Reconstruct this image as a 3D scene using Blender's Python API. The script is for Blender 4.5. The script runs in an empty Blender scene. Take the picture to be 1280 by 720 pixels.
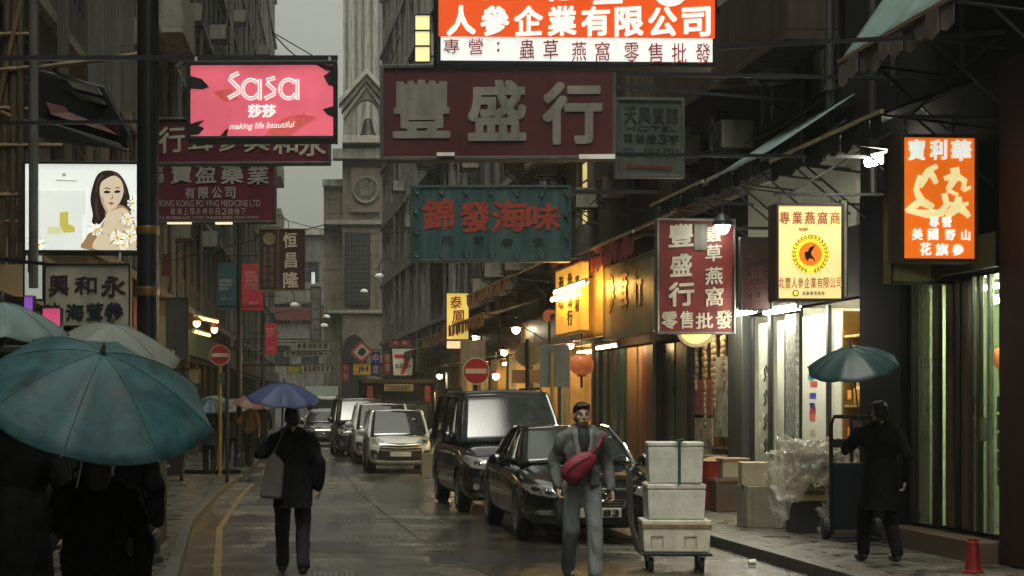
import bpy, bmesh, math, random
from mathutils import Vector, Matrix
from mathutils.bvhtree import BVHTree
random.seed(7)
PI = math.pi
R = math.radians
SC = bpy.context.scene
COL = SC.collection

# ------------------------------------------------------------------ camera
F = 2200.0                       # focal length in pixels of the 1280 px wide photograph
VX, VY, CH = 430.0, 504.0, 1.75  # vanishing point of the level street axis, camera height
cd = bpy.data.cameras.new('camera')
cam = bpy.data.objects.new('camera', cd)
COL.objects.link(cam)
cam.location = (0, 0, CH)
cam.rotation_euler = (R(90), 0, 0)
cd.sensor_width = 36
cd.lens = F / 1280 * 36
cd.shift_x = (640 - VX) / 1280
cd.shift_y = (VY - 360) / 1280
cd.clip_start = .1
cd.clip_end = 3000
SC.camera = cam

# ------------------------------------------------------------------ sky, sun, exposure
w = bpy.data.worlds.new('World')
SC.world = w
w.use_nodes = True
nt = w.node_tree
nt.nodes.clear()
wo = nt.nodes.new('ShaderNodeOutputWorld')
bg = nt.nodes.new('ShaderNodeBackground')
sky = nt.nodes.new('ShaderNodeTexSky')
sky.sky_type = 'NISHITA'
sky.sun_disc = False
SUN_EL, SUN_AZ = R(68), R(200)
sky.sun_elevation = SUN_EL
sky.sun_rotation = SUN_AZ
sky.air_density = 1.0
sky.dust_density = 6.0
hs = nt.nodes.new('ShaderNodeHueSaturation')
hs.inputs['Saturation'].default_value = .12
tint = nt.nodes.new('ShaderNodeMix')
tint.data_type = 'RGBA'
tint.blend_type = 'MULTIPLY'
tint.inputs[0].default_value = 1
tint.inputs[7].default_value = (1.0, 1.0, .86, 1)
nt.links.new(sky.outputs[0], hs.inputs['Color'])
nt.links.new(hs.outputs[0], tint.inputs[6])
# an overcast sky is about three times as bright overhead as at the horizon
ge = nt.nodes.new('ShaderNodeNewGeometry')
sp = nt.nodes.new('ShaderNodeSeparateXYZ')
nt.links.new(ge.outputs['Incoming'], sp.inputs[0])
el_ = nt.nodes.new('ShaderNodeMapRange')
el_.inputs[1].default_value = 0
el_.inputs[2].default_value = -1
el_.inputs[3].default_value = 1
el_.inputs[4].default_value = 3
nt.links.new(sp.outputs[2], el_.inputs[0])
ov = nt.nodes.new('ShaderNodeMix')
ov.data_type = 'RGBA'
ov.blend_type = 'MULTIPLY'
ov.inputs[0].default_value = 1
nt.links.new(tint.outputs[2], ov.inputs[6])
nt.links.new(el_.outputs[0], ov.inputs[7])
nt.links.new(ov.outputs[2], bg.inputs[0])
nt.links.new(bg.outputs[0], wo.inputs[0])
bg.inputs[1].default_value = .078
sl = bpy.data.lights.new('sun', 'SUN')
sl.energy = .5
sl.angle = R(40)
sl.color = (1, .97, .9)
so = bpy.data.objects.new('sun', sl)
COL.objects.link(so)
# direction towards the sun: azimuth measured like the sky texture (0 = +Y, clockwise to +X)
dsun = Vector((math.sin(SUN_AZ) * math.cos(SUN_EL), math.cos(SUN_AZ) * math.cos(SUN_EL), math.sin(SUN_EL)))
so.rotation_euler = dsun.to_track_quat('Z', 'Y').to_euler()
vs = SC.view_settings
SC.display_settings.display_device = 'sRGB'
vs.view_transform = 'Standard'
vs.look = 'None'
vs.gamma = 1
vs.use_curve_mapping = False
vs.exposure = .35
EM = 2.0 ** (-vs.exposure)       # lit signs are metered for this exposure
SC.cycles.use_denoising = True
try:
    SC.cycles.denoiser = 'OPENIMAGEDENOISE'
except Exception:
    pass
SC.cycles.max_bounces = 6
SC.cycles.diffuse_bounces = 3
SC.cycles.glossy_bounces = 3
SC.cycles.transmission_bounces = 4
SC.cycles.sample_clamp_indirect = 4
SC.cycles.caustics_reflective = False
SC.cycles.caustics_refractive = False


# ------------------------------------------------------------------ helpers
def P(px, py, d):
    return Vector(((px - VX) * d / F, d, CH - (py - VY) * d / F))


def lin(c):
    c = c / 255.0
    return c / 12.92 if c <= .04045 else ((c + .055) / 1.055) ** 2.4


def C(r, g, b):
    return (lin(r), lin(g), lin(b), 1)


MATS = {}


def M(name, col, rough=.6, metal=0, var=.3, scale=2.5, streak=0, streak_col=(.01, .011, .01, 1), bump=0, bscale=40,
      emit=0, coat=0, ior=None, ecol=None, rvar=.15, alpha=None, trans=0, spec=None):
    if name in MATS:
        return MATS[name]
    if len(col) == 3:
        col = (*col, 1)
    m = bpy.data.materials.new(name)
    m.use_nodes = True
    t = m.node_tree
    b = t.nodes['Principled BSDF']
    tc = t.nodes.new('ShaderNodeTexCoord')
    n = t.nodes.new('ShaderNodeTexNoise')
    n.inputs['Scale'].default_value = scale
    n.inputs['Detail'].default_value = 6
    n.inputs['Roughness'].default_value = .65
    t.links.new(tc.outputs['Object'], n.inputs['Vector'])
    rp = t.nodes.new('ShaderNodeMapRange')
    rp.inputs[1].default_value = .3
    rp.inputs[2].default_value = .7
    rp.inputs[3].default_value = 1 - var
    rp.inputs[4].default_value = 1 + var * .6
    t.links.new(n.outputs[0], rp.inputs[0])
    mx = t.nodes.new('ShaderNodeMix')
    mx.data_type = 'RGBA'
    mx.blend_type = 'MULTIPLY'
    mx.inputs[0].default_value = 1
    mx.inputs[6].default_value = col
    t.links.new(rp.outputs[0], mx.inputs[7])
    out = mx.outputs[2]
    if streak:
        mp = t.nodes.new('ShaderNodeMapping')
        mp.inputs['Scale'].default_value = (2.2, 2.2, .16)
        t.links.new(tc.outputs['Object'], mp.inputs[0])
        n2 = t.nodes.new('ShaderNodeTexNoise')
        n2.inputs['Scale'].default_value = 2.6
        n2.inputs['Detail'].default_value = 7
        n2.inputs['Roughness'].default_value = .7
        t.links.new(mp.outputs[0], n2.inputs['Vector'])
        r2 = t.nodes.new('ShaderNodeMapRange')
        r2.inputs[1].default_value = .46
        r2.inputs[2].default_value = .66
        r2.inputs[3].default_value = 0
        r2.inputs[4].default_value = streak
        t.links.new(n2.outputs[0], r2.inputs[0])
        m2 = t.nodes.new('ShaderNodeMix')
        m2.data_type = 'RGBA'
        t.links.new(r2.outputs[0], m2.inputs[0])
        t.links.new(out, m2.inputs[6])
        m2.inputs[7].default_value = streak_col
        out = m2.outputs[2]
    t.links.new(out, b.inputs['Base Color'])
    rr = t.nodes.new('ShaderNodeMapRange')
    rr.inputs[3].default_value = max(.02, rough - rvar)
    rr.inputs[4].default_value = min(1, rough + rvar)
    t.links.new(n.outputs[0], rr.inputs[0])
    t.links.new(rr.outputs[0], b.inputs['Roughness'])
    b.inputs['Metallic'].default_value = metal
    if coat:
        b.inputs['Coat Weight'].default_value = coat
        b.inputs['Coat Roughness'].default_value = .04
    if ior:
        b.inputs['IOR'].default_value = ior
    if spec is not None:
        b.inputs['Specular IOR Level'].default_value = spec
    if trans:
        b.inputs['Transmission Weight'].default_value = trans
    if alpha is not None:
        b.inputs['Alpha'].default_value = alpha
    if emit:
        if ecol is None:
            t.links.new(out, b.inputs['Emission Color'])
        else:
            b.inputs['Emission Color'].default_value = ecol
        b.inputs['Emission Strength'].default_value = emit * EM
    if bump:
        n3 = t.nodes.new('ShaderNodeTexNoise')
        n3.inputs['Scale'].default_value = bscale
        n3.inputs['Detail'].default_value = 5
        t.links.new(tc.outputs['Object'], n3.inputs['Vector'])
        bp = t.nodes.new('ShaderNodeBump')
        bp.inputs['Strength'].default_value = bump
        bp.inputs['Distance'].default_value = .02
        t.links.new(n3.outputs[0], bp.inputs['Height'])
        t.links.new(bp.outputs[0], b.inputs['Normal'])
    MATS[name] = m
    return m


def lit(name, col, s=1.0, var=.06, scale=1.2):
    """a backlit plastic face: gives off light in its own colour"""
    return M(name, col, .35, var=var, scale=scale, emit=s)


def thing(name, label, cat, loc=(0, 0, 0), rotz=0, group=None, rot=None):
    o = bpy.data.objects.new(name, None)
    o.empty_display_size = .2
    COL.objects.link(o)
    o.location = loc
    o.rotation_euler = rot if rot else (0, 0, rotz)
    o['label'] = label
    o['category'] = cat
    if group:
        o['group'] = group
    return o


def tag(o, label=None, cat=None, group=None, kind=None):
    if label:
        o['label'] = label
    if cat:
        o['category'] = cat
    if group:
        o['group'] = group
    if kind:
        o['kind'] = kind
    return o


class MB:
    def __init__(s):
        s.v = []
        s.f = []

    def add(s, verts, faces):
        k = len(s.v)
        s.v += [Vector(p) for p in verts]
        s.f += [tuple(i + k for i in f) for f in faces]
        return s

    def box(s, x0, x1, y0, y1, z0, z1, mat=None):
        vs_ = [Vector(p) for p in ((x0, y0, z0), (x1, y0, z0), (x1, y1, z0), (x0, y1, z0), (x0, y0, z1), (x1, y0, z1), (x1, y1, z1), (x0, y1, z1))]
        if mat:
            vs_ = [mat @ p for p in vs_]
        return s.add(vs_, [(0, 3, 2, 1), (4, 5, 6, 7), (0, 1, 5, 4), (1, 2, 6, 5), (2, 3, 7, 6), (3, 0, 4, 7)])

    def bar(s, p0, p1, wd, ht, up=(0, 0, 1)):
        p0, p1 = Vector(p0), Vector(p1)
        d = (p1 - p0)
        L = d.length
        d.normalize()
        up = Vector(up)
        if abs(d.dot(up)) > .98:
            up = Vector((0, 1, 0))
        sx = d.cross(up).normalized()
        u = sx.cross(d).normalized()
        a = sx * wd / 2
        b = u * ht / 2
        vs_ = [p0 - a - b, p0 + a - b, p0 + a + b, p0 - a + b, p1 - a - b, p1 + a - b, p1 + a + b, p1 - a + b]
        return s.add(vs_, [(0, 1, 2, 3), (7, 6, 5, 4), (0, 4, 5, 1), (1, 5, 6, 2), (2, 6, 7, 3), (3, 7, 4, 0)])

    def tube(s, pts, r, n=10, cap=True):
        pts = [Vector(p) for p in pts]
        rs = r if isinstance(r, (list, tuple)) else [r] * len(pts)
        k = len(s.v)
        prev = None
        for i, p in enumerate(pts):
            t = (pts[min(i + 1, len(pts) - 1)] - pts[max(i - 1, 0)]).normalized()
            ref = prev if prev is not None else (Vector((0, 0, 1)) if abs(t.z) < .9 else Vector((1, 0, 0)))
            a = t.cross(ref)
            if a.length < 1e-4:
                a = t.cross(Vector((0, 1, 0)))
            a.normalize()
            b = t.cross(a).normalized()
            prev = a.cross(t).normalized()
            for j in range(n):
                an = 2 * PI * j / n
                s.v.append(p + (a * math.cos(an) + b * math.sin(an)) * rs[i])
        for i in range(len(pts) - 1):
            for j in range(n):
                s.f.append((k + i * n + j, k + i * n + (j + 1) % n, k + (i + 1) * n + (j + 1) % n, k + (i + 1) * n + j))
        if cap:
            s.f.append(tuple(k + j for j in range(n))[::-1])
            s.f.append(tuple(k + (len(pts) - 1) * n + j for j in range(n)))
        return s

    def lathe(s, prof, n=24, mat=None, a0=0, a1=2 * PI):
        """prof: (r, z) pairs turned about local z"""
        k = len(s.v)
        full = abs(a1 - a0 - 2 * PI) < 1e-6
        m = n if full else n + 1
        for (r, z) in prof:
            for j in range(m):
                an = a0 + (a1 - a0) * j / n
                p = Vector((r * math.cos(an), r * math.sin(an), z))
                s.v.append(mat @ p if mat else p)
        for i in range(len(prof) - 1):
            for j in range(n):
                j2 = (j + 1) % m
                s.f.append((k + i * m + j, k + i * m + j2, k + (i + 1) * m + j2, k + (i + 1) * m + j))
        return s

    def ell(s, c, r, n=16, mm=10, mat=None):
        c = Vector(c)
        r = (r, r, r) if not isinstance(r, (list, tuple)) else r
        k = len(s.v)
        for i in range(mm + 1):
            th = PI * i / mm
            for j in range(n):
                ph = 2 * PI * j / n
                p = Vector((r[0] * math.sin(th) * math.cos(ph), r[1] * math.sin(th) * math.sin(ph), r[2] * math.cos(th)))
                s.v.append(c + (mat @ p if mat else p))
        for i in range(mm):
            for j in range(n):
                s.f.append((k + i * n + j, k + (i + 1) * n + j, k + (i + 1) * n + (j + 1) % n, k + i * n + (j + 1) % n))
        return s

    def prism(s, pts, y0, y1, fx=None):
        """polygon in x,z extruded from y0 to y1"""
        n = len(pts)
        vs_ = [(x, y0, z) for x, z in pts] + [(x, y1, z) for x, z in pts]
        fs = [tuple(range(n)), tuple(range(n, 2 * n))[::-1]]
        fs += [(i, i + n, (i + 1) % n + n, (i + 1) % n) for i in range(n)]
        if fx:
            vs_ = [fx(Vector(p)) for p in vs_]
        return s.add(vs_, fs)

    def patch(s, c, nu=6, nv=6, bulge=0, thick=.01, nrm=None):
        """curved sheet between four corners c00,c10,c11,c01"""
        a, b, cc, d = [Vector(p) for p in c]
        n = nrm and Vector(nrm) or (b - a).cross(d - a)
        n.normalize()
        k = len(s.v)
        for lay in (0, 1):
            for i in range(nv + 1):
                v = i / nv
                for j in range(nu + 1):
                    u = j / nu
                    p = a * (1 - u) * (1 - v) + b * u * (1 - v) + cc * u * v + d * (1 - u) * v
                    p = p + n * (bulge * 4 * (u * (1 - u) + .35 * v * (1 - v)) / 1.35 - lay * thick)
                    s.v.append(p)
        W = nu + 1
        N = W * (nv + 1)
        for i in range(nv):
            for j in range(nu):
                q = (k + i * W + j, k + i * W + j + 1, k + (i + 1) * W + j + 1, k + (i + 1) * W + j)
                s.f.append(q)
                s.f.append(tuple(x + N for x in q)[::-1])
        rim = [k + j for j in range(W)] + [k + i * W + nu for i in range(1, nv + 1)] + [k + nv * W + j for j in range(nu - 1, -1, -1)] + [k + i * W for i in range(nv - 1, 0, -1)]
        for i in range(len(rim)):
            x, y = rim[i], rim[(i + 1) % len(rim)]
            s.f.append((x, x + N, y + N, y))
        return s

    def mesh(s, name, mat, bevel=0, smooth=False, sub=0, mods=None):
        me = bpy.data.meshes.new(name)
        me.from_pydata([tuple(p) for p in s.v], [], s.f)
        bm = bmesh.new()
        bm.from_mesh(me)
        bmesh.ops.recalc_face_normals(bm, faces=bm.faces)
        if smooth:
            for f in bm.faces:
                f.smooth = True
        bm.to_mesh(me)
        bm.free()
        if mat:
            me.materials.append(mat)
        return me

    def build(s, name, mat, parent=None, bevel=0, smooth=False, sub=0, loc=None, rot=None):
        o = bpy.data.objects.new(name, s.mesh(name, mat, smooth=smooth))
        COL.objects.link(o)
        if parent:
            o.parent = parent
        if loc is not None:
            o.location = loc
        if rot is not None:
            o.rotation_euler = rot
        if bevel:
            b = o.modifiers.new('bevel', 'BEVEL')
            b.width = bevel
            b.segments = 2
            b.limit_method = 'ANGLE'
        if sub:
            b = o.modifiers.new('sub', 'SUBSURF')
            b.levels = b.render_levels = sub
        return o


def baked(obj):
    """evaluate an object's modifiers into plain mesh data and drop the helper"""
    dg = bpy.context.evaluated_depsgraph_get()
    me = bpy.data.meshes.new_from_object(obj.evaluated_get(dg), depsgraph=dg)
    return me


def inst(o, parent=None, loc=None, rot=None, scale=None):
    """copy a thing or part with everything under it, data shared"""
    c = o.copy()
    COL.objects.link(c)
    if parent is not None:
        c.parent = parent
    if loc is not None:
        c.location = loc
    if rot is not None:
        c.rotation_euler = rot
    if scale is not None:
        c.scale = scale
    for ch in list(o.children):
        inst(ch, c)
    return c


def again(o, label, loc, rotz=None, scale=None):
    c = inst(o, None, loc, None if rotz is None else (0, 0, rotz), scale)
    c['label'] = label
    return c


# ------------------------------------------------------------------ lettering
_GL = {}


def glyph(t, bold):
    k = (t, round(bold, 4))
    if k not in _GL:
        cu = bpy.data.curves.new('t', 'FONT')
        cu.body = t
        cu.size = 1
        cu.offset = bold
        cu.resolution_u = 3
        cu.dimensions = '2D'
        cu.fill_mode = 'FRONT'
        cu.extrude = .01
        ob = bpy.data.objects.new('t', cu)
        COL.objects.link(ob)
        bpy.context.view_layer.update()
        me = baked(ob)
        vs_ = [tuple(v.co) for v in me.vertices]
        fs = [tuple(p.vertices) for p in me.polygons]
        bpy.data.objects.remove(ob)
        bpy.data.curves.remove(cu)
        bpy.data.meshes.remove(me)
        xs = [v[0] for v in vs_] or [0, 1]
        ys = [v[1] for v in vs_] or [0, 1]
        _GL[k] = (vs_, fs, min(xs), max(xs), min(ys), max(ys))
    return _GL[k]


def put_text(mb, t, cx, cz, wd, ht, y, bold=.01, slant=0, keep=False, dep=.012, face=1, lean=0):
    """write t into the box (cx, cz, wd, ht) on a face looking to -y; bold strokes are thickened by
    laying shifted copies half a millimetre over each other"""
    vs_, fs, x0, x1, y0, y1 = glyph(t, 0)
    sx = wd / max(1e-4, x1 - x0)
    sz = ht / max(1e-4, y1 - y0)
    if keep:
        sx = sz = min(sx, sz)
    if bold > .011:
        sx *= .96
        sz *= .96
        k = bold * .8
        shifts = [(-k, -k), (k, -k), (k, k), (-k, k), (0, 0)]
        if bold >= .03:
            shifts += [(k * 1.1, 0), (-k * 1.1, 0), (0, k * 1.1), (0, -k * 1.1)]
    else:
        shifts = [(0, 0)]
    for i, (dx, dz) in enumerate(shifts):
        out = []
        for (a, b, c) in vs_:
            u = (a - (x0 + x1) / 2 + dx) * sx
            v = (b - (y0 + y1) / 2 + dz) * sz
            out.append((cx + u + lean * v, y - dep * (.5 + c * 50) - .0006 * i, cz + v + slant * u))
        mb.add(out, fs)
    return len(vs_) * len(shifts)


# ------------------------------------------------------------------ street lines
def poly(pts):
    def f(d):
        for (a, xa), (b, xb) in zip(pts, pts[1:]):
            if d <= b:
                return xa + (xb - xa) * (d - a) / (b - a)
        return pts[-1][1]
    return f


XRF = lambda d: 7.8 - .06 * d if d < 96 else 2.04           # right facade line
XRK = poly([(-40, 8.2), (80, 1.03), (130, .85)])            # right kerb
XLK = poly([(-40, .9), (8, -1.0), (17.8, -1.66), (24.7, -2.13), (32, -2.32), (54, -2.46), (130, -2.9)])
XLF = poly([(-40, -4.2), (54, -4.6), (122, -4.75)])
ANG_R = math.atan2(1, -.06)


def rx(px):
    """distance along the street at which the right facade crosses pixel column px"""
    return 7.8 * F / (px - VX + .06 * F)
# ------------------------------------------------------------------ materials
concrete = M('concrete', (.28, .27, .235), .8, streak=.75, bump=.25, bscale=14)
render_dark = M('render_dark', (.075, .07, .06), .8, streak=.8, bump=.3, bscale=12)
render_brown = M('render_brown', (.065, .05, .038), .8, spec=.15, streak=.7, bump=.3, bscale=12)
render_grey = M('render_grey', (.17, .168, .15), .8, streak=.8, bump=.3, bscale=12)
render_pale = M('render_pale', (.36, .35, .31), .8, streak=.75, bump=.2, bscale=12)
stone = M('stone', (.24, .20, .155), .8, streak=.55, bump=.3, bscale=10)
stone_pale = M('stone_pale', (.36, .345, .30), .8, streak=.5, bump=.2)
black_metal = M('black_metal', (.012, .015, .017), .45, rvar=.2, bump=.1)
dark_metal = M('dark_metal', (.03, .033, .034), .42, .3, streak=.4, bump=.1)
steel = M('steel', (.30, .30, .29), .35, .8, streak=.5)
frame_grey = M('frame_grey', (.12, .12, .11), .5, .4, streak=.5)
alu = M('alu', (.45, .45, .42), .35, .7, streak=.3)
pane_dark = M('pane_dark', (.02, .025, .026), .08, var=.4, ior=1.8)
pane_lit = lit('pane_lit', (.95, .72, .28, 1), .75, .3, 2)
white_paint = M('white_paint', (.62, .62, .56), .5, streak=.25, bump=.05)
cream_paint = M('cream_paint', (.55, .5, .36), .5, streak=.3)
pipe_grey = M('pipe_grey', (.15, .15, .135), .6, streak=.5)
pipe_dark = M('pipe_dark', (.04, .038, .034), .5, streak=.5)
render_black = M('render_black', (.024, .023, .021), .8, spec=.1, streak=.7, bump=.3, bscale=12)
rust = M('rust', (.10, .05, .03), .8, bump=.3)
tube_white = lit('tube_white', (1, .96, .80, 1), 110, 0)
tube_warm = lit('tube_warm', (1, .64, .24, 1), 100, 0)
tube_gold = lit('tube_gold', (1, .56, .13, 1), 60, 0)
wood = M('wood', (.16, .085, .04), .5, scale=6, bump=.1)
gold = M('gold', (.62, .38, .09), .38, .75, var=.4)
timber_dark = M('timber_dark', (.035, .026, .02), .5)
cardboard = M('cardboard', (.33, .22, .11), .8, bump=.1)
bamboo = M('bamboo', (.22, .13, .055), .5, var=.5, scale=4, bump=.1)

# ------------------------------------------------------------------ ground, road, pavements


def road_material():
    m = bpy.data.materials.new('wet_asphalt')
    m.use_nodes = True
    t = m.node_tree
    b = t.nodes['Principled BSDF']
    tc = t.nodes.new('ShaderNodeTexCoord')

    def noise(sc, scale, det=6, rough=.65):
        mp = t.nodes.new('ShaderNodeMapping')
        mp.inputs['Scale'].default_value = sc
        t.links.new(tc.outputs['Object'], mp.inputs[0])
        n = t.nodes.new('ShaderNodeTexNoise')
        n.inputs['Scale'].default_value = scale
        n.inputs['Detail'].default_value = det
        n.inputs['Roughness'].default_value = rough
        t.links.new(mp.outputs[0], n.inputs['Vector'])
        return n

    def rng(src, a, b_, c, d):
        r = t.nodes.new('ShaderNodeMapRange')
        for i, v in enumerate((a, b_, c, d)):
            r.inputs[i + 1].default_value = v
        t.links.new(src, r.inputs[0])
        return r.outputs[0]
    big = noise((.8, .16, 1), .9, 5, .6)    # puddles, drawn out along the ruts
    band = noise((.22, 1.5, 1), 1.3)        # worn bands across the road
    fine = noise((1, 1, 1), 60, 4)
    mid = noise((.35, 1.6, 1), 3.2, 7, .7)
    pud = t.nodes.new('ShaderNodeMath')
    pud.operation = 'MULTIPLY'
    t.links.new(rng(big.outputs[0], .42, .56, 0, 1), pud.inputs[0])
    t.links.new(rng(mid.outputs[0], .35, .55, .25, 1), pud.inputs[1])
    mx = t.nodes.new('ShaderNodeMix')
    mx.data_type = 'RGBA'
    t.links.new(rng(band.outputs[0], .42, .60, 0, 1), mx.inputs[0])
    mx.inputs[6].default_value = (.034, .031, .025, 1)
    mx.inputs[7].default_value = (.20, .185, .145, 1)
    m2 = t.nodes.new('ShaderNodeMix')
    m2.data_type = 'RGBA'
    m2.blend_type = 'MULTIPLY'
    m2.inputs[0].default_value = 1
    t.links.new(mx.outputs[2], m2.inputs[6])
    t.links.new(rng(fine.outputs[0], .3, .7, .5, 1.4), m2.inputs[7])
    grit = noise((.6, 1.0, 1), 16, 5, .75)
    m4 = t.nodes.new('ShaderNodeMix')
    m4.data_type = 'RGBA'
    m4.blend_type = 'MULTIPLY'
    m4.inputs[0].default_value = 1
    t.links.new(m2.outputs[2], m4.inputs[6])
    t.links.new(rng(grit.outputs[0], .36, .64, .45, 1.5), m4.inputs[7])
    m3 = t.nodes.new('ShaderNodeMix')
    m3.data_type = 'RGBA'
    t.links.new(pud.outputs[0], m3.inputs[0])
    t.links.new(m4.outputs[2], m3.inputs[6])
    m3.inputs[7].default_value = (.018, .017, .014, 1)
    t.links.new(m3.outputs[2], b.inputs['Base Color'])
    ad = t.nodes.new('ShaderNodeMath')
    ad.operation = 'MULTIPLY_ADD'
    t.links.new(pud.outputs[0], ad.inputs[0])
    ad.inputs[1].default_value = -.24
    t.links.new(rng(mid.outputs[0], .3, .7, .20, .36), ad.inputs[2])
    t.links.new(rng(ad.outputs[0], 0, 1, .02, 1), b.inputs['Roughness'])
    b.inputs['IOR'].default_value = 1.6
    bp = t.nodes.new('ShaderNodeBump')
    bp.inputs['Distance'].default_value = .016
    t.links.new(rng(pud.outputs[0], 0, 1, .85, .34), bp.inputs['Strength'])
    ad2 = t.nodes.new('ShaderNodeMath')
    ad2.operation = 'ADD'
    t.links.new(rng(mid.outputs[0], 0, 1, 0, 1.4), ad2.inputs[0])
    t.links.new(rng(fine.outputs[0], 0, 1, 0, .5), ad2.inputs[1])
    t.links.new(ad2.outputs[0], bp.inputs['Height'])
    t.links.new(bp.outputs[0], b.inputs['Normal'])
    return m


def paver_material(name, c1, c2, mortar, sx, sy, rough=.35):
    m = bpy.data.materials.new(name)
    m.use_nodes = True
    t = m.node_tree
    b = t.nodes['Principled BSDF']
    tc = t.nodes.new('ShaderNodeTexCoord')
    br = t.nodes.new('ShaderNodeTexBrick')
    br.inputs['Scale'].default_value = 1
    br.inputs['Mortar Size'].default_value = .018
    br.inputs['Mortar Smooth'].default_value = .3
    br.inputs['Brick Width'].default_value = sx
    br.inputs['Row Height'].default_value = sy
    br.inputs['Color1'].default_value = (*c1, 1)
    br.inputs['Color2'].default_value = (*c2, 1)
    br.inputs['Mortar'].default_value = (*mortar, 1)
    t.links.new(tc.outputs['Object'], br.inputs['Vector'])
    n = t.nodes.new('ShaderNodeTexNoise')
    n.inputs['Scale'].default_value = 3
    n.inputs['Detail'].default_value = 8
    t.links.new(tc.outputs['Object'], n.inputs['Vector'])
    r = t.nodes.new('ShaderNodeMapRange')
    r.inputs[1].default_value = .3
    r.inputs[2].default_value = .7
    r.inputs[3].default_value = .5
    r.inputs[4].default_value = 1.35
    t.links.new(n.outputs[0], r.inputs[0])
    m2 = t.nodes.new('ShaderNodeMix')
    m2.data_type = 'RGBA'
    m2.blend_type = 'MULTIPLY'
    m2.inputs[0].default_value = 1
    t.links.new(br.outputs[0], m2.inputs[6])
    t.links.new(r.outputs[0], m2.inputs[7])
    t.links.new(m2.outputs[2], b.inputs['Base Color'])
    r2 = t.nodes.new('ShaderNodeMapRange')
    r2.inputs[1].default_value = .35
    r2.inputs[2].default_value = .65
    r2.inputs[3].default_value = rough - .2
    r2.inputs[4].default_value = rough + .2
    t.links.new(n.outputs[0], r2.inputs[0])
    t.links.new(r2.outputs[0], b.inputs['Roughness'])
    bp = t.nodes.new('ShaderNodeBump')
    bp.inputs['Strength'].default_value = .8
    bp.inputs['Distance'].default_value = .015
    inv = t.nodes.new('ShaderNodeMath')
    inv.operation = 'SUBTRACT'
    inv.inputs[0].default_value = 1
    t.links.new(br.outputs['Fac'], inv.inputs[1])
    ad = t.nodes.new('ShaderNodeMath')
    ad.operation = 'MULTIPLY_ADD'
    t.links.new(n.outputs[0], ad.inputs[0])
    ad.inputs[1].default_value = .8
    t.links.new(inv.outputs[0], ad.inputs[2])
    t.links.new(ad.outputs[0], bp.inputs['Height'])
    t.links.new(bp.outputs[0], b.inputs['Normal'])
    return m


asphalt = road_material()
pav_left = paver_material('stone_pavers', (.10, .094, .08), (.062, .058, .05), (.006, .006, .005), .40, .22, .36)
pav_right = paver_material('granite_pavers', (.105, .09, .066), (.075, .066, .05), (.015, .013, .01), .3, .3, .45)
kerb_m = M('kerb_stone', (.075, .07, .058), .5, streak=.4, bump=.2, bscale=30)

g = MB()
g.add([(-400, -400, -.03), (400, -400, -.03), (400, 700, -.03), (-400, 700, -.03)], [(0, 1, 2, 3)])
tag(g.build('ground', M('bare_ground', (.05, .048, .04), .9)), kind='structure')
g = MB()
ys = [-40 + 5 * i for i in range(35)]
vs_ = []
for y in ys:
    vs_ += [(XLK(y) - .05, y, 0), (XRK(y) + .05, y, 0)]
g.add(vs_, [(2 * i, 2 * i + 1, 2 * i + 3, 2 * i + 2) for i in range(len(ys) - 1)])
tag(g.build('road', asphalt), kind='structure')


def pavement(name, xin, xout, mat, y0, y1, h=.12):
    g_ = MB()
    yy = [y0 + (y1 - y0) * i / 60 for i in range(61)]
    v = []
    for y in yy:
        v += [(xin(y), y, h), (xout(y), y, h)]
    g_.add(v, [(2 * i, 2 * i + 1, 2 * i + 3, 2 * i + 2) for i in range(60)])
    return tag(g_.build(name, mat), kind='structure')


def kerb(name, xk, side, y0, y1, h=.125):
    g_ = MB()
    y = y0
    while y < y1:
        y2 = min(y + .95, y1)
        a, b = xk(y), xk(y2)
        k = .14 * side
        v = [(a, y, -.01), (b, y2, -.01), (b, y2, h), (a, y, h), (a + k, y, -.01), (b + k, y2, -.01), (b + k, y2, h), (a + k, y, h)]
        g_.add(v, [(0, 1, 2, 3), (4, 7, 6, 5), (3, 2, 6, 7), (0, 4, 5, 1), (1, 5, 6, 2), (0, 3, 7, 4)])
        y += .97
    return tag(g_.build(name, kerb_m, bevel=.012), kind='structure')


pavement('pavement_right', lambda d: XRK(d) + .13, lambda d: XRF(d) + 3, pav_right, -30, 130)
kerb('kerb_right', XRK, 1, -20, 130)
# the left pavement is cut by a crossover where a side entrance meets the road
pavement('pavement_left', lambda d: XLK(d) - .13, lambda d: -12, pav_left, -30, 39)
pavement('pavement_left_far', lambda d: XLK(d) - .13, lambda d: -12, pav_left, 43, 130)
kerb('kerb_left', XLK, -1, -20, 39)
kerb('kerb_left_far', XLK, -1, 43, 130)
cx = MB()
cx.add([(-12, 39, .03), (XLK(39), 39, .02), (XLK(43), 43, .02), (-12, 43, .03)], [(0, 1, 2, 3)])
tag(cx.build('crossover', M('wet_concrete', (.13, .125, .105), .25, bump=.1)), kind='structure')

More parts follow.
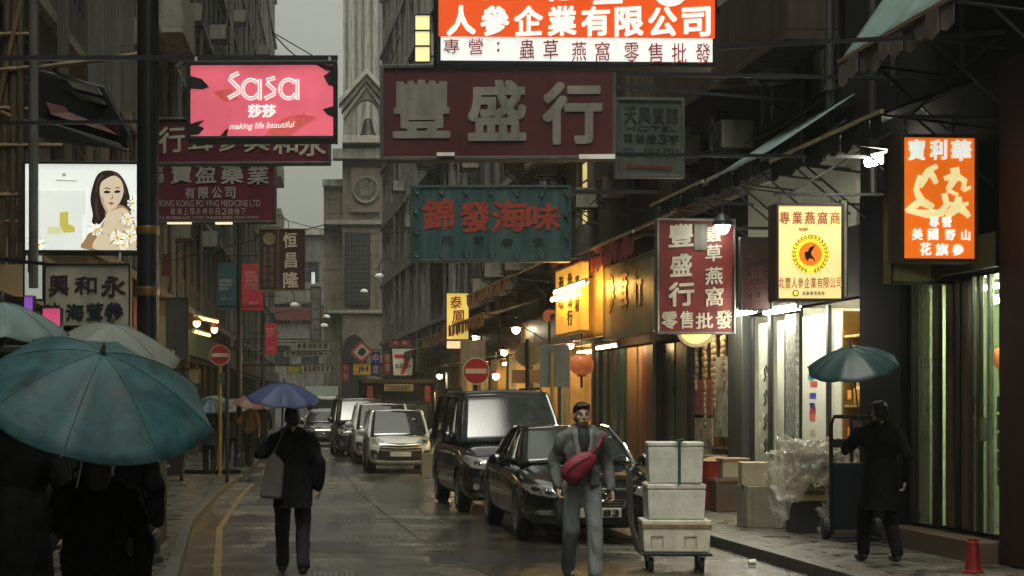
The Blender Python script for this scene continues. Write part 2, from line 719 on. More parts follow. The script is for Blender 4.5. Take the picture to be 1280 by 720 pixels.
# painted line and the joints in the road
yl = MB()
pts = [(17, .33), (20, .34), (24.7, .34), (28, .36), (32, .36), (38.5, .32)]
pts2 = [(44, .32), (60, .3), (90, .3)]
for pp in (pts, pts2):
    for (a, oa), (b, ob) in zip(pp, pp[1:]):
        n = 6
        for i in range(n):
            y0, y1 = a + (b - a) * i / n, a + (b - a) * (i + 1) / n
            x0, x1 = XLK(y0) + oa, XLK(y1) + ob
            yl.add([(x0, y0, .004), (x0 + .085, y0, .004), (x1 + .085, y1, .004), (x1, y1, .004)], [(0, 1, 2, 3)])
tag(yl.build('road_marking', M('worn_yellow_paint', (.27, .18, .055), .35, var=.6, scale=9, streak=.9, streak_col=(.035, .03, .022, 1), bump=.3)), kind='structure')
jt = MB()
jp = [(17.0, 1.62), (19, 1.32), (20.9, 1.2), (23, .93), (26.9, .70), (33, .33), (43.3, 0), (60, -.2), (90, -.9)]
for (a, xa), (b, xb) in zip(jp, jp[1:]):
    n = 5
    for i in range(n):
        t0, t1 = i / n, (i + 1) / n
        w0 = .03
        x0 = xa + (xb - xa) * t0 + .012 * math.sin(13 * t0 + a)
        x1 = xa + (xb - xa) * t1 + .012 * math.sin(13 * t1 + a) if i < n - 1 else xb + .012 * math.sin(b)
        if i == 0:
            x0 = xa + .012 * math.sin(a)
        y0, y1 = a + (b - a) * t0, a + (b - a) * t1
        jt.add([(x0, y0, .004), (x0 + w0, y0, .004), (x1 + w0, y1, .004), (x1, y1, .004)], [(0, 1, 2, 3)])
tag(jt.build('road_joint', M('tar', (.008, .008, .008), .5)), kind='structure')
rp_ = MB()
for (x0, x1, y0, y1) in ((.95, 2.5, 19.2, 21.0), (-1.0, .3, 20.5, 22.2), (-1.6, -.7, 30, 33.5), (.6, 1.6, 31, 38)):
    rp_.add([(x0, y0, .003), (x1, y0 + .1, .003), (x1 - .05, y1, .003), (x0 + .04, y1 - .1, .003)], [(0, 1, 2, 3)])
tag(rp_.build('road_patch', M('patch_asphalt', (.022, .021, .018), .22, var=.5, scale=6, bump=.5, bscale=50, rvar=.15)), kind='structure')
dg_ = MB()
for px, py, wpx in ((438, 652, 55), (466, 671, 70), (415, 718, 60), (452, 615, 40)):
    d = CH * F / (py - VY)
    c = P(px, py, d)
    wd = wpx * d / F
    for k in range(9):
        x = c.x - wd / 2 + wd * k / 9
        dg_.box(x, x + wd / 16, d - .2, d + .2, -.001, .006)
tag(dg_.build('drain_grating', M('grating_iron', (.16, .15, .12), .3, .6)), 'flush iron drain gratings set in the wet roadway', kind='structure')


# ------------------------------------------------------------------ buildings
def wall_mesh(L, H, ops, depth, reveal=.22, z0=0, yf=0):
    """front wall in local x (along), z (up), street side +y, with real openings; plus sides, back and top"""
    g_ = MB()
    xs = sorted({0, L, *[o[0] for o in ops], *[o[1] for o in ops]})
    zs = sorted({z0, H, *[o[2] for o in ops], *[o[3] for o in ops]})
    idx = {}

    def vid(x, z):
        if (x, z) not in idx:
            idx[(x, z)] = len(g_.v)
            g_.v.append(Vector((x, yf, z)))
        return idx[(x, z)]
    for i in range(len(xs) - 1):
        for j in range(len(zs) - 1):
            mx, mz = (xs[i] + xs[i + 1]) / 2, (zs[j] + zs[j + 1]) / 2
            if any(o[0] < mx < o[1] and o[2] < mz < o[3] for o in ops):
                continue
            g_.f.append((vid(xs[i], zs[j]), vid(xs[i], zs[j + 1]), vid(xs[i + 1], zs[j + 1]), vid(xs[i + 1], zs[j])))
    for (a, b, c, d) in [o[:4] for o in ops]:
        r = reveal
        g_.add([(a, yf, c), (b, yf, c), (b, yf, d), (a, yf, d), (a, yf - r, c), (b, yf - r, c), (b, yf - r, d), (a, yf - r, d)],
               [(0, 4, 5, 1), (1, 5, 6, 2), (2, 6, 7, 3), (3, 7, 4, 0)])
    g_.add([(0, yf, z0), (L, yf, z0), (L, yf, H), (0, yf, H), (0, -depth, z0), (L, -depth, z0), (L, -depth, H), (0, -depth, H)],
           [(0, 3, 7, 4), (1, 5, 6, 2), (3, 2, 6, 7), (4, 7, 6, 5)])
    return g_


_WIN = {}


def window(root, x0, x1, z0, z1, style, fr_m, pane_m, y=-.14):
    """window part (frame with bars) and its pane, mesh data shared between equal windows"""
    W, Hh = x1 - x0, z1 - z0
    k = (round(W, 2), round(Hh, 2), style, fr_m.name, pane_m.name)
    if k not in _WIN:
        f = MB()
        t = .05
        f.box(0, t, -.03, .03, 0, Hh).box(W - t, W, -.03, .03, 0, Hh).box(t, W - t, -.03, .03, 0, t).box(t, W - t, -.03, .03, Hh - t, Hh)
        if style in ('two', 'grid'):
            f.box(W / 2 - .02, W / 2 + .02, -.025, .025, t, Hh - t)
        if style == 'three':
            for q in (1, 2):
                f.box(W * q / 3 - .02, W * q / 3 + .02, -.025, .025, t, Hh - t)
        if style in ('grid', 'three'):
            f.box(t, W - t, -.025, .025, Hh * .68 - .02, Hh * .68 + .02)
        if style == 'bars':
            for q in range(1, int(W / .14)):
                f.box(q * .14 - .008, q * .14 + .008, .05, .066, t, Hh - t)
            f.box(t, W - t, .05, .07, Hh * .33, Hh * .33 + .02)
            f.box(t, W - t, .05, .07, Hh * .66, Hh * .66 + .02)
        p = MB()
        p.box(.02, W - .02, -.012, .0, .02, Hh - .02)
        _WIN[k] = (f.mesh('window', fr_m), p.mesh('pane', pane_m))
    fm, pm = _WIN[k]
    o = bpy.data.objects.new('window', fm)
    COL.objects.link(o)
    o.parent = root
    o.location = (x0, y, z0)
    q = bpy.data.objects.new('pane', pm)
    COL.objects.link(q)
    q.parent = o
    return o


def right_root(name, label, cat, d, z=0, out=0, group=None):
    """root on the right facade line: local x runs down the street, local y out towards the road"""
    return thing(name, label, cat, (XRF(d) - out, d - .06 * out, z), ANG_R, group)


def left_frame(d0, d1):
    """left facade between d0 (near) and d1 (far): local x runs from far to near, local y out towards the road"""
    a = Vector((XLF(d1), d1, 0))
    b = Vector((XLF(d0), d0, 0))
    return a, math.atan2(b.y - a.y, b.x - a.x), (b - a).length


def facade(root, L, H, depth, wall_m, floors, ops_ground, rnd, zvis, fr_m=frame_grey, bay=2.2, win=(1.3, 1.5), styles=('two', 'grid', 'three'),
           z_first=4.9, lit_p=.0, cornice=True, wx=(0, 999)):
    ops = [o for o in ops_ground]
    wins = []
    nb = max(1, int(L / bay))
    bw = L / nb
    z = z_first
    while z + 2.2 < H:
        for i in range(nb):
            x = (i + .5) * bw + rnd.uniform(-.08, .08)
            ww = win[0] * rnd.choice((.8, 1, 1.1))
            ww = min(ww, bw - .35)
            if z < zvis and wx[0] < x < wx[1]:
                o = (round(x - ww / 2, 2), round(x + ww / 2, 2), z + .9, z + .9 + win[1])
                ops.append(o)
                wins.append(o)
        z += 3.1
    wall_mesh(L, H, ops, depth).build('wall', wall_m, root)
    for o in wins:
        pm = pane_lit if rnd.random() < lit_p else pane_dark
        window(root, *o, rnd.choice(styles), fr_m, pm)
    if cornice:
        z = z_first
        c = MB()
        while z < min(H, zvis + 3):
            c.box(.02, L - .02, .003, .16, z - .05, z + .13)
            z += 3.1
        c.build('string_course', concrete, root, bevel=.01)


def pipes(root, specs, mat=pipe_grey):
    for (x, z0, z1, r, y) in specs:
        g_ = MB()
        g_.tube([(x, y, z0), (x, y, z1)], r, 8)
        zz = z0 + .6
        while zz < z1:
            g_.tube([(x, y, zz), (x, y, zz + .09)], r * 1.35, 8)
            zz += 1.9
        g_.build('drain_pipe', mat, root, smooth=False)


def shop_box(root, x0, x1, z0, z1, depth, wall_m, floor_m=None, ceil_m=None):
    """the inside of a shop: back, side walls, floor and ceiling, open to the street"""
    g_ = MB()
    t = .04
    g_.box(x0, x1, -depth - t, -depth, z0, z1).box(x0 - t, x0, -depth, -.22, z0, z1).box(x1, x1 + t, -depth, -.22, z0, z1)
    g_.build('shop_interior', wall_m, root)
    MB().box(x0, x1, -depth, -.005, z0 - t, z0).build('shop_floor', floor_m or M('shop_floor', (.16, .14, .1), .3), root)
    MB().box(x0, x1, -depth, -.01, z1, z1 + t).build('shop_ceiling', ceil_m or wall_m, root)


def tube_lamp(label, p0, p1, r=.022, mat=None, group='fluorescent tubes over the shop fronts', housing=True):
    p0, p1 = Vector(p0), Vector(p1)
    L = (p1 - p0).length
    ang = math.atan2(p1.y - p0.y, p1.x - p0.x)
    o = thing('tube_lamp', label, 'lamp', p0, ang, group)
    MB().tube([(.03, 0, 0), (L - .03, 0, 0)], r, 8).build('tube', mat or tube_white, o)
    if housing:
        MB().box(0, L, -.035, .035, .035, .075).box(-.0, .03, -.03, .03, -.03, .035).box(L - .03, L, -.03, .03, -.03, .035).build('batten', white_paint, o)
    return o


rnd = random.Random(3)
up = lambda d, py: CH + (VY - py) * d / F       # height of picture row py at distance d
dl = lambda px, d0: (rx(px) - d0) * 1.0018       # column px -> local x of a right facade that starts at d0

# ---- right row -------------------------------------------------------
# R1: near dark corner building with the recessed green glass shop
d0, d1 = -44.0, rx(1083)
L = (d1 - d0) * 1.0018
r1 = right_root('shop_building', 'nearest dark building on the right with the green glass shopfront up a step', 'building', d0)
sa0, sa1 = dl(1256, d0), dl(1139, d0)
ops = [(sa0, sa1, .36, 3.12)]
facade(r1, L, 30, 9, render_black, 4, ops, rnd, 8.5, bay=2.6, z_first=5.6, cornice=False, wx=(L - 9, 999))
green_wall = M('green_wall', (.42, .5, .34), .5)
shop_box(r1, sa0, sa1, .36, 3.12, 1.5, green_wall, ceil_m=green_wall)
MB().box(sa0 - .1, sa1 + .1, .003, .32, .0, .34).build('doorstep', M('brown_tile', (.09, .055, .035), .4, bump=.1), r1, bevel=.01)
glass_g = M('green_glass', (.40, .50, .34), .12, var=.25, scale=.9, ior=1.5, alpha=.35)
jade = M('jade_panel', (.46, .54, .36), .3, var=.3, scale=1, alpha=.45)
dk = M('door_bronze', (.05, .04, .032), .35, .4)
br = M('brown_panel', (.17, .11, .065), .5, streak=.4)
cream_c = M('cream_blind', (.52, .54, .36), .6, streak=.2, alpha=.45)
for (a, b, y, m, nm) in ((1139, 1158, -.3, cream_c, 'blind'), (1158, 1166, -.22, dk, 'mullion'), (1167, 1176, -.45, br, 'door_post'), (1176, 1183, -.5, dk, 'door_post'),
                         (1183, 1193, -.55, br, 'side_panel'), (1193, 1198, -.5, dk, 'mullion'), (1198, 1203, -.55, jade, 'side_panel'), (1203, 1207, -.5, dk, 'mullion'),
                         (1208, 1216, -.62, jade, 'side_panel'), (1216, 1219, -.5, alu, 'door_stile'), (1220, 1233, -.55, glass_g, 'door_leaf'), (1233, 1238, -.48, alu, 'door_stile'),
                         (1239, 1249, -.55, jade, 'door_leaf'), (1250, 1256, -.35, dk, 'mullion')):
    xa, xb = sorted((dl(a, d0), dl(b, d0)))
    MB().box(xa, xb, y * .3 - .05, y * .3, .36, 3.12).build(nm, m, r1, bevel=.006)
hx = dl(1218, d0)
MB().box(hx - .03, hx + .03, -.13, -.07, 1.35, 1.6).build('handle', steel, r1)
MB().box(sa0 - .05, sa1 + .05, .004, .12, 3.14, 3.5).build('fascia', M('black_fascia', (.018, .017, .016), .4), r1, bevel=.01)
# black stone pillar and dark wall ends with worn facing
MB().box(sa1 + .06, L - .02, .004, .1, .121, 4.3).build('pillar', M('black_granite', (.008, .009, .010), .8, bump=.05, spec=.03), r1, bevel=.02)
MB().box(sa0 - 6, sa0 - .12, .004, .12, .121, 5.2).build('pillar', M('maroon_facing', (.04, .013, .012), .6, streak=.4, spec=.15), r1, bevel=.02)
pipes(r1, [(L - .5, 4.3, 18, .05, .1), (L - 1.1, 5.5, 18, .035, .08), (L - 3.1, 5.3, 18, .03, .08)], pipe_dark)
tube_lamp('second fluorescent tube on the ceiling behind the green glass door', r1.matrix_basis @ Vector((sa0 + .55, -.75, 2.9)), r1.matrix_basis @ Vector((sa1 - .5, -.75, 2.9)), group='fluorescent tubes inside shops', mat=lit('tube_green_shop', (.88, 1, .66, 1), 120, 0))  # extra tube added to brighten the green glass shop
patt = MB()
for k in range(5):
    patt.box(sa0 + .06, sa0 + .30, -.07, -.05, .9 + k * .19, 1.06 + k * .19)
patt.build('hanging_cloth', M('zigzag_cloth', (.12, .13, .12), .7, var=.9, scale=14), r1)
tube_lamp('short fluorescent tube behind the green glass door nearest the right edge', r1.matrix_basis @ Vector((sa0 + .35, -.45, 3.02)), r1.matrix_basis @ Vector((sa1 - .3, -.45, 3.02)), group='fluorescent tubes inside shops', mat=lit('tube_green_shop', (.88, 1, .66, 1), 120, 0))

# R2: bright herbal shops B, C and the dim stall D
d0, d1 = rx(1083), rx(862)
L = (d1 - d0) * 1.0018
r2 = right_root('shop_building', 'dark tenement above the brightly lit white shop with swallow lightbox', 'building', d0)
b0, b1 = .15, dl(985, d0)
c0, c1 = dl(982, d0), dl(922, d0)
e0, e1 = dl(918, d0), L - .1
ops = [(b0, b1, .121, 3.1), (c0 + .06, c1, .121, 3.1), (e0 + .06, e1, .121, 2.9)]
facade(r2, L, 30, 9, render_black, 4, ops, rnd, 12, bay=2.4, z_first=5.0)
wall_w = M('white_wall', (.62, .6, .48), .5, streak=.15)
shop_box(r2, b0, b1, .125, 3.1, 2.6, wall_w)
shop_box(r2, c0 + .06, c1, .125, 3.1, 2.4, wall_w)
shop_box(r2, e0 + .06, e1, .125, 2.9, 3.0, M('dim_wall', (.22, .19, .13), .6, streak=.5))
# B: shopfront pieces at the street line
panel_w = M('white_laminate', (.66, .65, .54), .35, var=.1, streak=.12)
for (a, b, y, z0, z1, m, nm) in ((986, 999, .05, .13, 3.0, M('stickered_post', (.3, .3, .27), .4, .3, var=.9, scale=16), 'sign_post'), (1001, 1033, -.02, .55, 2.95, panel_w, 'white_panel'), (1034, 1037, .02, .13, 3.05, dark_metal, 'mullion'),
                                 (1038, 1047, -.05, .13, 2.95, panel_w, 'white_panel')):
    xa, xb = sorted((dl(a, d0), dl(b, d0)))
    MB().box(xa, xb, y - .05, y, z0, z1).build(nm, m, r2, bevel=.006)
# stickers on the white panel
xa, xb = sorted((dl(1004, d0), dl(1026, d0)))
stk = [(.60, 1.62, (.03, .22, .3)), (.46, 1.52, (.45, .08, .05)), (.5, 1.36, (.04, .08, .35)), (.5, 1.15, (.5, .06, .05)), (.5, 1.06, (.55, .12, .08)), (.5, .86, (.5, .42, .35))]
for i, (u, z, c) in enumerate(stk):
    cxs = xa + (xb - xa) * u
    MB().box(cxs - .16 + .02 * i, cxs + .14, -.018, -.014, z + .45, z + .53).build('sticker', M('sticker_%d' % i, c, .4), r2)
vt = MB()
put_text(vt, 'VISA', 0, 0, .2, .07, 0, .01)
vo = vt.build('sticker', M('card_blue', (.02, .04, .25), .4), r2, loc=((xa + xb) / 2, -.012, 1.72))
vo.rotation_euler = (0, 0, PI)
# shelves of jars in shop B
sh = MB()
xs0, xs1 = .25, dl(1048, d0)
for z in (.8, 1.25, 1.7, 2.15, 2.6):
    sh.box(xs0, xs1, -.45, -.08, z, z + .03)
sh.box(xs0 - .03, xs0, -.47, -.06, .13, 2.95).box(xs1, xs1 + .03, -.47, -.06, .13, 2.95).box(xs0, xs1, -.50, -.47, .13, 2.95)
sh.build('shelf', M('shelf_gold', (.5, .33, .1), .35, .3), r2)
jar_ms = [M('jar_amber', (.55, .27, .05), .3), M('jar_brown', (.2, .09, .03), .3), M('pack_yellow', (.7, .48, .12), .4), M('pack_red', (.4, .07, .04), .4), M('pack_cream', (.6, .52, .35), .5)]
for z in (.8, 1.25, 1.7, 2.15):
    x = xs0 + .1
    while x < xs1 - .12:
        wj = rnd.uniform(.06, .11)
        hj = rnd.uniform(.15, .3)
        jb = MB()
        if rnd.random() < .5:
            jb.lathe([(0, 0), (wj * .9, 0), (wj, .02), (wj, hj * .7), (wj * .6, hj * .82), (wj * .65, hj), (0, hj)], 10)
        else:
            jb.box(-wj, wj, -.08, .08, 0, hj)
        jm = rnd.choice(jar_ms)
        o = tag(jb.build('goods_jar', jm), 'jar or packet of dried goods on the golden shelves inside the bright shop', 'jar', 'goods on the shelves of the bright shop')
        o.matrix_world = r2.matrix_basis @ Matrix.Translation((x, -.2, z + .032))
        x += wj * 2 + rnd.uniform(.02, .06)
for z in (1.42, 1.9, 2.35):
    for x in (xs0 + .2, xs0 + .55):
        MB().box(x - .07, x + .07, -.075, -.068, z - .1, z + .02).build('price_card', M('card_orange', (.75, .32, .04), .5), r2)
# C: glass front with brush lettering
for (a, b, y, z0, z1, m, nm) in ((966, 983, -.06, .5, 2.95, M('pale_board', (.5, .5, .4), .4, streak=.2), 'display_board'), (962, 966, .03, .13, 3.05, dark_metal, 'mullion'), (944, 961, -.05, .5, 2.95, M('frost_glass', (.42, .42, .33), .25, var=.2), 'glass_panel'),
                                 (940, 943, .03, .13, 3.05, dark_metal, 'mullion')):
    xa, xb = sorted((dl(a, d0), dl(b, d0)))
    MB().box(xa, xb, y - .04, y, z0, z1).build(nm, m, r2, bevel=.005)
xa, xb = sorted((dl(962, d0), dl(985, d0)))
MB().box(xa, xb, -.02, .02, .13, .5).build('kick_plate', steel, r2)
xa, xb = sorted((dl(922, d0), dl(940, d0)))
MB().box(xa, xb, .01, .16, .121, 3.2).build('pillar', M('brushed_steel_dark', (.07, .07, .062), .5, .5, streak=.5), r2, bevel=.02)
ct = MB()
for k in range(4):
    ct.tube([(.0, 0, 0 - k * .36), (.07, 0, .1 - k * .36), (.16, 0, .05 - k * .36), (.1, 0, -.06 - k * .36), (.18, 0, -.12 - k * .36)], .014, 6)
ct.build('brush_lettering', M('ink', (.015, .014, .012), .5), r2, loc=(dl(957, d0), -.03, 2.2))
# D: posters and hanging strings of goods
for (a, b, z0, z1, c) in ((863, 885, 1.55, 2.15, (.35, .1, .08)), (863, 885, .85, 1.5, (.45, .38, .26)), (888, 905, 1.2, 2.5, (.4, .38, .3))):
    xa, xb = sorted((dl(a, d0), dl(b, d0)))
    p = MB().box(xa, xb, -.09, -.06, z0, z1).build('poster_board', M('poster_%d_%d' % (a, int(z0 * 10)), c, .5, var=.9, scale=5), r2)
for k in range(9):
    xk = e0 + .2 + k * .29
    s_ = MB()
    z = 2.8
    while z > 1.35 + .3 * (k % 3):
        s_.ell((rnd.uniform(-.02, .02), 0, z), (.05, .04, .07), 8, 6)
        z -= .1
    o = tag(s_.build('goods_string', M('dried_goods', (.3, .19, .09), .6, var=.6, scale=20), smooth=True), 'string of dried seafood hanging in the dim open stall', 'dried goods', 'strings of dried goods hanging in the dim stall')
    o.matrix_world = r2.matrix_basis @ Matrix.Translation((xk, -.06 - .05 * (k % 2), 0))
sh2 = MB()
for z in (.55, 1.0):
    sh2.box(e0 + .15, e1 - .1, -.5, -.06, z, z + .035)
sh2.build('shelf', wood, r2)
for z in (.59, 1.04):
    x = e0 + .25
    while x < e1 - .2:
        wj, hj = rnd.uniform(.08, .13), rnd.uniform(.14, .32)
        o = tag(MB().lathe([(0, 0), (wj * .9, 0), (wj, .02), (wj, hj * .75), (wj * .7, hj * .85), (wj * .72, hj), (0, hj)], 10).build('goods_jar', rnd.choice(jar_ms)), 'jar of dried goods on the wooden shelves of the dim stall', 'jar', 'jars in the dim stall')
        o.matrix_world = r2.matrix_basis @ Matrix.Translation((x, -.2, z))
        x += wj * 2 + rnd.uniform(.02, .08)
# lit white wall band above the shops, under the awning
MB().box(.2, dl(940, d0), .004, .06, 4.0, 4.96).build('wall_panel', panel_w, r2)
pipes(r2, [(1.0, 5.2, 19, .06, .12), (2.2, 5.2, 19, .04, .09), (dl(905, d0), 5.1, 19, .06, .1)], pipe_dark)
P2 = lambda x, y, z: r2.matrix_basis @ Vector((x, y, z))
tube_lamp('long fluorescent tube over the bright shop, below the swallow lightbox', P2(.75, .62, 2.99), P2(2.15, .62, 2.99), .045)
tube_lamp('fluorescent tube over the glass front with brush lettering', P2(2.7, .6, 3.05), P2(4.0, .6, 3.05), .045)
tube_lamp('second fluorescent tube over the glass front, further down the street', P2(4.15, .62, 3.08), P2(5.4, .62, 3.08), .045)
for k, x in enumerate((.9, 2.1)):
    tube_lamp('fluorescent tube on the ceiling inside the bright white shop', P2(x - .5, -1.4, 3.0), P2(x + .5, -1.4, 3.0), .035, group='fluorescent tubes inside shops')
tube_lamp('fluorescent tube on the ceiling behind the glass front', P2(3.3, -1.2, 3.0), P2(4.6, -1.2, 3.0), .025, group='fluorescent tubes inside shops')
tube_lamp('upper fluorescent tube under the dark awning beside the orange lightbox', P(1084, 203, 20.4), P(1113, 193, 19.9), .06)
tube_lamp('dim fluorescent tube over the stall of hanging dried goods', P2(e0 + .5, .12, 2.95), P2(e0 + 1.9, .12, 2.95), .025, group='fluorescent tubes inside shops', mat=lit('tube_dim', (1, .86, .55, 1), 70, 0))  # lamp added to give the stall a glow

# R3: brown shops with the gold fascia boards
d0, d1 = rx(862), rx(742)
L = (d1 - d0) * 1.0018
r3 = right_root('shop_building', 'brown building with gold fascia boards and coloured door strips behind the black saloon', 'building', d0)
ops = [(.2, 2.5, .121, 2.9), (2.7, L - .15, .121, 2.9)]
facade(r3, L, 29, 9, render_brown, 4, ops, rnd, 14, bay=2.3, z_first=5.0)
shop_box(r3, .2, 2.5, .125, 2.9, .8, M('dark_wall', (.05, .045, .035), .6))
shop_box(r3, 2.7, L - .15, .125, 2.9, 1.6, M('amber_glow_wall', (.36, .25, .11), .5, streak=.3))
strip = lambda a, b, m, nm, y=-.1, z0=.13, z1=2.85: MB().box(*sorted((dl(a, d0), dl(b, d0))), y - .06, y, z0, z1).build(nm, m, r3, bevel=.006)
strip(857, 838, M('brown_door', (.06, .038, .024), .4, bump=.05), 'door')
strip(836, 822, M('dark_door', (.022, .02, .018), .3), 'door')
strip(820, 812, br, 'door_post', .06)
strip(811, 806, M('red_strip', (.4, .045, .025), .4), 'banner_strip', .04)
strip(805, 800, M('tan_strip', (.36, .22, .11), .5), 'door_post', .03)
strip(797, 785, M('orange_strip', (.34, .2, .085), .5), 'door_post', .02)
strip(783, 777, M('bottle_green', (.022, .08, .06), .35), 'window_frame', .05)
strip(775, 772, M('bottle_green', (.022, .08, .06), .35), 'window_frame', .05)
strip(771, 763, M('pale_glass', (.35, .4, .3), .15, ior=1.6), 'shop_window', -.02)
strip(762, 759, M('bottle_green', (.022, .08, .06), .35), 'window_frame', .05)
strip(758, 752, M('pale_glass', (.35, .4, .3), .15, ior=1.6), 'shop_window', -.02)
strip(751, 748, M('bottle_green', (.022, .08, .06), .35), 'window_frame', .05)
pipes(r3, [(.6, 5, 19, .06, .1), (4.2, 5, 19, .05, .1)], pipe_dark)
tube_lamp('warm tube under the gilt fascia board, above the green framed window', r3.matrix_basis @ Vector((3.2, .55, 2.86)), r3.matrix_basis @ Vector((5.2, .55, 2.86)), .03, lit('tube_soft', (1, .66, .3, 1), 35, 0), group='warm lamps in the far shops')
P3 = lambda x, y, z: r3.matrix_basis @ Vector((x, y, z))
tube_lamp('warm tube inside the brown shop behind the coloured door strips', P3(3.2, -.9, 2.82), P3(4.6, -.9, 2.82), .03, lit('tube_soft', (1, .66, .3, 1), 35, 0), group='warm lamps in the far shops')
tube_lamp('second warm tube inside the brown shop, further down the street', P3(5.0, -.9, 2.82), P3(6.4, -.9, 2.82), .03, lit('tube_soft', (1, .66, .3, 1), 35, 0), group='warm lamps in the far shops')

# R4..R6: market stalls and dark tenements further down
far_specs = [
    (rx(742), 51.0, render_grey, 'grey tenement above the market stalls with warm lamps', 26),
    (51.0, 62.0, render_dark, 'dark tenement beyond the market stalls, behind the yellow lightbox', 25),
    (62.0, 78.0, render_pale, 'pale stained tenement with vertical pipes behind the far yellow sign', 27),
    (78.0, 95.5, concrete, 'farthest concrete tenement of the right row, with a tall flank of windows', 34)]
RF = []
for i, (a, b, m, lb, H) in enumerate(far_specs):
    L = (b - a) * 1.0018
    rr = right_root('shop_building', lb, 'building', a)
    n = max(1, int(L / 3.6))
    bw = L / n
    ops = [(k * bw + .25, (k + 1) * bw - .25, .121, 3.1) for k in range(n)]
    facade(rr, L, H, 9, m, 5, ops, rnd, up(b, 0) + 1, bay=2.4, z_first=4.9, lit_p=.02)
    for k in range(n):
        wm = rnd.choice((M('amber_glow_wall', (.42, .26, .09), .5), M('dim_wall', (.22, .19, .13), .6), M('amber_glow_wall', (.42, .26, .09), .5)))  # amber puts the warm lamp glow into the wall colour
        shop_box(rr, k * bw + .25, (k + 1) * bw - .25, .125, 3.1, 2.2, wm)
        q = MB()
        for j in range(4):
            x = k * bw + .4 + (bw - .8) * j / 4
            q.box(x, x + bw / 5, -.9, -.3, .125, rnd.uniform(.7, 1.3))
        q.build('counter', M('counter_brown', (.2, .12, .06), .5, var=.8, scale=5), rr)
        MB().box(k * bw + .15, (k + 1) * bw - .15, .01, .25, 3.15, 3.9).build('fascia', rnd.choice((M('fascia_red', (.2, .03, .025), .5, streak=.4), M('fascia_green', (.03, .09, .07), .5, streak=.4), M('fascia_tan', (.25, .17, .09), .5, streak=.4))), rr, bevel=.01)
    pipes(rr, [(rnd.uniform(.3, L - .3), 4, H - 1, rnd.uniform(.04, .08), .1) for _ in range(5)])
    for k in range(n):
        if i < 2:
            q0, q1 = rr.matrix_basis @ Vector((k * bw + .6, -.35, 2.95)), rr.matrix_basis @ Vector(((k + 1) * bw - .6, -.35, 2.95))
            nth = ('nearest', 'second', 'third', 'fourth', 'fifth')[k]
            tube_lamp('warm tube inside the %s stall bay of the %s tenement of the right row' % (nth, ('grey', 'dark')[i]), q0, q1, .04, tube_warm, group='warm lamps in the far shops')  # tubes added to warm and brighten the stalls
    RF.append((rr, L, n, bw))

# ---- left row --------------------------------------------------------
left_specs = [
    (-44.0, 31.0, render_dark, 'dark old tenement at the left edge behind the bamboo scaffolding', 30, 14),
    (31.0, 52.0, render_grey, 'stained grey tenement on the left behind the maroon medicine signs', 29, 5),
    (52.0, 80.0, render_dark, 'dark tenement on the left beyond the street banners', 29, 9),
    (80.0, 121.0, concrete, 'farthest concrete tenement of the left row, edging the strip of sky', 42, 12)]
LF = []
for (a, b, m, lb, H, nsh) in left_specs:
    org, ang, L = left_frame(a, b)
    rr = thing('tenement', lb, 'building', org, ang)
    bw = L / nsh
    ops = [(k * bw + .3, (k + 1) * bw - .3, .121, 3.0) for k in range(nsh)]
    facade(rr, L, H, 8, m, 5, ops, rnd, up(b, 0) + 1, bay=2.3, z_first=4.4, win=(1.35, 1.7), lit_p=.01, wx=(0, 14) if a < 0 else (0, 999))
    for k in range(nsh):
        if a < 0 and k > 3:
            break
        lits = a > 30 and k % 2 == 0  # lit look of alternate shops is put into their wall colour
        shop_box(rr, k * bw + .3, (k + 1) * bw - .3, .125, 3.0, 2.2, M('amber_glow_wall', (.42, .26, .09), .5) if lits else M('dark_wall', (.05, .045, .035), .6))
        MB().box(k * bw + .15, (k + 1) * bw - .15, .01, .3, 3.1, 3.8).build('fascia', rnd.choice((M('fascia_red', (.2, .03, .025), .5), M('fascia_green', (.03, .09, .07), .5), M('fascia_grey', (.1, .1, .09), .5))), rr, bevel=.01)
    pipes(rr, [(rnd.uniform(.3, L - .3), 4, H - 1, rnd.uniform(.04, .09), .12) for _ in range(7)])
    LF.append((rr, L, nsh, bw))

# ---- the stone building that closes the street -----------------------
D = 112.0
s = F / D
eb = thing('church', 'brown stone church front with a bell gable and tall grille window closing the street', 'building', (P(0, 0, D).x * 0, D, 0))
ex = lambda px: (px - VX) / s
ez = lambda py: CH + (VY - py) / s


def ebox(nm, x0, x1, y0, y1, f, b, m, bev=.03):
    return MB().box(ex(x0), ex(x1), f, b, ez(y1), ez(y0)).build(nm, m, eb, bevel=bev)


pale2_ = stone_pale
wl = MB()
wl.box(ex(405), ex(428), .6, 9, 0, ez(232)).box(ex(428), ex(600), .0, 9, 0, ez(178))
for z in range(0, 24):                 # courses of ashlar cut as shallow grooves
    zz = z * .9 + .4
    if zz < ez(240):
        wl.box(ex(405) - .03, ex(427), .57, .6, zz, zz + .8)
        wl.box(ex(428) + .02, ex(432), -.03, 0, zz, zz + .8).box(ex(467), ex(474), -.03, 0, zz, zz + .8)
wl.build('wall', stone, eb)
ebox('cornice', 416, 602, 187, 200, -.6, .5, pale2_)
ebox('cornice', 403, 429, 223, 232, .3, .8, stone_pale)
ebox('string_course', 405, 600, 276, 281, -.18, .6, stone_pale)
ebox('string_course', 405, 600, 388, 392, -.18, .6, stone_pale)
ebox('dark_frieze', 429, 600, 200, 210, -.12, .2, M('dark_stone', (.05, .047, .04), .8))
ebox('medallion_panel', 438, 474, 210, 266, -.2, .1, stone)
mR = Matrix.Rotation(R(90), 4, 'X')
md = MB().lathe([(0, 0), (.66, 0), (.76, .12), (.84, .12), (.86, 0)], 28, mR).lathe([(.30, 0), (.31, .1), (.39, .1), (.40, 0)], 20, mR)
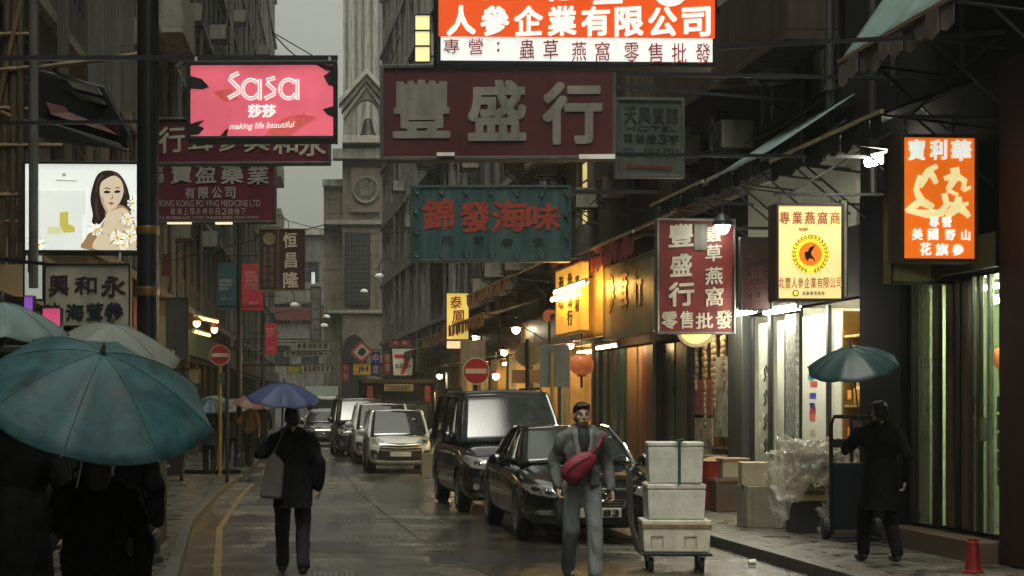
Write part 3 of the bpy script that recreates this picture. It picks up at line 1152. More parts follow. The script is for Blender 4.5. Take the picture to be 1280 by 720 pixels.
for k in range(8):
    a = k * PI / 4
    md.bar((.1 * math.cos(a), -.02, .1 * math.sin(a)), (.72 * math.cos(a), -.02, .72 * math.sin(a)), .06, .1)
    md.lathe([(.10, 0), (.11, .09), (.15, .09), (.16, 0)], 12, Matrix.Translation((.56 * math.cos(a + PI / 8), 0, .56 * math.sin(a + PI / 8))) @ mR)
md.build('medallion', M('stone_mid', (.28, .26, .21), .8, streak=.5), eb, loc=(ex(457), -.22, ez(238)))
gw = MB().box(ex(431), ex(463), -.1, .0, ez(384), ez(291))
gw.build('window', M('recess_shade', (.02, .02, .018), .5), eb)  # dark slab on the wall, its colour stands for shade behind the grille
gg = MB()
for k in range(9):
    x = ex(434) + (ex(460) - ex(434)) * k / 8
    gg.box(x - .03, x + .03, -.2, -.12, ez(380), ez(293))
for k in range(16):
    z = ez(380) + (ez(293) - ez(380)) * k / 15
    gg.box(ex(434), ex(460), -.18, -.13, z - .025, z + .025)
gg.build('grille', M('grille_iron', (.14, .15, .13), .5, .5), eb)
ad = MB()
ap = [(ex(427), 0.1)] + [(ex(442.5) + (ex(458) - ex(427)) / 2 * math.cos(PI - PI * k / 14), ez(446) + 1.4 * math.sin(PI * k / 14)) for k in range(15)] + [(ex(458), .1)]
ad.prism(ap, -.14, .02)
ad.build('doorway', M('recess_shade', (.02, .02, .018), .5), eb)  # slab proud of the wall, doorway shade put into its colour
# gable with bell: three stepped bands over an open arch
gz = ez(180)
pale2 = M('gable_white', (.5, .48, .41), .7, streak=.45)
for k in range(3):
    e = .40 * k
    o_ = .16 * k
    MB().prism([(ex(430) - o_, ez(150) + e), (ex(458), ez(112) + e), (ex(486) + o_, ez(150) + e), (ex(486) + o_, ez(150) + e + .36), (ex(458), ez(112) + e + .40), (ex(430) - o_, ez(150) + e + .36)], -.7 - .22 * k, .6).build('gable_band', pale2 if k != 1 else stone_pale, eb, bevel=.02)
ty = MB()
arc = [(ex(458) + (ex(474) - ex(458)) * math.cos(PI - PI * t / 12), ez(147) + 1.1 * math.sin(PI * t / 12)) for t in range(13)]
ty.prism([(ex(431), gz), (ex(442), gz), (ex(442), ez(147))] + arc[1:-1] + [(ex(474), ez(147)), (ex(474), gz), (ex(485), gz), (ex(485), ez(150)), (ex(458), ez(113)), (ex(431), ez(150))], -.5, .4)
ty.build('bell_arch', stone_pale, eb)
ebox('platform', 428, 488, 172, 181, -.9, .5, pale2)
MB().lathe([(0, 1.35), (.2, 1.3), (.32, 1.0), (.42, .5), (.62, .12), (.68, 0), (0, 0)], 20).build('bell', M('bell_bronze', (.04, .04, .036), .5, .6), eb, loc=(ex(460), -.2, gz + .25), smooth=True)

# tall block behind, and the low pale block seen through the gap
tb = thing('tower_block', 'tall pale grey block rising behind the bell gable', 'building', P(470, VY, 150) - Vector((0, 0, CH)))
facade_w = []
L = 12
tb.rotation_euler = (0, 0, PI)
tb.location = (10.5, 150, 0)
ops = []
for zz in range(6, 46, 3):
    for k in range(3):
        ops.append((k * 2.4 + .5, k * 2.4 + 1.6, zz + .8, zz + 2.2))
wall_mesh(10.6, 52, ops, 10).build('wall', render_pale, tb)
for o in ops:
    window(tb, *o, 'two', frame_grey, pane_dark)
pipes(tb, [(x, 3, 51, .11, .15) for x in (.25, 2.1, 4.6, 7.0, 7.5, 8.2, 8.9, 9.5, 10.3)])
lb_ = thing('office_block', 'low pale block with a red band seen through the gap beyond the left row', 'building', (-1.5, 135, 0), PI)
ops = []
for zz in (4, 7.2, 10.4):
    for k in range(4):
        ops.append((k * 2.2 + .4, k * 2.2 + 1.8, zz + .6, zz + 2.2))
wall_mesh(9.5, ez(290) + 2.0, ops, 8).build('wall', render_grey, lb_)
for o in ops:
    window(lb_, *o, 'three', frame_grey, pane_dark)
MB().box(0, 9.5, .01, .25, 8.1, 9.1).build('fascia', M('maroon_band', (.13, .03, .03), .5), lb_)
MB().box(-.2, 9.7, -.3, .3, ez(290) + 2.0, ez(290) + 2.5).build('cornice', stone_pale, lb_)
# ------------------------------------------------------------------ signs
class Sign:
    def __init__(s, name, label, box, d, face, frame=black_metal, th=.16, yaw=0, fr=.045, group=None, cat='sign', lip=.025, panel='panel'):
        s.box, s.d = box, d
        s.s = F / d
        x0, y0, x1, y1 = box
        s.W, s.H = (x1 - x0) / s.s, (y1 - y0) / s.s
        c = P((x0 + x1) / 2, y1, d)
        s.root = thing(name, label, cat, c, yaw, group)
        W, H = s.W, s.H
        f = MB()
        f.box(-W / 2, -W / 2 + fr, -th / 2 - lip, th / 2, 0, H).box(W / 2 - fr, W / 2, -th / 2 - lip, th / 2, 0, H)
        f.box(-W / 2 + fr, W / 2 - fr, -th / 2 - lip, th / 2, H - fr, H).box(-W / 2 + fr, W / 2 - fr, -th / 2 - lip, th / 2, 0, fr)
        f.box(-W / 2 + fr, W / 2 - fr, max(th / 2 - .03, -th / 2 + .022), th / 2 + .001, fr, H - fr)
        f.build('frame', frame, s.root, bevel=.006)
        if face:
            MB().box(-W / 2 + fr, W / 2 - fr, -th / 2, -th / 2 + .02, fr, H - fr).build(panel, face, s.root)
        s.y = -th / 2 - .002
        s.th = th

    def loc(s, px, py):
        return ((px - (s.box[0] + s.box[2]) / 2) / s.s, (s.box[3] - py) / s.s)

    def rect(s, mb, x0, y0, x1, y1, y=0, t=.008):
        a, b = s.loc(x0, y1), s.loc(x1, y0)
        mb.box(a[0], b[0], s.y - y - t, s.y - y, a[1], b[1])

    def text(s, items, mat, bold=.015, slant=.05, name='lettering', y=.0, keep=False, lean=0):
        """items: (string, px0, py0, px1, py1) in picture pixels"""
        mb = MB()
        for (t, x0, y0, x1, y1) in items:
            a, b = s.loc(x0, y1), s.loc(x1, y0)
            put_text(mb, t, (a[0] + b[0]) / 2, (a[1] + b[1]) / 2, b[0] - a[0], b[1] - a[1], s.y - y, bold, slant, keep, .008, lean=lean)
        return mb.build(name, mat, s.root)

    def shape(s, pts, mat, name, y=.0, t=.008):
        mb = MB()
        mb.prism([s.loc(*p) for p in pts], s.y - y - t, s.y - y)
        return mb.build(name, mat, s.root)

    def shapes(s, polys, mat, name, y=.0, t=.008):
        if len(polys) < 9:
            return [s.shape(pts, mat, name, y, t) for pts in polys]
        mb = MB()
        for pts in polys:
            mb.prism([s.loc(*p) for p in pts], s.y - y - t, s.y - y)
        return mb.build(name, mat, s.root)

    def arm(s, pts, r=.03, mat=black_metal, name='bracket'):
        """steel bracket given in world points"""
        inv = (Matrix.Translation(s.root.location) @ s.root.rotation_euler.to_matrix().to_4x4()).inverted()
        mb = MB()
        for a, b in zip(pts, pts[1:]):
            mb.bar(inv @ Vector(a), inv @ Vector(b), r * 1.3, r * 1.3)
        return mb.build(name, mat, s.root)


def ell_pts(cx, cy, rx_, ry, n=20, a0=0, a1=2 * PI):
    return [(cx + rx_ * math.cos(a0 + (a1 - a0) * k / n), cy + ry * math.sin(a0 + (a1 - a0) * k / n)) for k in range(n)]


def smooth(pts, n=4):
    """closed Catmull-Rom curve through the points"""
    out = []
    m = len(pts)
    for i in range(m):
        p0, p1, p2, p3 = pts[i - 1], pts[i], pts[(i + 1) % m], pts[(i + 2) % m]
        for k in range(n):
            t = k / n
            out.append(tuple(.5 * (2 * p1[q] + (p2[q] - p0[q]) * t + (2 * p0[q] - 5 * p1[q] + 4 * p2[q] - p3[q]) * t * t + (3 * p1[q] - p0[q] - 3 * p2[q] + p3[q]) * t ** 3) for q in (0, 1)))
    return out


def chars(t, x0, y0, x1, y1, fill=.9):
    """spread the characters of t evenly over a row"""
    n = len(t)
    w_ = (x1 - x0) / n
    return [(c, x0 + w_ * i + w_ * (1 - fill) / 2, y0, x0 + w_ * (i + 1) - w_ * (1 - fill) / 2, y1) for i, c in enumerate(t) if c != ' ']


grey_ink = M('faded_white', (.30, .285, .25), .6, streak=.3)
cream_ink = M('cream_letter', (.58, .54, .42), .6, streak=.2)
maroon_f = M('maroon_face', (.105, .022, .026), .45, streak=.3, var=.25)
maroon_p = M('maroon_purple', (.15, .022, .042), .4, streak=.3)
red_f = M('red_face', (.19, .025, .02), .45, streak=.35)
W_EM = lit('lit_white', (.86, .9, .84, 1), .80)

# big orange lightbox at the top of the picture
orange = lit('lit_orange', (.78, .085, .012, 1), .78, .12)
S = Sign('lightbox_sign', 'big glowing orange and white ginseng shop lightbox hanging at the top over the road', (543, -24, 893, 86), 17.0, W_EM, th=.3, yaw=R(2), lip=.0)
mb = MB(); S.rect(mb, 546, -22, 890, 51, 0, .006); mb.build('orange_face', orange, S.root)
S.text(chars('人參企業有限公司', 553, 13, 887, 49, .84), W_EM, .035, .06, y=.006)
S.text([('北', 671, -34, 713, 6), ('豐', 738, -30, 774, 9)], W_EM, .03, .05, y=.006)
S.shape(ell_pts(834, -8, 22, 20), W_EM, 'emblem', .006)
S.shape(ell_pts(603, -8, 17, 14), lit('lit_yellow', (.95, .62, .05, 1), .8), 'emblem', .006)
S.shapes([ell_pts(620, 59, 1.6, 1.6, 10), ell_pts(620, 67.5, 1.6, 1.6, 10)], M('red_ink', (.42, .02, .03), .5, emit=.12), 'colon_dot')
S.text([('專', 552, 54, 572, 72), ('營', 583, 53, 601, 73)] + chars('蟲草', 641, 54, 700, 78, .62) + chars('燕窩', 706, 56, 764, 80, .62) + chars('零售批發', 771, 57, 890, 83, .62),
       M('red_ink', (.42, .02, .03), .5, emit=.12), .008, .06)
S.arm([P(560, -20, 17.1), (5.9, 17.1, 6.2)], .04)
S.arm([P(893, 60, 17.1), (6.5, 17.3, 5.4)], .03)

# large dark maroon board
S = Sign('shop_sign', 'large dark maroon board with three grey block characters hung over the street', (475, 82, 768, 202), 20.0, maroon_f, frame_grey, th=.2, yaw=R(-2.5))
S.text([('豐', 492, 102, 562, 173), ('盛', 585, 103, 656, 177), ('行', 678, 106, 750, 182)], grey_ink, .035, 0, y=.0)
mb = MB(); S.rect(mb, 546, 192.5, 568, 196.5, .03, .03); S.rect(mb, 722, 196, 766, 201.5, .03, .03)
mb.build('reflector', M('enamel_glow', (.7, .66, .58), .4, emit=.25), S.root)  # brightness of the reflectors put in as a faint glow
S.arm([P(768, 92, 20.1), (6.6, 20.3, 5.5)], .035)
S.arm([P(768, 193, 20.1), (6.55, 20.4, 4.6)], .03)
S.arm([P(650, 84, 20.05), (3.2, 20.1, 6.9), (6.5, 20.4, 7.2)], .015)

# hotel board
S = Sign('hotel_sign', 'faded grey green guest house board with a red arrow, beside the big maroon board', (767, 123, 855, 223), 24.0, M('sage_face', (.075, .088, .07), .6, streak=.5), frame_grey, th=.1, yaw=R(3))
dk_ink = M('faded_ink', (.022, .026, .024), .6, streak=.3)
S.text(chars('天興賓館', 778, 134, 848, 155, .9), dk_ink, .02, 0)
S.text([('HOTEL', 781, 158, 845, 164)], dk_ink, .005, 0)
S.text(chars('電梯按３字', 777, 168, 849, 180, .86), dk_ink, .015, 0)
S.text([('TEL : 2815 5763', 778, 186, 848, 197)], dk_ink, .01, 0)
S.shapes([[(782, 206), (832, 208), (832, 204.5), (840, 209.5), (832, 214), (832, 212), (782, 211)]], M('arrow_red', (.13, .025, .02), .5), 'arrow')
S.arm([P(767, 108, 24), (5.2, 24, 5.95), (6.4, 24.2, 5.9)], .03)
S.arm([P(790, 123, 24), P(790, 108, 24)], .015)
S.arm([P(835, 123, 24), P(835, 108, 24)], .015)

# teal neon sign
S = Sign('neon_sign', 'weathered teal sign with four red brush characters and unlit neon tubes above the traffic lane', (513, 233, 713, 328), 32.0, M('teal_face', (.012, .062, .068), .5, streak=.55, streak_col=(.10, .14, .12, 1), bump=.1), M('teal_frame', (.03, .07, .07), .5, streak=.5), th=.28, yaw=R(-1))
S.text([('錦', 528, 249, 567, 288), ('發', 574, 253, 612, 291), ('海', 614, 252, 658, 291), ('味', 657, 256, 699, 289)], M('brush_red', (.36, .045, .022), .5, streak=.2), .03, .06)
S.text([('燕', 551, 295, 566, 307), ('窩', 590, 295, 605, 307), ('參', 626, 298, 641, 310), ('茸', 664, 298, 679, 310)], M('dead_neon', (.012, .025, .027), .4), .01, 0, name='neon_lettering')
nm_ = MB()
for (a, b) in [(521 + 31 * k, 239 + .6 * k) for k in range(7)] + [(521 + 31 * k, 318 + .3 * k) for k in range(7)] + [(520, 263), (520, 289), (706, 268), (706, 294)]:
    for (dx, dy, ex_, ey) in ((0, 0, 5, 5), (5, 5, 8, -2), (2, 6, 6, 7), (0, 3, 3, 7)):
        p, q = S.loc(a + dx - 4, b + dy - 3), S.loc(a + ex_ - 4, b + ey - 3)
        nm_.tube([(p[0], S.y - .03, p[1]), (q[0], S.y - .03, q[1])], .012, 6)
nm_.build('neon_tube', M('dead_neon2', (.09, .12, .11), .3), S.root)
S.arm([P(713, 240, 32), (5.7, 32, CH + (VY - 240) * 32 / F)], .06, dark_metal)
S.arm([P(713, 322, 32), (5.7, 32, CH + (VY - 312) * 32 / F)], .04, dark_metal)
S.arm([P(640, 233, 32.05), P(760, 120, 32.3)], .012, dark_metal)

# pink lightbox on the left beam
pinkf = lit('lit_pink', (.80, .135, .19, 1), .72, .35, .9)
S = Sign('lightbox_sign', 'glowing pink cosmetics lightbox with white script hanging from the steel beam', (235, 80, 422, 178), 17.4, pinkf, black_metal, th=.3, yaw=R(-1), fr=.04)
logo, groove = MB(), MB()
for path in ([(300, 95), (291, 99), (289, 103), (299, 113), (300, 119), (287, 126)], [(345, 101), (335, 104), (335, 108), (344, 116), (344, 121), (332, 127)]):
    for m_, r0, dy in ((logo, 2.7, .006), (groove, .6, .012)):
        m_.tube([(S.loc(*p)[0], S.y - dy, S.loc(*p)[1]) for p in path], r0 / S.s, 8)
for cx_ in (315, 361.5):
    for m_, r0, dy in ((logo, 2.5, .006), (groove, .55, .012)):
        m_.tube([(S.loc(*p)[0], S.y - dy, S.loc(*p)[1]) for p in ell_pts(cx_, 115, 10.2, 11.5, 26, .5, 2 * PI - .5)], r0 / S.s, 8)
        m_.tube([(S.loc(*p)[0], S.y - dy, S.loc(*p)[1]) for p in [(cx_ + 11, 102.5), (cx_ + 11, 128.5)]], r0 / S.s, 8)
for m_, dy in ((logo, .006), (groove, .012)):
    for v in m_.v:
        v.y = S.y - dy + (v.y - S.y + dy) * .15
logo.build('logo_lettering', W_EM, S.root)
groove.build('logo_groove', pinkf, S.root)
S.text(chars('莎莎', 311, 134, 346, 150, .95), W_EM, .03, 0)
S.text([('making life beautiful', 289, 156, 368, 166)], W_EM, .004, .03, lean=.25)
leafm = M('leaf_black', (.012, .014, .014), .5)
S.shapes([[(239, 98), (254, 102), (263, 112), (255, 115), (239, 114)], [(239, 158), (249, 155), (257, 153), (250, 160), (257, 163), (250, 171), (239, 172)],
          [(396, 85), (418, 86), (418, 94), (408, 92)], [(405, 99), (418, 90), (418, 112), (411, 110)], [(404, 140), (418, 136), (418, 150), (410, 147)],
          [(276, 174), (283, 166), (287, 163), (285, 174)]], leafm, 'leaf_shape')
S.shapes([[(330, 174), (345, 158), (362, 148), (380, 146), (398, 150), (380, 160), (362, 174)], [(268, 118), (290, 114), (300, 128), (282, 130)]], lit('lit_coral', (.62, .10, .09, 1), .6, .4, 3), 'floral_shape', -.0015, .004)
zb = CH + (VY - 70) * 17.4 / F
S.arm([(-4.2, 17.5, zb), (-.06, 17.5, zb)], .035, dark_metal, 'support_beam')
S.arm([P(245, 80, 17.4), P(245, 72, 17.45)], .02)
S.arm([P(412, 80, 17.4), P(412, 72, 17.45)], .02)
# guy wire and floodlamp over the beam
S.arm([P(340, 40, 17.6), P(395, 72, 17.5)], .008)

# maroon boards under it
S = Sign('shop_sign', 'long maroon board with cream brush characters, partly hidden behind the pink lightbox', (188, 148, 414, 207), 19.4, maroon_p, frame_grey, th=.14, yaw=R(-2), fr=.03)
S.text([('行', 199, 159, 232, 192), ('茸', 236, 162, 267, 190), ('參', 270, 162, 301, 190), ('興', 306, 164, 338, 191), ('和', 342, 166, 373, 194), ('永', 374, 167, 408, 197)], cream_ink, .02, .05)
S.arm([P(188, 152, 19.4), (-4.2, 19.5, 4.85)], .03)
S = Sign('shop_sign', 'maroon medicine company board with English line, just under the long maroon board', (186, 204, 346, 280), 21.0, maroon_p, frame_grey, th=.14, yaw=R(-2), fr=.03)
g2 = M('letter_grey', (.42, .39, .36), .6)
S.text([('寶', 214, 204, 241, 230), ('盈', 245, 207, 271, 230), ('藥', 277, 206, 305, 231), ('業', 310, 207, 337, 232), ('香', 193, 204, 206, 216), ('港', 193, 217, 206, 229)] + chars('有限公司', 230, 235, 297, 249, .75), g2, .02, .05)
S.text([('HONG KONG PO YING MEDICINE LTD', 197, 251, 326, 259)], g2, .01, 0)
S.text(chars('香港上環永樂街８２號地下', 213, 261, 309, 269, .8), g2, .005, 0, name='small_lettering')
S.text([('G/F 82 WING LOK STREET, SHEUNG WAN, HONG KONG', 200, 271, 324, 275)], g2, .003, 0, name='small_lettering')
mb = MB(); S.rect(mb, 211, 279.4, 241, 281.5, .05, .05); S.rect(mb, 271, 279.6, 292, 282, .05, .05)
mb.build('strip_light', lit('strip_glow', (1, .9, .6, 1), .9, .1), S.root)
S.arm([P(186, 210, 21), (-4.2, 21, 4.6)], .03)

# bright advert lightbox at the left
S = Sign('advert_lightbox', 'bright white advert lightbox showing a dark haired woman with white flowers', (31, 204, 176, 318), 20.5, W_EM, black_metal, th=.35, yaw=R(2), fr=.035, panel='backlit_panel')
em_hair = M('print_hair', (.028, .018, .012), .5, emit=.35)
em_skin = lit('print_skin', (.72, .60, .42, 1), .72, .1)
em_skin2 = lit('print_skin_shade', (.40, .25, .12, 1), .6, .2)
S.shapes([smooth([(118, 270), (115, 252), (118, 235), (123, 222), (131, 216), (143, 216), (152, 221), (159, 232), (163, 245), (166, 262), (160, 268), (150, 258), (141, 262), (133, 274), (125, 283), (117, 280)])], em_hair, 'printed_hair', 0, .004)
S.shapes([smooth([(107, 313), (109, 300), (114, 293), (124, 288), (133, 276), (134, 266), (148, 258), (160, 262), (168, 275), (171, 313)])], em_skin2, 'printed_shoulder', .001, .004)
S.shapes([smooth([(120, 313), (124, 296), (131, 283), (136, 268), (146, 264), (157, 262), (166, 276), (170, 313)])], em_skin, 'printed_shoulder', .002, .005)
S.shapes([smooth([(127, 246), (127, 235), (131, 228), (144, 222), (153, 228), (156, 240), (153, 252), (146, 262), (136, 267), (130, 258)])], em_skin, 'printed_face', .003, .006)
S.shapes([[(131.5, 242), (135, 240.2), (139.5, 241.5), (139.5, 243.4), (135, 244), (132, 243.4)], [(144.5, 241.5), (148, 239.8), (152, 240.6), (152, 242.6), (148, 243.6), (145, 243.3)], [(131, 238.6), (135, 236.6), (140, 237.8), (140, 238.8), (135, 238)], [(144, 237.6), (149, 236), (153, 237.6), (149, 237.4)]], em_hair, 'printed_eye', .005, .006)
S.shapes([[(137, 256), (141, 254.5), (145, 256), (141, 258.5)]], lit('print_lip', (.5, .15, .12, 1), .5), 'printed_mouth', .005, .006)
S.shapes([[(142, 242), (143.2, 250.5), (139.5, 252), (139.5, 251), (141.6, 250)]], em_skin2, 'printed_nose', .005, .006)
hs_ = M('print_hair_light', (.09, .05, .03), .5, emit=.5)
S.shapes([smooth(q_) for q_ in ([(143, 217), (150, 221), (156, 230), (159, 243), (156, 243), (152, 231), (147, 224)], [(129, 220), (124, 228), (121, 242), (123, 242), (126, 230), (131, 223)], [(122, 250), (121, 262), (124, 276), (127, 276), (124, 262), (124, 250)], [(159, 250), (161, 258), (163, 264), (161, 259)])], hs_, 'printed_hair_strand', .004, .004)
S.shapes([smooth([(128, 247), (129, 256), (134, 264), (137, 265), (133, 258), (131, 249)]), smooth([(150, 256), (146, 261), (139, 266), (147, 263)])], lit('print_skin_mid', (.58, .42, .25, 1), .66, .1), 'printed_cheek', .0035, .0065)
S.shapes([[(34, 240), (110, 240), (110, 272), (34, 272)], [(34, 272), (106, 272), (106, 315), (34, 315)]], lit('print_mist', (.80, .84, .78, 1), .78, .1), 'printed_backdrop', -.0005, .002)
petal, dkl, yel = [], [], []
for (fx, fy, r_) in ((168, 256, 7), (161, 276, 7), (171, 288, 6), (164, 297, 8), (148, 299, 8), (122, 289, 7), (156, 308, 6), (43, 300, 5), (52, 308, 6)):
    for k in range(9):
        a = k * 2 * PI / 9
        petal.append([(fx + .25 * r_ * math.cos(a), fy + .25 * r_ * math.sin(a)), (fx + r_ * math.cos(a - .25), fy + r_ * math.sin(a - .25)), (fx + 1.12 * r_ * math.cos(a), fy + 1.12 * r_ * math.sin(a)), (fx + r_ * math.cos(a + .25), fy + r_ * math.sin(a + .25))])
    for k in range(6):
        a = k * 1.05 + fx
        dkl.append([(fx + r_ * .5 * math.cos(a - .3), fy + r_ * .5 * math.sin(a - .3)), (fx + 1.7 * r_ * math.cos(a), fy + 1.7 * r_ * math.sin(a)), (fx + r_ * .5 * math.cos(a + .3), fy + r_ * .5 * math.sin(a + .3))])
    yel.append(ell_pts(fx, fy, r_ * .3, r_ * .3, 10))
clampx = lambda polys: [[(min(173.5, max(34, x)), min(315, y)) for x, y in q] for q in polys]
S.shapes(clampx(dkl), lit('print_leaf', (.16, .17, .03, 1), .5), 'printed_leaf', .004, .007)
S.shapes(clampx(petal), lit('print_petal', (.86, .86, .76, 1), .85), 'printed_petal', .0055, .008)
S.shapes(clampx(yel), lit('print_yellow', (.8, .5, .04, 1), .7), 'printed_flower_centre', .008, .008)
S.shapes([[(77, 268), (88, 266), (88, 282), (94, 284), (96, 286), (96, 292), (82, 293), (77, 284)]], lit('print_bottle', (.62, .55, .12, 1), .7), 'printed_bottle', .001, .005)
S.shapes([[(62, 285), (80, 285), (80, 294), (62, 295)]], lit('print_pale', (.74, .72, .42, 1), .75), 'printed_bottle', .0015, .005)
gt = lit('print_grey', (.45, .46, .42, 1), .55)
S.shapes([[(72, 227), (98, 228), (98, 229.4), (72, 228.6)], [(80, 219), (85, 219), (85, 223), (80, 223)]], gt, 'printed_line', .001, .005)
S.arm([(-4.2, 20.7, 4.6), P(50, 204, 20.6)], .03)

# beige board below
S = Sign('shop_sign', 'beige board with purple and navy brush characters under the bright advert lightbox', (56, 329, 164, 409), 19.8, M('beige_face', (.52, .49, .38), .55, streak=.3), dark_metal, th=.1, fr=.02)
S.text([('興', 62, 344, 87, 370), ('和', 94, 346, 122, 368), ('永', 127, 345, 158, 371)], M('purple_ink', (.035, .012, .025), .5), .025, .06)
S.text([('味', 57, 379, 77, 401), ('海', 83, 380, 106, 401), ('茸', 109, 379, 130, 402), ('參', 131, 378, 155, 402)], M('navy_ink', (.012, .018, .035), .5), .03, .06)
S.arm([P(60, 330, 19.8), (-4.2, 19.9, 3.4)], .03)
S.arm([P(150, 329, 19.85), P(150, 316, 20.3)], .02)

# two lit pink and violet boxes above the umbrellas
for nm, lb2, bx, cm in (('carton_lantern', 'small glowing pink box light above the far left umbrella', (54, 385, 78, 416), (.72, .09, .22, 1)), ('carton_lantern', 'narrow glowing violet box light beside the pink one', (31, 370, 44, 405), (.30, .10, .55, 1))):
    S = Sign('box_light', lb2, bx, 19.0, lit('lit_' + bx.__repr__(), cm, .65), dark_metal, th=.16, fr=.01)
    S.arm([P(bx[0] + 3, bx[1] + 2, 19), (-4.2, 19.1, P(0, bx[1] + 2, 19).z)], .015)
S = Sign('strip_lightbox', 'narrow white glowing strip box at the far left edge beside the advert', (30, 318, 56, 376), 21.5, lit('lit_pale', (.6, .66, .56, 1), .5), dark_metal, th=.1, fr=.02)
S.arm([P(34, 322, 21.5), (-4.2, 21.6, P(0, 322, 21.5).z)], .02)

# hanging double board far left of centre
S = Sign('shop_sign', 'small dark brown hanging board with three vertical characters and a round crest', (323, 286, 382, 364), 38.0, M('plum_face', (.04, .014, .022), .45, streak=.3), M('brass_frame', (.2, .15, .08), .5, .5), th=.12, yaw=R(2), fr=.02)
S.text([('恒', 354, 291, 371, 310), ('昌', 356, 316, 371, 335), ('隆', 354, 340, 373, 360)], cream_ink, .025, .05)
mb = MB(); S.rect(mb, 347, 287, 348.4, 362, 0, .02); mb.build('divider', M('brass_frame', (.2, .15, .08)), S.root)
S.text(chars('參茸海味', 0, 0, 1, 1)[:0] + [(c, 329, 309 + 8.6 * i, 334, 316 + 8.6 * i) for i, c in enumerate('參茸燕窩藥材')] + [(c, 337, 309 + 8.6 * i, 342, 316 + 8.6 * i) for i, c in enumerate('環球海味批發')], M('faded_gold', (.2, .17, .11), .5), .01, 0, name='small_lettering')
mb = MB(); c_ = S.loc(336.5, 299.5)
mb.lathe([(0, 0), (.09, 0), (.1, .015), (.13, .015), (.135, 0)], 20, Matrix.Translation((c_[0], S.y, c_[1])) @ Matrix.Rotation(R(90), 4, 'X'))
mb.build('crest', M('faded_gold', (.2, .17, .11)), S.root)
S.arm([P(330, 286, 38), P(318, 300, 37.8), (-4.45, 37.5, 4.6)], .02)
S.arm([P(382, 287, 38), P(405, 281, 38.3)], .015)
S.arm([P(361, 285, 38), P(360, 276, 38), P(352, 270, 38), P(344, 268, 38)], .012)

# street lamp post with the two banners
post = thing('lamp_post', 'tall dark lamp post on the left pavement carrying a teal and a red banner', 'lamp post', P(299, 504, 45) - Vector((0, 0, CH - .12)))
MB().tube([(0, 0, 0), (0, 0, 1.2), (0, 0, 6.6)], [.11, .075, .06], 12).lathe([(.16, 0), (.15, .25), (.11, .35)], 14).build('post', black_metal, post)
MB().bar((-.55, 0, CH + 3.65), (.6, 0, CH + 3.65), .03, .03).bar((-.55, 0, CH + 2.35), (.6, 0, CH + 2.35), .03, .03).build('banner_arm', black_metal, post)


def banner(lb2, bx, d, fm, rows, ink):
    S = Sign('banner', lb2, bx, d, fm, fm, th=.03, fr=.01, cat='banner', panel='cloth', lip=0)
    S.text(rows, ink, .012, 0)
    return S


bn = banner('teal blue street banner with grey lettering hanging left of the lamp post', (272, 329, 296, 388), 45, M('banner_teal', (.018, .085, .11), .6), [('MATERIALS', 274, 349, 291, 353), ('DESIGN', 274, 354, 290, 358), ('SHOW', 274, 359, 286, 363), ('2014', 276, 373, 291, 374.6)], M('banner_ink', (.5, .52, .52), .6))
red_b = M('banner_red', (.46, .035, .06), .6)
pk = M('banner_pink', (.75, .38, .40), .6)
bn = banner('larger red street banner hanging right of the lamp post', (302, 330, 329, 388), 45, red_b, [('EVERY', 306, 339, 320, 343), ('THING', 306, 344, 322, 348), ('NEW AND', 306, 349, 326, 353), ('COMING', 306, 354, 324, 358), ('TO TOWN', 306, 359, 322, 362), ('2014', 311, 377, 323, 380)], pk)
bn = banner('smaller red street banner on the second, farther lamp post', (331, 404, 346, 443), 62, red_b, [('EVERY', 333, 410, 343, 413), ('THING', 333, 414, 343, 417), ('NEW', 333, 418, 341, 421), ('2014', 334, 434, 343, 437)], pk)
post2 = again(post, 'second dark lamp post farther down the left pavement with the smaller red banner', P(329, 504, 62) - Vector((0, 0, CH - .12)))

# far street signs at left of centre
blackb = M('ink_black', (.02, .02, .02), .5)
whb = M('board_white', (.42, .41, .34), .5, streak=.3)
for lb2, bx, d, t in (('upper small cream board with black characters far down the street', (369, 427, 412, 438), 72, '參茸海味燕窩'), ('lower cream board with black characters touching the upper cream one', (354, 438.5, 414, 446), 73, '參茸海味燕窩藥材'), ('cream board with black characters just above the blue umbrella', (377, 455, 414, 467), 71, '參茸藥材批發')):
    S = Sign('shop_sign', lb2, bx, d, whb, dark_metal, th=.12, fr=.02)
    S.text(chars(t, bx[0] + 2, bx[1] + 2, bx[2] - 2, bx[3] - 2, .8), blackb, .02, 0)
    S.arm([P(bx[0], bx[1] + 1, d), (-4.6, d, P(0, bx[1] + 1, d).z)], .03)
S = Sign('shop_sign', 'small yellow and green square board beside the lower cream board', (359, 456, 376, 468), 71.5, M('board_yellow', (.4, .36, .06), .5, var=.6, scale=3), dark_metal, th=.1, fr=.02)
S.arm([P(359, 457, 71.5), (-4.6, 71.5, P(0, 457, 71.5).z)], .03)
S = Sign('vertical_sign', 'narrow grey vertical board of stacked panels near the gap of sky', (388, 358, 401, 428), 80, M('board_grey', (.16, .16, .14), .6, streak=.4), dark_metal, th=.2, fr=.03)
mb = MB()
for k in range(5):
    S.rect(mb, 390, 362 + k * 13, 399, 372 + k * 13, 0, .02)
mb.build('sign_panel', M('board_pale', (.24, .24, .21), .6, var=.6, scale=4), S.root)
S.arm([P(388, 362, 80), (-4.6, 80, P(0, 362, 80).z)], .04)
S.arm([P(388, 424, 80), (-4.6, 80, P(0, 424, 80).z)], .04)
S = Sign('vertical_sign', 'small bright white upright light above the grey vertical board', (389, 340, 394, 355), 79, lit('lit_cool', (.7, .8, .75, 1), .6), dark_metal, th=.1, fr=.01)
S.arm([P(389, 342, 79), (-4.6, 79, P(0, 342, 79).z)], .03)
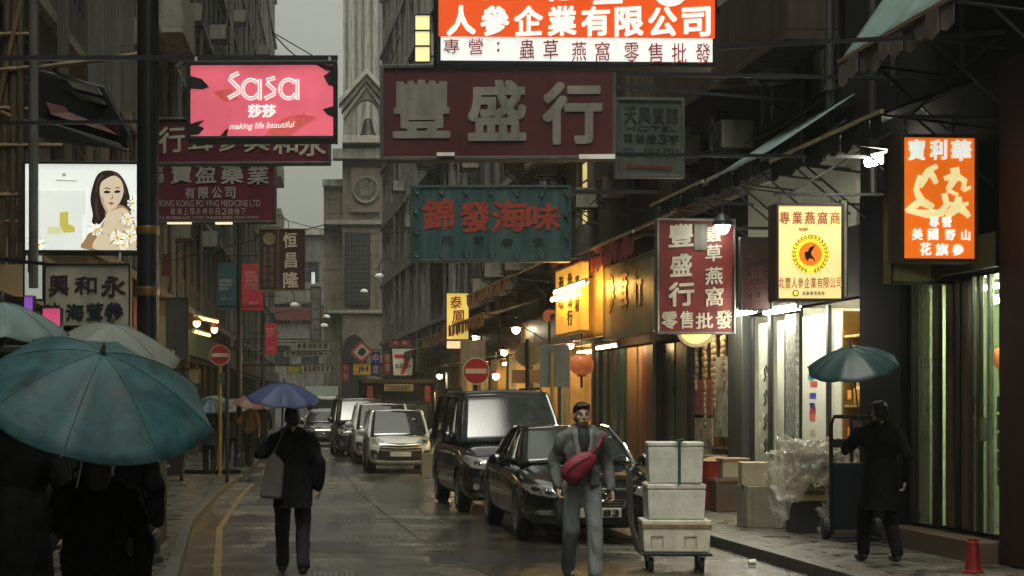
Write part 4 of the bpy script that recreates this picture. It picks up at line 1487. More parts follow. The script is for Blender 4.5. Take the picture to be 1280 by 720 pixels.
for lb2, bx, d, fm in (('tall red sign beside the teal dark shop far left of the pavement', (203, 318, 214, 345), 44, red_f), ('grey hanging box sign above the left pavement, left of the no entry sign', (208, 372, 236, 450), 40, M('board_dark', (.05, .056, .054), .6, streak=.4)), ('tan hanging box sign below the grey box sign on the left', (236, 460, 250, 480), 41, M('board_tan', (.3, .2, .1), .6))):
    S = Sign('shop_sign', lb2, bx, d, fm, dark_metal, th=.15, fr=.02)
    S.arm([P(bx[0], bx[1] + 2, d), (-4.5, d, P(0, bx[1] + 2, d).z)], .03)
dk_red = M('small_red', (.28, .02, .03), .5)
for lb2, bx, d, fm, t in (('small red vertical sign left of the diamond sign', (427, 454, 437, 478), 84, dk_red, '大利'), ('small red vertical sign between the blue sign and the green bordered store sign', (479, 441, 489, 467), 76, dk_red, '發達'), ('small dark red sign above the green bordered store sign', (486, 424, 514, 433), 70, dk_red, '金源'),
                          ('blue and red vertical sign beside the yellow sign', (464, 440, 475, 470), 82, M('board_blue', (.02, .03, .22), .5), '中旅')):
    S = Sign('shop_sign', lb2, bx, d, fm, dark_metal, th=.15, fr=.02)
    n = len(t)
    if bx[2] - bx[0] < 15:
        S.text([(c, bx[0] + 2, bx[1] + 2 + (bx[3] - bx[1] - 3) * i / n, bx[2] - 2, bx[1] + (bx[3] - bx[1] - 3) * (i + 1) / n) for i, c in enumerate(t)], M('pale_pink_ink', (.5, .3, .3), .5), .02, 0)
    else:
        S.text(chars(t, bx[0] + 3, bx[1] + 2, bx[2] - 3, bx[3] - 2, .6), M('pale_pink_ink', (.5, .3, .3), .5), .02, 0)
    S.arm([P(bx[2], bx[1] + 2, d), (XRF(d), d, P(0, bx[1] + 2, d).z)], .04)
S = Sign('shop_sign', 'yellow sign with dark blue letters above the dark truck', (441, 454, 464, 469), 80, M('board_yellow2', (.62, .4, .04), .5), dark_metal, th=.15, fr=.02)
S.text([('JH', 447, 458, 460, 466)], M('navy', (.02, .03, .1), .5), .03, 0)
S.arm([P(464, 456, 80), (XRF(80), 80, P(0, 456, 80).z)], .04)
# diamond sign
o = thing('diamond_sign', 'red bordered diamond sign with a black and white figure shape above the dark truck', 'sign', P(452, 440, 83))
mb = MB(); r_ = 15 * 83 / F
mb.prism([(0, -r_), (r_, 0), (0, r_), (-r_, 0)], -.06, .06); mb.build('frame', M('diamond_red', (.4, .05, .04), .5, var=.5, scale=3), o)
mb = MB(); r2_ = r_ * .72
mb.prism([(0, -r2_), (r2_, 0), (0, r2_), (-r2_, 0)], -.07, -.061); mb.build('panel', M('diamond_cream', (.5, .42, .3), .5), o)
mb = MB(); mb.prism([(-.2, -.1), (.05, -.2), (.22, 0), (.1, .2), (-.1, .14)], -.08, -.071); mb.build('figure_shape', blackb, o)
MB().bar((0, .02, .1), (XRF(83) - o.location.x, .02, .1), .06, .06).build('bracket', dark_metal, o)
# convenience store sign: trapezoid with numeral
S = Sign('store_sign', 'green bordered white convenience store sign with a big red and orange numeral', (488, 434, 519, 471), 68, None, M('dark_green', (.012, .05, .03), .5), th=.25, fr=.03)
S.shapes([[(490, 436), (517, 436), (515, 469), (492, 469)]], M('store_white', (.55, .53, .42), .4, emit=.12), 'panel', -.02, .02)
S.shapes([[(493, 443), (513, 443), (513, 447), (505, 468), (500, 468), (505.5, 448), (493, 448)]], M('store_red', (.45, .03, .02), .4, emit=.1), 'numeral', .0)
S.text([('ELEVEN', 494, 455, 513, 460)], M('store_green', (.01, .07, .04), .5), .03, 0, y=.008)
S.arm([P(519, 437, 68), (XRF(68), 68, P(0, 437, 68).z)], .05)

# yellow vertical lightbox
yel_l = lit('lit_amber', (.85, .62, .13, 1), .66, .12)
S = Sign('lightbox_sign', 'slim yellow glowing lightbox with red brush characters over the far market stalls', (557, 366, 586, 425), 50, yel_l, dark_metal, th=.2, yaw=R(3), fr=.02)
S.text([('泰', 562, 370, 577, 386), ('鳳', 564, 388, 582, 405)], M('brush_red2', (.3, .02, .015), .5, emit=.15), .012, .05)
S.shapes([[(560, 407), (563, 407), (564, 420), (560, 421)]], M('brush_red2', (.3, .02, .015)), 'seal')
S.arm([P(586, 370, 50), (XRF(50), 50, P(0, 372, 50).z)], .04)
S.arm([P(586, 390, 50), (XRF(50), 50, P(0, 392, 50).z)], .03)
S = Sign('lightbox_sign', 'small cream glowing box under the slim yellow lightbox', (558, 426, 576, 436), 51, lit('lit_cream', (.9, .75, .45, 1), .7), dark_metal, th=.1, fr=.01)
S.arm([P(576, 428, 51), (XRF(51), 51, P(0, 428, 51).z)], .03)

# gold fascia boards on the brown shop (parallel to the facade)
def flat_sign(label, pa, pb, y0, y1, out, d_ref, fm, frm, th=.1, cat='sign', name='fascia_sign', group=None):
    """board lying along the right facade between columns pa (far) and pb (near)"""
    XS = lambda px: (7.8 - out) * F / (px - VX + .06 * F)
    da, db = XS(pb), XS(pa)
    z0, z1 = up(d_ref, y1), up(d_ref, y0)
    root = thing(name, label, cat, ((7.8 - out) - .06 * da, da, z0), ANG_R, group)
    L, H = db - da, z1 - z0
    MB().box(0, L, -th / 2, th / 2, 0, H).build('board', fm, root, bevel=.008)
    f = MB()
    f.box(-.02, L + .02, -th / 2 - .012, th / 2 + .012, -.03, 0).box(-.02, L + .02, -th / 2 - .012, th / 2 + .012, H, H + .03)
    f.build('frame', frm, root)
    MB().bar((L * .1, -th / 2, H * .8), (L * .1, -out + .01, H * .8), .04, .04).bar((L * .9, -th / 2, H * .8), (L * .9, -out + .01, H * .8), .04, .04).build('bracket', dark_metal, root)
    return root, L, H, th


def flat_text(root, items, L, y, mat, bold=.02, name='lettering'):
    """items (t, u centre 0..1 measured from the left as read, z, w, h)"""
    mb = MB()
    for (t, u, z, w_, h_) in items:
        n = put_text(mb, t, 0, z, w_, h_, 0, bold, 0)
        for k in range(len(mb.v) - n, len(mb.v)):
            v = mb.v[k]
            mb.v[k] = Vector((L * (1 - u) - v.x, y - v.y, v.z))
    return mb.build(name, mat, root)


r_, L_, H_, t_ = flat_sign('dull steel fascia board with faded gilt characters left of the tall red board', 758, 822, 340, 425, 1.0, 33, M('dull_steel', (.28, .25, .19), .35, .2, streak=.6), steel, .12)
flat_text(r_, [('參', .18, H_ * .62, .6, .7), ('茸', .45, H_ * .62, .6, .7), ('行', .72, H_ * .62, .6, .7)], L_, t_ / 2 + .002, M('gilt', (.45, .28, .08), .35, .7), .02)
r_, L_, H_, t_ = flat_sign('plain gold panel between the gilt character board and the steel fascia', 731, 757, 352, 432, 1.05, 39, M('gold_panel', (.62, .42, .14), .4, .15, streak=.3), gold, .1)
r_, L_, H_, t_ = flat_sign('glowing gold board with dark vertical brush characters above the red lantern', 699, 731, 362, 430, 1.3, 41, lit('lit_gold', (.85, .45, .07, 1), .62, .3, 2), gold, .15)
flat_text(r_, [('海', .25, H_ * .78, .55, .32), ('味', .25, H_ * .5, .55, .32), ('參', .6, H_ * .78, .5, .32), ('茸', .6, H_ * .5, .5, .32), ('行', .6, H_ * .22, .5, .3), ('藥', .88, H_ * .7, .4, .3), ('材', .88, H_ * .4, .4, .3)], L_, t_ / 2 + .002, M('dark_brown_ink', (.05, .022, .008), .5), .02)
PS = lambda px, py, d: P(px, py, d)
tube_lamp('warm tube lamp above the glowing gold board', PS(694, 366, 35), PS(733, 352, 31.9), .045, tube_gold, group='warm lamps in the far shops')
tube_lamp('warm tube lamp just left of and below the one above the gold board', PS(690, 375, 35.4), PS(720, 371, 32.9), .04, tube_gold, group='warm lamps in the far shops')

# tall red board
S = Sign('shop_sign', 'tall red board with a column of three grey characters in front of the brown shop', (819, 274, 918, 418), 24.0, red_f, steel, th=.14, yaw=R(2), fr=.03)
S.text([('豐', 834, 281, 865, 309), ('盛', 836, 318, 863, 346), ('行', 834, 353, 866, 383)], cream_ink, .03, .06)
S.text([('蟲', 880, 283, 900, 303), ('草', 880, 306, 901, 327), ('燕', 880, 334, 902, 356), ('窩', 880, 359, 903, 383)], cream_ink, .02, .06)
S.text([('零', 825, 390, 845, 412), ('售', 848, 389, 865, 411), ('批', 868, 391, 890, 411), ('發', 893, 388, 914, 411)], cream_ink, .022, .06)
mb = MB(); S.rect(mb, 866, 281, 882, 313, .0, .02); mb.build('notice', M('grey_notice', (.16, .15, .12), .6, streak=.5), S.root)
S.arm([P(918, 285, 24), (XRF(24), 24.1, P(0, 285, 24).z)], .03)
S.arm([P(822, 274, 24), P(822, 258, 24)], .02)
S.arm([P(912, 274, 24), P(912, 258, 24)], .02)
# floodlamp shining in front of it
o = thing('floodlight', 'glaring white floodlight at the top corner of the tall red board', 'lamp', P(903, 282, 23.6))
MB().ell((0, 0, 0), (.10, .07, .12), 14, 10).build('bulb', lit('flood_white', (1, 1, .92, 1), 30, 0), o, smooth=True)
MB().lathe([(.04, .16), (.07, .13), (.13, .06), (.14, .0)], 16).build('shade', dark_metal, o)
MB().tube([(0, 0, .14), (0, 0, .3), (.35, .3, .32)], .014, 8).build('arm', dark_metal, o)
# round sign peeping below the board
o = thing('round_sign', 'round yellow glowing sign peeping out below the tall red board', 'sign', P(869, 408, 26.5))
mx_ = Matrix.Rotation(R(90), 4, 'X')
MB().lathe([(0, .06), (.26, .06), (.27, .04), (.27, 0), (0, 0)], 28, mx_).build('panel', lit('lit_yel2', (.9, .62, .12, 1), .5), o)
MB().lathe([(.27, -.02), (.32, -.02), (.32, .09), (.27, .09)], 28, mx_).build('rim', M('brass_frame', (.2, .15, .08)), o)
MB().bar((0, .03, .3), (0, .03, .8), .03, .03).bar((0, .03, .8), (XRF(26.5) - o.location.x, .03, .8), .03, .03).build('bracket', dark_metal, o)

# dark maroon board between red board and swallow lightbox
S = Sign('shop_sign', 'dark unlit maroon board with dim characters left of the swallow lightbox', (924, 297, 964, 388), 23.2, M('maroon_dim', (.05, .012, .012), .45, streak=.3), dark_metal, th=.12, fr=.02)
S.text([('參', 934, 310, 954, 328), ('茸', 934, 332, 954, 350), ('行', 934, 356, 954, 374)], M('dim_red_ink', (.1, .035, .03), .5), .015, .04)
S.arm([P(964, 300, 23.2), (XRF(23.2), 23.3, P(0, 300, 23.2).z)], .03)

# swallow lightbox
cream_l = lit('lit_swallow', (.90, .72, .30, 1), .80, .12, 1.5)
S = Sign('lightbox_sign', 'cream yellow lightbox with a black swallow in a laurel wreath', (964, 256, 1050, 377), 21.0, cream_l, M('worn_brown_frame', (.06, .035, .02), .5, streak=.4), th=.3, yaw=R(4), fr=.03)
rust_ink = M('rust_ink', (.5, .13, .05), .5, emit=.2)
S.text(chars('專業燕窩商', 967, 266, 1047, 282, .8), rust_ink, .012, .03)
S.text([('始創', 993, 286, 1004, 290)], rust_ink, .0, 0)
S.shape(ell_pts(1007.5, 319, 24, 24, 32), lit('lit_lemon', (.95, .74, .06, 1), .8), 'yellow_disc', 0, .004)
S.shape(ell_pts(1007.5, 319, 14.5, 14.5, 28), lit('lit_tangerine', (.85, .20, .02, 1), .8), 'orange_disc', .004, .005)
lv = []
for sgn in (-1, 1):
    for k in range(13):
        a = R(-78) + k * R(13.2)
        for q in (-1, 1):
            ca, sa = math.cos(a), math.sin(a)
            cx_, cy_ = 1007.5 + sgn * 20.5 * ca, 319 - 21.5 * sa
            tx, ty = -sgn * sa, -ca
            nx, ny = sgn * ca * q, -sa * q
            ux, uy = tx * 3.9 + nx * 2.3, ty * 3.9 + ny * 2.3
            lv.append([(cx_, cy_), (cx_ + ux * .5 + nx * 1.0 + tx * -.3, cy_ + uy * .5 + ny * 1.0), (cx_ + ux, cy_ + uy), (cx_ + ux * .5 - nx * .5, cy_ + uy * .5 - ny * .5)])
S.shapes(lv, M('wreath_green', (.03, .055, .015), .5, emit=.1), 'wreath', .005, .006)
S.shapes([[(1014, 307.5), (1006, 311), (1004, 316), (1001, 316), (999.5, 319), (1001, 322), (1000, 326), (1002.5, 324), (1003, 329), (1006, 324), (1011, 325), (1013, 328.5), (1012.5, 324), (1009, 321), (1008, 317), (1011, 312.5)]], M('swallow_black', (.015, .012, .02), .5), 'swallow', .009, .005)
S.text(chars('北豐人參企業有限公司', 967, 348, 1048, 361, .86), rust_ink, .01, .03)
S.shape(ell_pts(989, 367.5, 4, 4, 16), M('wreath_green', (.03, .055, .015)), 'emblem', .0, .004)
S.shape(ell_pts(989, 367.5, 2.8, 2.8, 16), lit('lit_lemon', (.95, .74, .06, 1), .8), 'emblem', .004, .004)
S.text(chars('高級優質燕窩', 997, 365, 1026, 370, .8), M('olive_ink', (.2, .17, .04), .5, emit=.1), .0, 0, name='small_lettering')
hz = P(0, 243, 21).z
S.arm([P(968, 243, 21), (XRF(21), 21, hz)], .025)
S.arm([P(975, 257, 21), P(975, 243, 21)], .012)
S.arm([P(1040, 257, 21), P(1040, 243, 21)], .012)
S.arm([P(985, 243, 21), (XRF(21), 21, hz + .75)], .018)

# orange lightbox with ginseng figures
og = lit('lit_orange2', (.86, .16, .012, 1), .80, .10, 1.5)
S = Sign('lightbox_sign', 'orange lightbox with pale ginseng root figures, hung from chains at the right', (1116, 171, 1215, 329), 18.0, og, M('worn_brown_frame', (.06, .035, .02)), th=.32, yaw=R(5), fr=.035)
yl_l = lit('lit_butter', (.92, .78, .36, 1), .85)
S.text([('寶', 1126, 178, 1147, 203), ('利', 1154, 178, 1175, 202), ('華', 1181, 178, 1206, 203)], W_EM, .04, .03)
rt = MB()
def root_fig(paths):
    for pts_, rr in paths:
        q = [S.loc(*p) for p in pts_]
        rt.tube([(a, S.y - .004, b) for a, b in q], [r0 / S.s for r0 in rr], 8)
root_fig([([(1163, 210), (1152, 216), (1146, 226), (1140, 236)], (3, 4, 5, 4)), ([(1152, 216), (1158, 224), (1162, 232)], (4, 4, 3)), ([(1141, 222), (1136, 240), (1142, 254), (1158, 262)], (3, 4, 6, 4)), ([(1142, 254), (1130, 262), (1123, 267)], (5, 4, 3)), ([(1126, 266), (1150, 270), (1168, 268), (1175, 258), (1172, 244)], (3, 5, 5, 4, 4)),
          ([(1185, 212), (1187, 222), (1180, 234), (1176, 240)], (6, 6, 4, 3)), ([(1187, 222), (1198, 228), (1196, 240)], (4, 4, 3)), ([(1172, 226), (1184, 222)], (3, 4)), ([(1196, 240), (1206, 236)], (3, 2)), ([(1176, 240), (1190, 246)], (3, 2)),
          ([(1190, 248), (1190, 260), (1180, 268), (1174, 272)], (4, 7, 5, 3)), ([(1190, 260), (1200, 268), (1204, 273)], (6, 4, 3)), ([(1176, 256), (1190, 260), (1203, 256)], (2, 4, 2))])
for v in rt.v:
    v.y = S.y - .004 + (v.y - S.y + .004) * .12
rt.build('root_figure', yl_l, S.root, smooth=True)
S.text(chars('專營', 1151, 273, 1183, 286, .75) + [('美', 1131, 288, 1144, 302), ('國', 1151, 288, 1164, 302), ('野', 1173, 289, 1186, 302), ('山', 1194, 289, 1205, 302), ('花', 1141, 305, 1155, 321), ('旗', 1161, 306, 1177, 321), ('參', 1182, 307, 1197, 321)], W_EM, .03, .03)
zc = P(0, 146, 18).z
S.arm([P(1130, 146, 18), (XRF(18) + .05, 18, zc)], .03)
ch = MB()
for px in (1132, 1192):
    a, b = P(px, 148, 18), P(px, 171, 18)
    inv = S.root.matrix_basis.inverted()
    for k in range(5):
        t0 = inv @ a.lerp(b, k / 5)
        t1 = inv @ a.lerp(b, (k + 1) / 5)
        o_ = Vector((.02, 0, 0)) if k % 2 else Vector((0, .02, 0))
        ch.tube([t0, (t0 + t1) / 2 + o_, t1, (t0 + t1) / 2 - o_, t0], .007, 6, False)
ch.build('chain', dark_metal, S.root)
S.arm([P(1136, 146, 18), (XRF(18) - .02, 18.1, zc + .8)], .018)
# tan board behind it
S = Sign('projecting_sign', 'tan blank board projecting behind and below the orange lightbox', (1104, 192, 1226, 356), 19.6, M('tan_face', (.42, .31, .13), .5, streak=.3), black_metal, th=.16, yaw=R(10), fr=.03)
S.arm([P(1226, 200, 19.6), (XRF(19.6) + .05, 19.7, P(0, 200, 19.6).z)], .03)
# tall lit white pilaster sign beside the swallow lightbox
S = Sign('projecting_sign', 'slim white upright board just right of the swallow lightbox', (1049, 250, 1058, 372), 21.6, M('white_laminate', (.66, .65, .54)), dark_metal, th=.1, fr=.008)
S.arm([P(1058, 255, 21.6), (XRF(21.6) + .02, 21.7, P(0, 255, 21.6).z)], .02)

# traffic signs
def no_entry(label, px, py, rpx, d, pole_m, back=None):
    root = thing('road_sign', label, 'road sign', P(px, 504, d) - Vector((0, 0, CH - .12)))
    z = up(d, py) - .12
    r_ = rpx * d / F
    MB().tube([(0, .03, 0), (0, .03, z + r_)], .035, 10).build('pole', pole_m, root)
    MB().lathe([(0, .02), (r_, .02), (r_, 0), (0, 0)], 36, Matrix.Translation((0, -.02, z)) @ mx_).build('disc', M('sign_red', (.32, .02, .025), .4, emit=0), root)
    MB().lathe([(r_ * .93, .0), (r_ * 1.0, .0), (r_, .024), (r_ * .93, .024)], 36, Matrix.Translation((0, -.02, z)) @ mx_).build('rim', M('rim_white', (.5, .48, .42), .4), root)
    MB().box(-r_ * .78, r_ * .78, -.048, -.044, z - r_ * .18, z + r_ * .18).build('bar', M('bar_cream', (.5, .47, .36), .4), root)
    if back:
        MB().box(*back, -.012, .012, z - r_ * .2, z + r_ * 2.3).build('backing_board', M('back_board', (.2, .19, .16), .5, streak=.3), root)
    return root


yp = M('yellow_pole', (.32, .2, .05), .5, streak=.4)
no_entry('no entry sign on a yellow pole on the left pavement', 275, 444, 13, 38, yp)
no_entry('no entry sign standing behind the roof of the black van', 595, 464, 17, 34, dark_metal, (-.3, .18))


def sign_back(label, d, px, shape, plates, pole_m, top):
    root = thing('road_sign', label, 'road sign', P(px, 504, d) - Vector((0, 0, CH - .12)))
    MB().tube([(0, -.03, 0), (0, -.03, up(d, top) - .12)], .038, 10).build('pole', pole_m, root)
    for (kind, x0, y0, x1, y1, m) in plates:
        a = ((x0 - px) * d / F, (x1 - px) * d / F)
        z0, z1 = up(d, y1) - .12, up(d, y0) - .12
        if kind == 'disc':
            MB().lathe([(0, .01), ((a[1] - a[0]) / 2, .01), ((a[1] - a[0]) / 2, -.01), (0, -.01)], 32, Matrix.Translation(((a[0] + a[1]) / 2, .02, (z0 + z1) / 2)) @ mx_).build('disc', m, root)
        else:
            MB().box(a[0], a[1], .012, .03, z0, z1).build('plate', m, root, bevel=.005)
    return root


sign_back('back of a round road sign with an orange plate below, behind the black van', 33, 659, 'disc', [('disc', 644, 426, 676, 460, M('back_olive', (.26, .22, .11), .5, streak=.3)), ('rect', 640, 462, 675, 479, M('plate_orange', (.42, .22, .09), .5))], dark_metal, 424)
sign_back('back of a grey square road sign on a yellow pole, behind the black saloon', 31, 690, 'rect', [('rect', 675, 431, 712, 484, M('back_grey', (.14, .14, .12), .5, streak=.3))], yp, 440)
sign_back('back of a half hidden round sign below the left no entry sign', 36, 284, 'disc', [('disc', 272, 456, 289, 490, M('back_dark', (.07, .075, .06), .5, streak=.3))], dark_metal, 455)
# ------------------------------------------------------------------ vehicles
paint_black = M('paint_black', (.008, .0085, .009), .12, var=.1, coat=1, rvar=.05)
paint_dark = M('paint_black_van', (.010, .010, .011), .14, var=.1, coat=1, rvar=.05)
paint_pearl = M('paint_pearl', (.50, .52, .52), .2, var=.1, coat=1, streak=.1)
paint_white = M('paint_white', (.6, .6, .56), .25, var=.1, coat=.6)
chrome = M('chrome', (.75, .74, .70), .12, 1, rvar=.06)
car_glass = M('car_glass', (.012, .015, .015), .06, var=.5, ior=2.1, rvar=.03)
screen_glass = M('screen_glass', (.03, .035, .033), .08, var=.6, scale=1.6, ior=1.7, rvar=.05, bump=.05, bscale=55)
tyre_m = M('tyre', (.012, .012, .012), .75, bump=.1)
rim_m = M('alloy', (.42, .42, .4), .3, .9)
trim_black = M('trim_black', (.012, .012, .012), .5)
lamp_glass = M('lamp_glass', (.34, .35, .33), .08, .35, var=.8, scale=9, ior=1.6)
red_lamp = M('red_lamp', (.25, .01, .01), .15)
plate_w = M('plate_white', (.6, .58, .5), .45)
plate_ink = M('plate_ink', (.015, .015, .015), .5)


def loft(rings, closed_ends=True):
    """rings of half sections (x >= 0, from bottom centre over the side to top centre), mirrored and skinned"""
    mb = MB()
    n = None
    for (y, half) in rings:
        full = [(x, y, z) for x, z in half] + [(-x, y, z) for x, z in half[-2:0:-1]]
        n = len(full)
        mb.v += [Vector(p) for p in full]
    for i in range(len(rings) - 1):
        for j in range(n):
            mb.f.append((i * n + j, i * n + (j + 1) % n, (i + 1) * n + (j + 1) % n, (i + 1) * n + j))
    if closed_ends:
        mb.f.append(tuple(range(n))[::-1])
        k = (len(rings) - 1) * n
        mb.f.append(tuple(k + j for j in range(n)))
    return mb


def body_mesh(rings, mat, wheels, wr, sub=2):
    """subdivided body with real wheel arches cut out; returns (mesh, bvh)"""
    o = loft(rings).build('tmp_body', mat, smooth=True)
    ss = o.modifiers.new('s', 'SUBSURF')
    ss.levels = ss.render_levels = sub
    cut = MB()
    for (x, y, z) in wheels:
        n = 28
        k = len(cut.v)
        for xx in (x - math.copysign(.32, x), x + math.copysign(.3, x)):
            for j in range(n):
                a = 2 * PI * j / n
                cut.v.append(Vector((xx, y + wr * math.cos(a), z + wr * math.sin(a))))
        for j in range(n):
            cut.f.append((k + j, k + (j + 1) % n, k + n + (j + 1) % n, k + n + j))
        cut.f.append(tuple(k + j for j in range(n))[::-1])
        cut.f.append(tuple(k + n + j for j in range(n)))
    co = cut.build('tmp_cut', mat)
    b = o.modifiers.new('b', 'BOOLEAN')
    b.operation = 'DIFFERENCE'
    b.object = co
    b.solver = 'EXACT'
    bpy.context.view_layer.update()
    me = baked(o)
    for q in (o, co):
        m_ = q.data
        bpy.data.objects.remove(q)
        bpy.data.meshes.remove(m_)
    for p in me.polygons:
        p.use_smooth = True
    try:
        me.set_sharp_from_angle(angle=R(42))
    except Exception:
        pass
    bvh = BVHTree.FromPolygons([v.co.copy() for v in me.vertices], [tuple(p.vertices) for p in me.polygons])
    return me, bvh


def project(bvh, pts, axis, off=.006, cuts=2, th=.012):
    """lay a flat outline on the body: axis 'front' takes (x, z), 'rear' (x, z), 'left'/'right' (y, z), 'top' (x, y)"""
    bm = bmesh.new()
    bm.faces.new([bm.verts.new((a, b, 0)) for a, b in pts])
    bmesh.ops.triangulate(bm, faces=bm.faces[:])
    for _ in range(cuts):
        bmesh.ops.subdivide_edges(bm, edges=bm.edges[:], cuts=1, use_grid_fill=True)
        bmesh.ops.triangulate(bm, faces=bm.faces[:])
    dirs = {'front': ((0, 1, 0), lambda a, b: (a, -9, b)), 'rear': ((0, -1, 0), lambda a, b: (a, 9, b)), 'left': ((1, 0, 0), lambda a, b: (-5, a, b)),
            'right': ((-1, 0, 0), lambda a, b: (5, a, b)), 'top': ((0, 0, -1), lambda a, b: (a, b, 9))}
    d, fo = dirs[axis]
    d = Vector(d)
    mb = MB()
    bm.verts.ensure_lookup_table()
    last = None
    top, low = [], []
    for v in bm.verts:
        h = bvh.ray_cast(Vector(fo(v.co.x, v.co.y)), d)
        p = h[0] if h[0] is not None else None
        top.append(p)
    good = [p for p in top if p]
    if not good:
        bm.free()
        return mb
    for i, v in enumerate(bm.verts):
        if top[i] is None:
            top[i] = min(good, key=lambda q: (q - Vector(fo(v.co.x, v.co.y))).length)
        top[i] = top[i] - d * off
    n = len(top)
    mb.v = list(top) + [p + d * th for p in top]
    for f in bm.faces:
        t = tuple(v.index for v in f.verts)
        mb.f.append(t)
        mb.f.append(tuple(i + n for i in t)[::-1])
    for e in bm.edges:
        if e.is_boundary:
            a, b = e.verts[0].index, e.verts[1].index
            mb.f.append((a, b, b + n, a + n))
    bm.free()
    return mb


def ribbon(bvh, pts, axis, wd, off=.003, seg=10):
    """thin strip following the body along a polyline"""
    mb = MB()
    for (a, b) in zip(pts, pts[1:]):
        a, b = Vector((*a, 0)), Vector((*b, 0))
        t = (b - a).normalized()
        nn = Vector((-t.y, t.x, 0)) * wd / 2
        q = project(bvh, [((a + nn).x, (a + nn).y), ((b + nn).x, (b + nn).y), ((b - nn).x, (b - nn).y), ((a - nn).x, (a - nn).y)], axis, off, 3, .006)
        mb.add(q.v, q.f)
    return mb


_WH = {}


def wheel(root, x, y, r, wd, side, spokes=10):
    k = (r, wd, spokes)
    if k not in _WH:
        t = MB().lathe([(r * .66, -wd / 2), (r * .9, -wd / 2), (r, -wd * .36), (r, wd * .36), (r * .9, wd / 2), (r * .66, wd / 2), (r * .66, -wd / 2)], 36, Matrix.Rotation(R(90), 4, 'Y')).mesh('tyre', tyre_m, smooth=False)
        m = MB()
        Ry = Matrix.Rotation(R(90), 4, 'Y')
        m.lathe([(r * .60, -wd * .45), (r * .68, -wd * .45), (r * .68, wd * .47), (r * .63, wd * .5), (r * .6, wd * .42), (r * .6, -wd * .45)], 36, Ry)
        m.lathe([(0, wd * .34), (r * .14, wd * .34), (r * .16, wd * .2), (0, wd * .2)], 18, Ry)
        for q in range(spokes):
            a = 2 * PI * q / spokes
            m.bar((wd * .27, r * .1 * math.cos(a), r * .1 * math.sin(a)), (wd * .36, r * .64 * math.cos(a), r * .64 * math.sin(a)), .035, .03)
        m.lathe([(0, wd * .05), (r * .6, wd * .05)], 30, Ry)
        _WH[k] = (t, m.mesh('rim', rim_m))
    e = bpy.data.objects.new('wheel', _WH[k][0])
    e.name = 'wheel'
    COL.objects.link(e)
    e.parent = root
    e.location = (x, y, r)
    q = bpy.data.objects.new('rim', _WH[k][1])
    COL.objects.link(q)
    q.parent = e
    if side < 0:
        e.rotation_euler = (0, 0, PI)
    return e


def put_mesh(name, me, root):
    o = bpy.data.objects.new(name, me)
    COL.objects.link(o)
    o.parent = root
    return o


def greenhouse(root, bf, br_, rf, rr, paint, roof_h=.05, posts=(.42,), zrf=None, screen=screen_glass):
    """bf/br_ = (half width, y, z) of the belt at screen and tail; rf/rr the same for the roof corners"""
    (wf, yf, zf), (wr, yr, zr), (Wf, Yf, Zf), (Wr, Yr, Zr) = bf, br_, rf, rr
    B = lambda sx: (Vector((sx * wf, yf, zf)), Vector((sx * wr, yr, zr)), Vector((sx * Wr, Yr, Zr)), Vector((sx * Wf, Yf, Zf)))
    # roof
    MB().patch([(-Wf, Yf, Zf), (Wf, Yf, Zf), (Wr, Yr, Zr), (-Wr, Yr, Zr)], 12, 12, roof_h, .05, (0, 0, 1)).build('roof', paint, root, smooth=True)
    MB().patch([(-wf, yf, zf), (wf, yf, zf), (Wf, Yf - .01, Zf), (-Wf, Yf - .01, Zf)], 12, 8, .07, .02, (0, -1, .6)).build('windscreen', screen, root, smooth=True)
    MB().patch([(wr, yr, zr), (-wr, yr, zr), (-Wr, Yr + .01, Zr), (Wr, Yr + .01, Zr)], 12, 8, .06, .02, (0, 1, .5)).build('rear_window', car_glass, root, smooth=True)
    for sx in (-1, 1):
        a, b, c, d = B(sx)
        ts = [0] + list(posts) + [1]
        for t0, t1 in zip(ts, ts[1:]):
            g0, g1 = .012, .012
            p = lambda t, u: (a.lerp(b, t)).lerp(d.lerp(c, t), u)
            MB().patch([p(t0 + g0, 0), p(t1 - g1, 0), p(t1 - g1, 1), p(t0 + g0, 1)], 6, 5, .02, .02, (sx, 0, .25)).build('side_window', car_glass, root, smooth=True)
        pl = MB()
        pl.tube([a + Vector((0, 0, -.03)), a.lerp(d, .5) + Vector((sx * .012, -.02, .015)), d], [.035, .03, .035], 8)
        pl.tube([d, d.lerp(c, .5) + Vector((sx * .012, 0, .02)), c], [.035, .035, .035], 8)
        pl.tube([b + Vector((0, 0, -.03)), b.lerp(c, .5) + Vector((sx * .012, .02, .015)), c], [.06, .045, .035], 8)
        for t in posts:
            q0, q1 = a.lerp(b, t), d.lerp(c, t)
            pl.bar(q0, q1, .07, .035, (sx, 0, 0))
        pl.build('pillar', paint, root, smooth=False)


def mirror_(root, x, y, z, paint, s=1.0):
    sg = math.copysign(1, x)
    MB().ell((x + sg * .13 * s, y, z + .03), (.14 * s, .075 * s, .10 * s), 14, 10).bar((x - sg * .03, y + .02, z - .03), (x + sg * .08, y + .02, z), .06, .04).build('wing_mirror', paint, root, smooth=True)


def half(w_, zb, zm, zs, zt, cr=.82, tuck=.92, shw=.965):
    return [(0, zb), (w_ * tuck * .8, zb), (w_ * tuck, zb + .05), (w_ * .99, zb + .16), (w_, zm), (w_ * shw, zs), (w_ * cr, zt - .012), (w_ * .4, zt + .008), (0, zt + .012)]


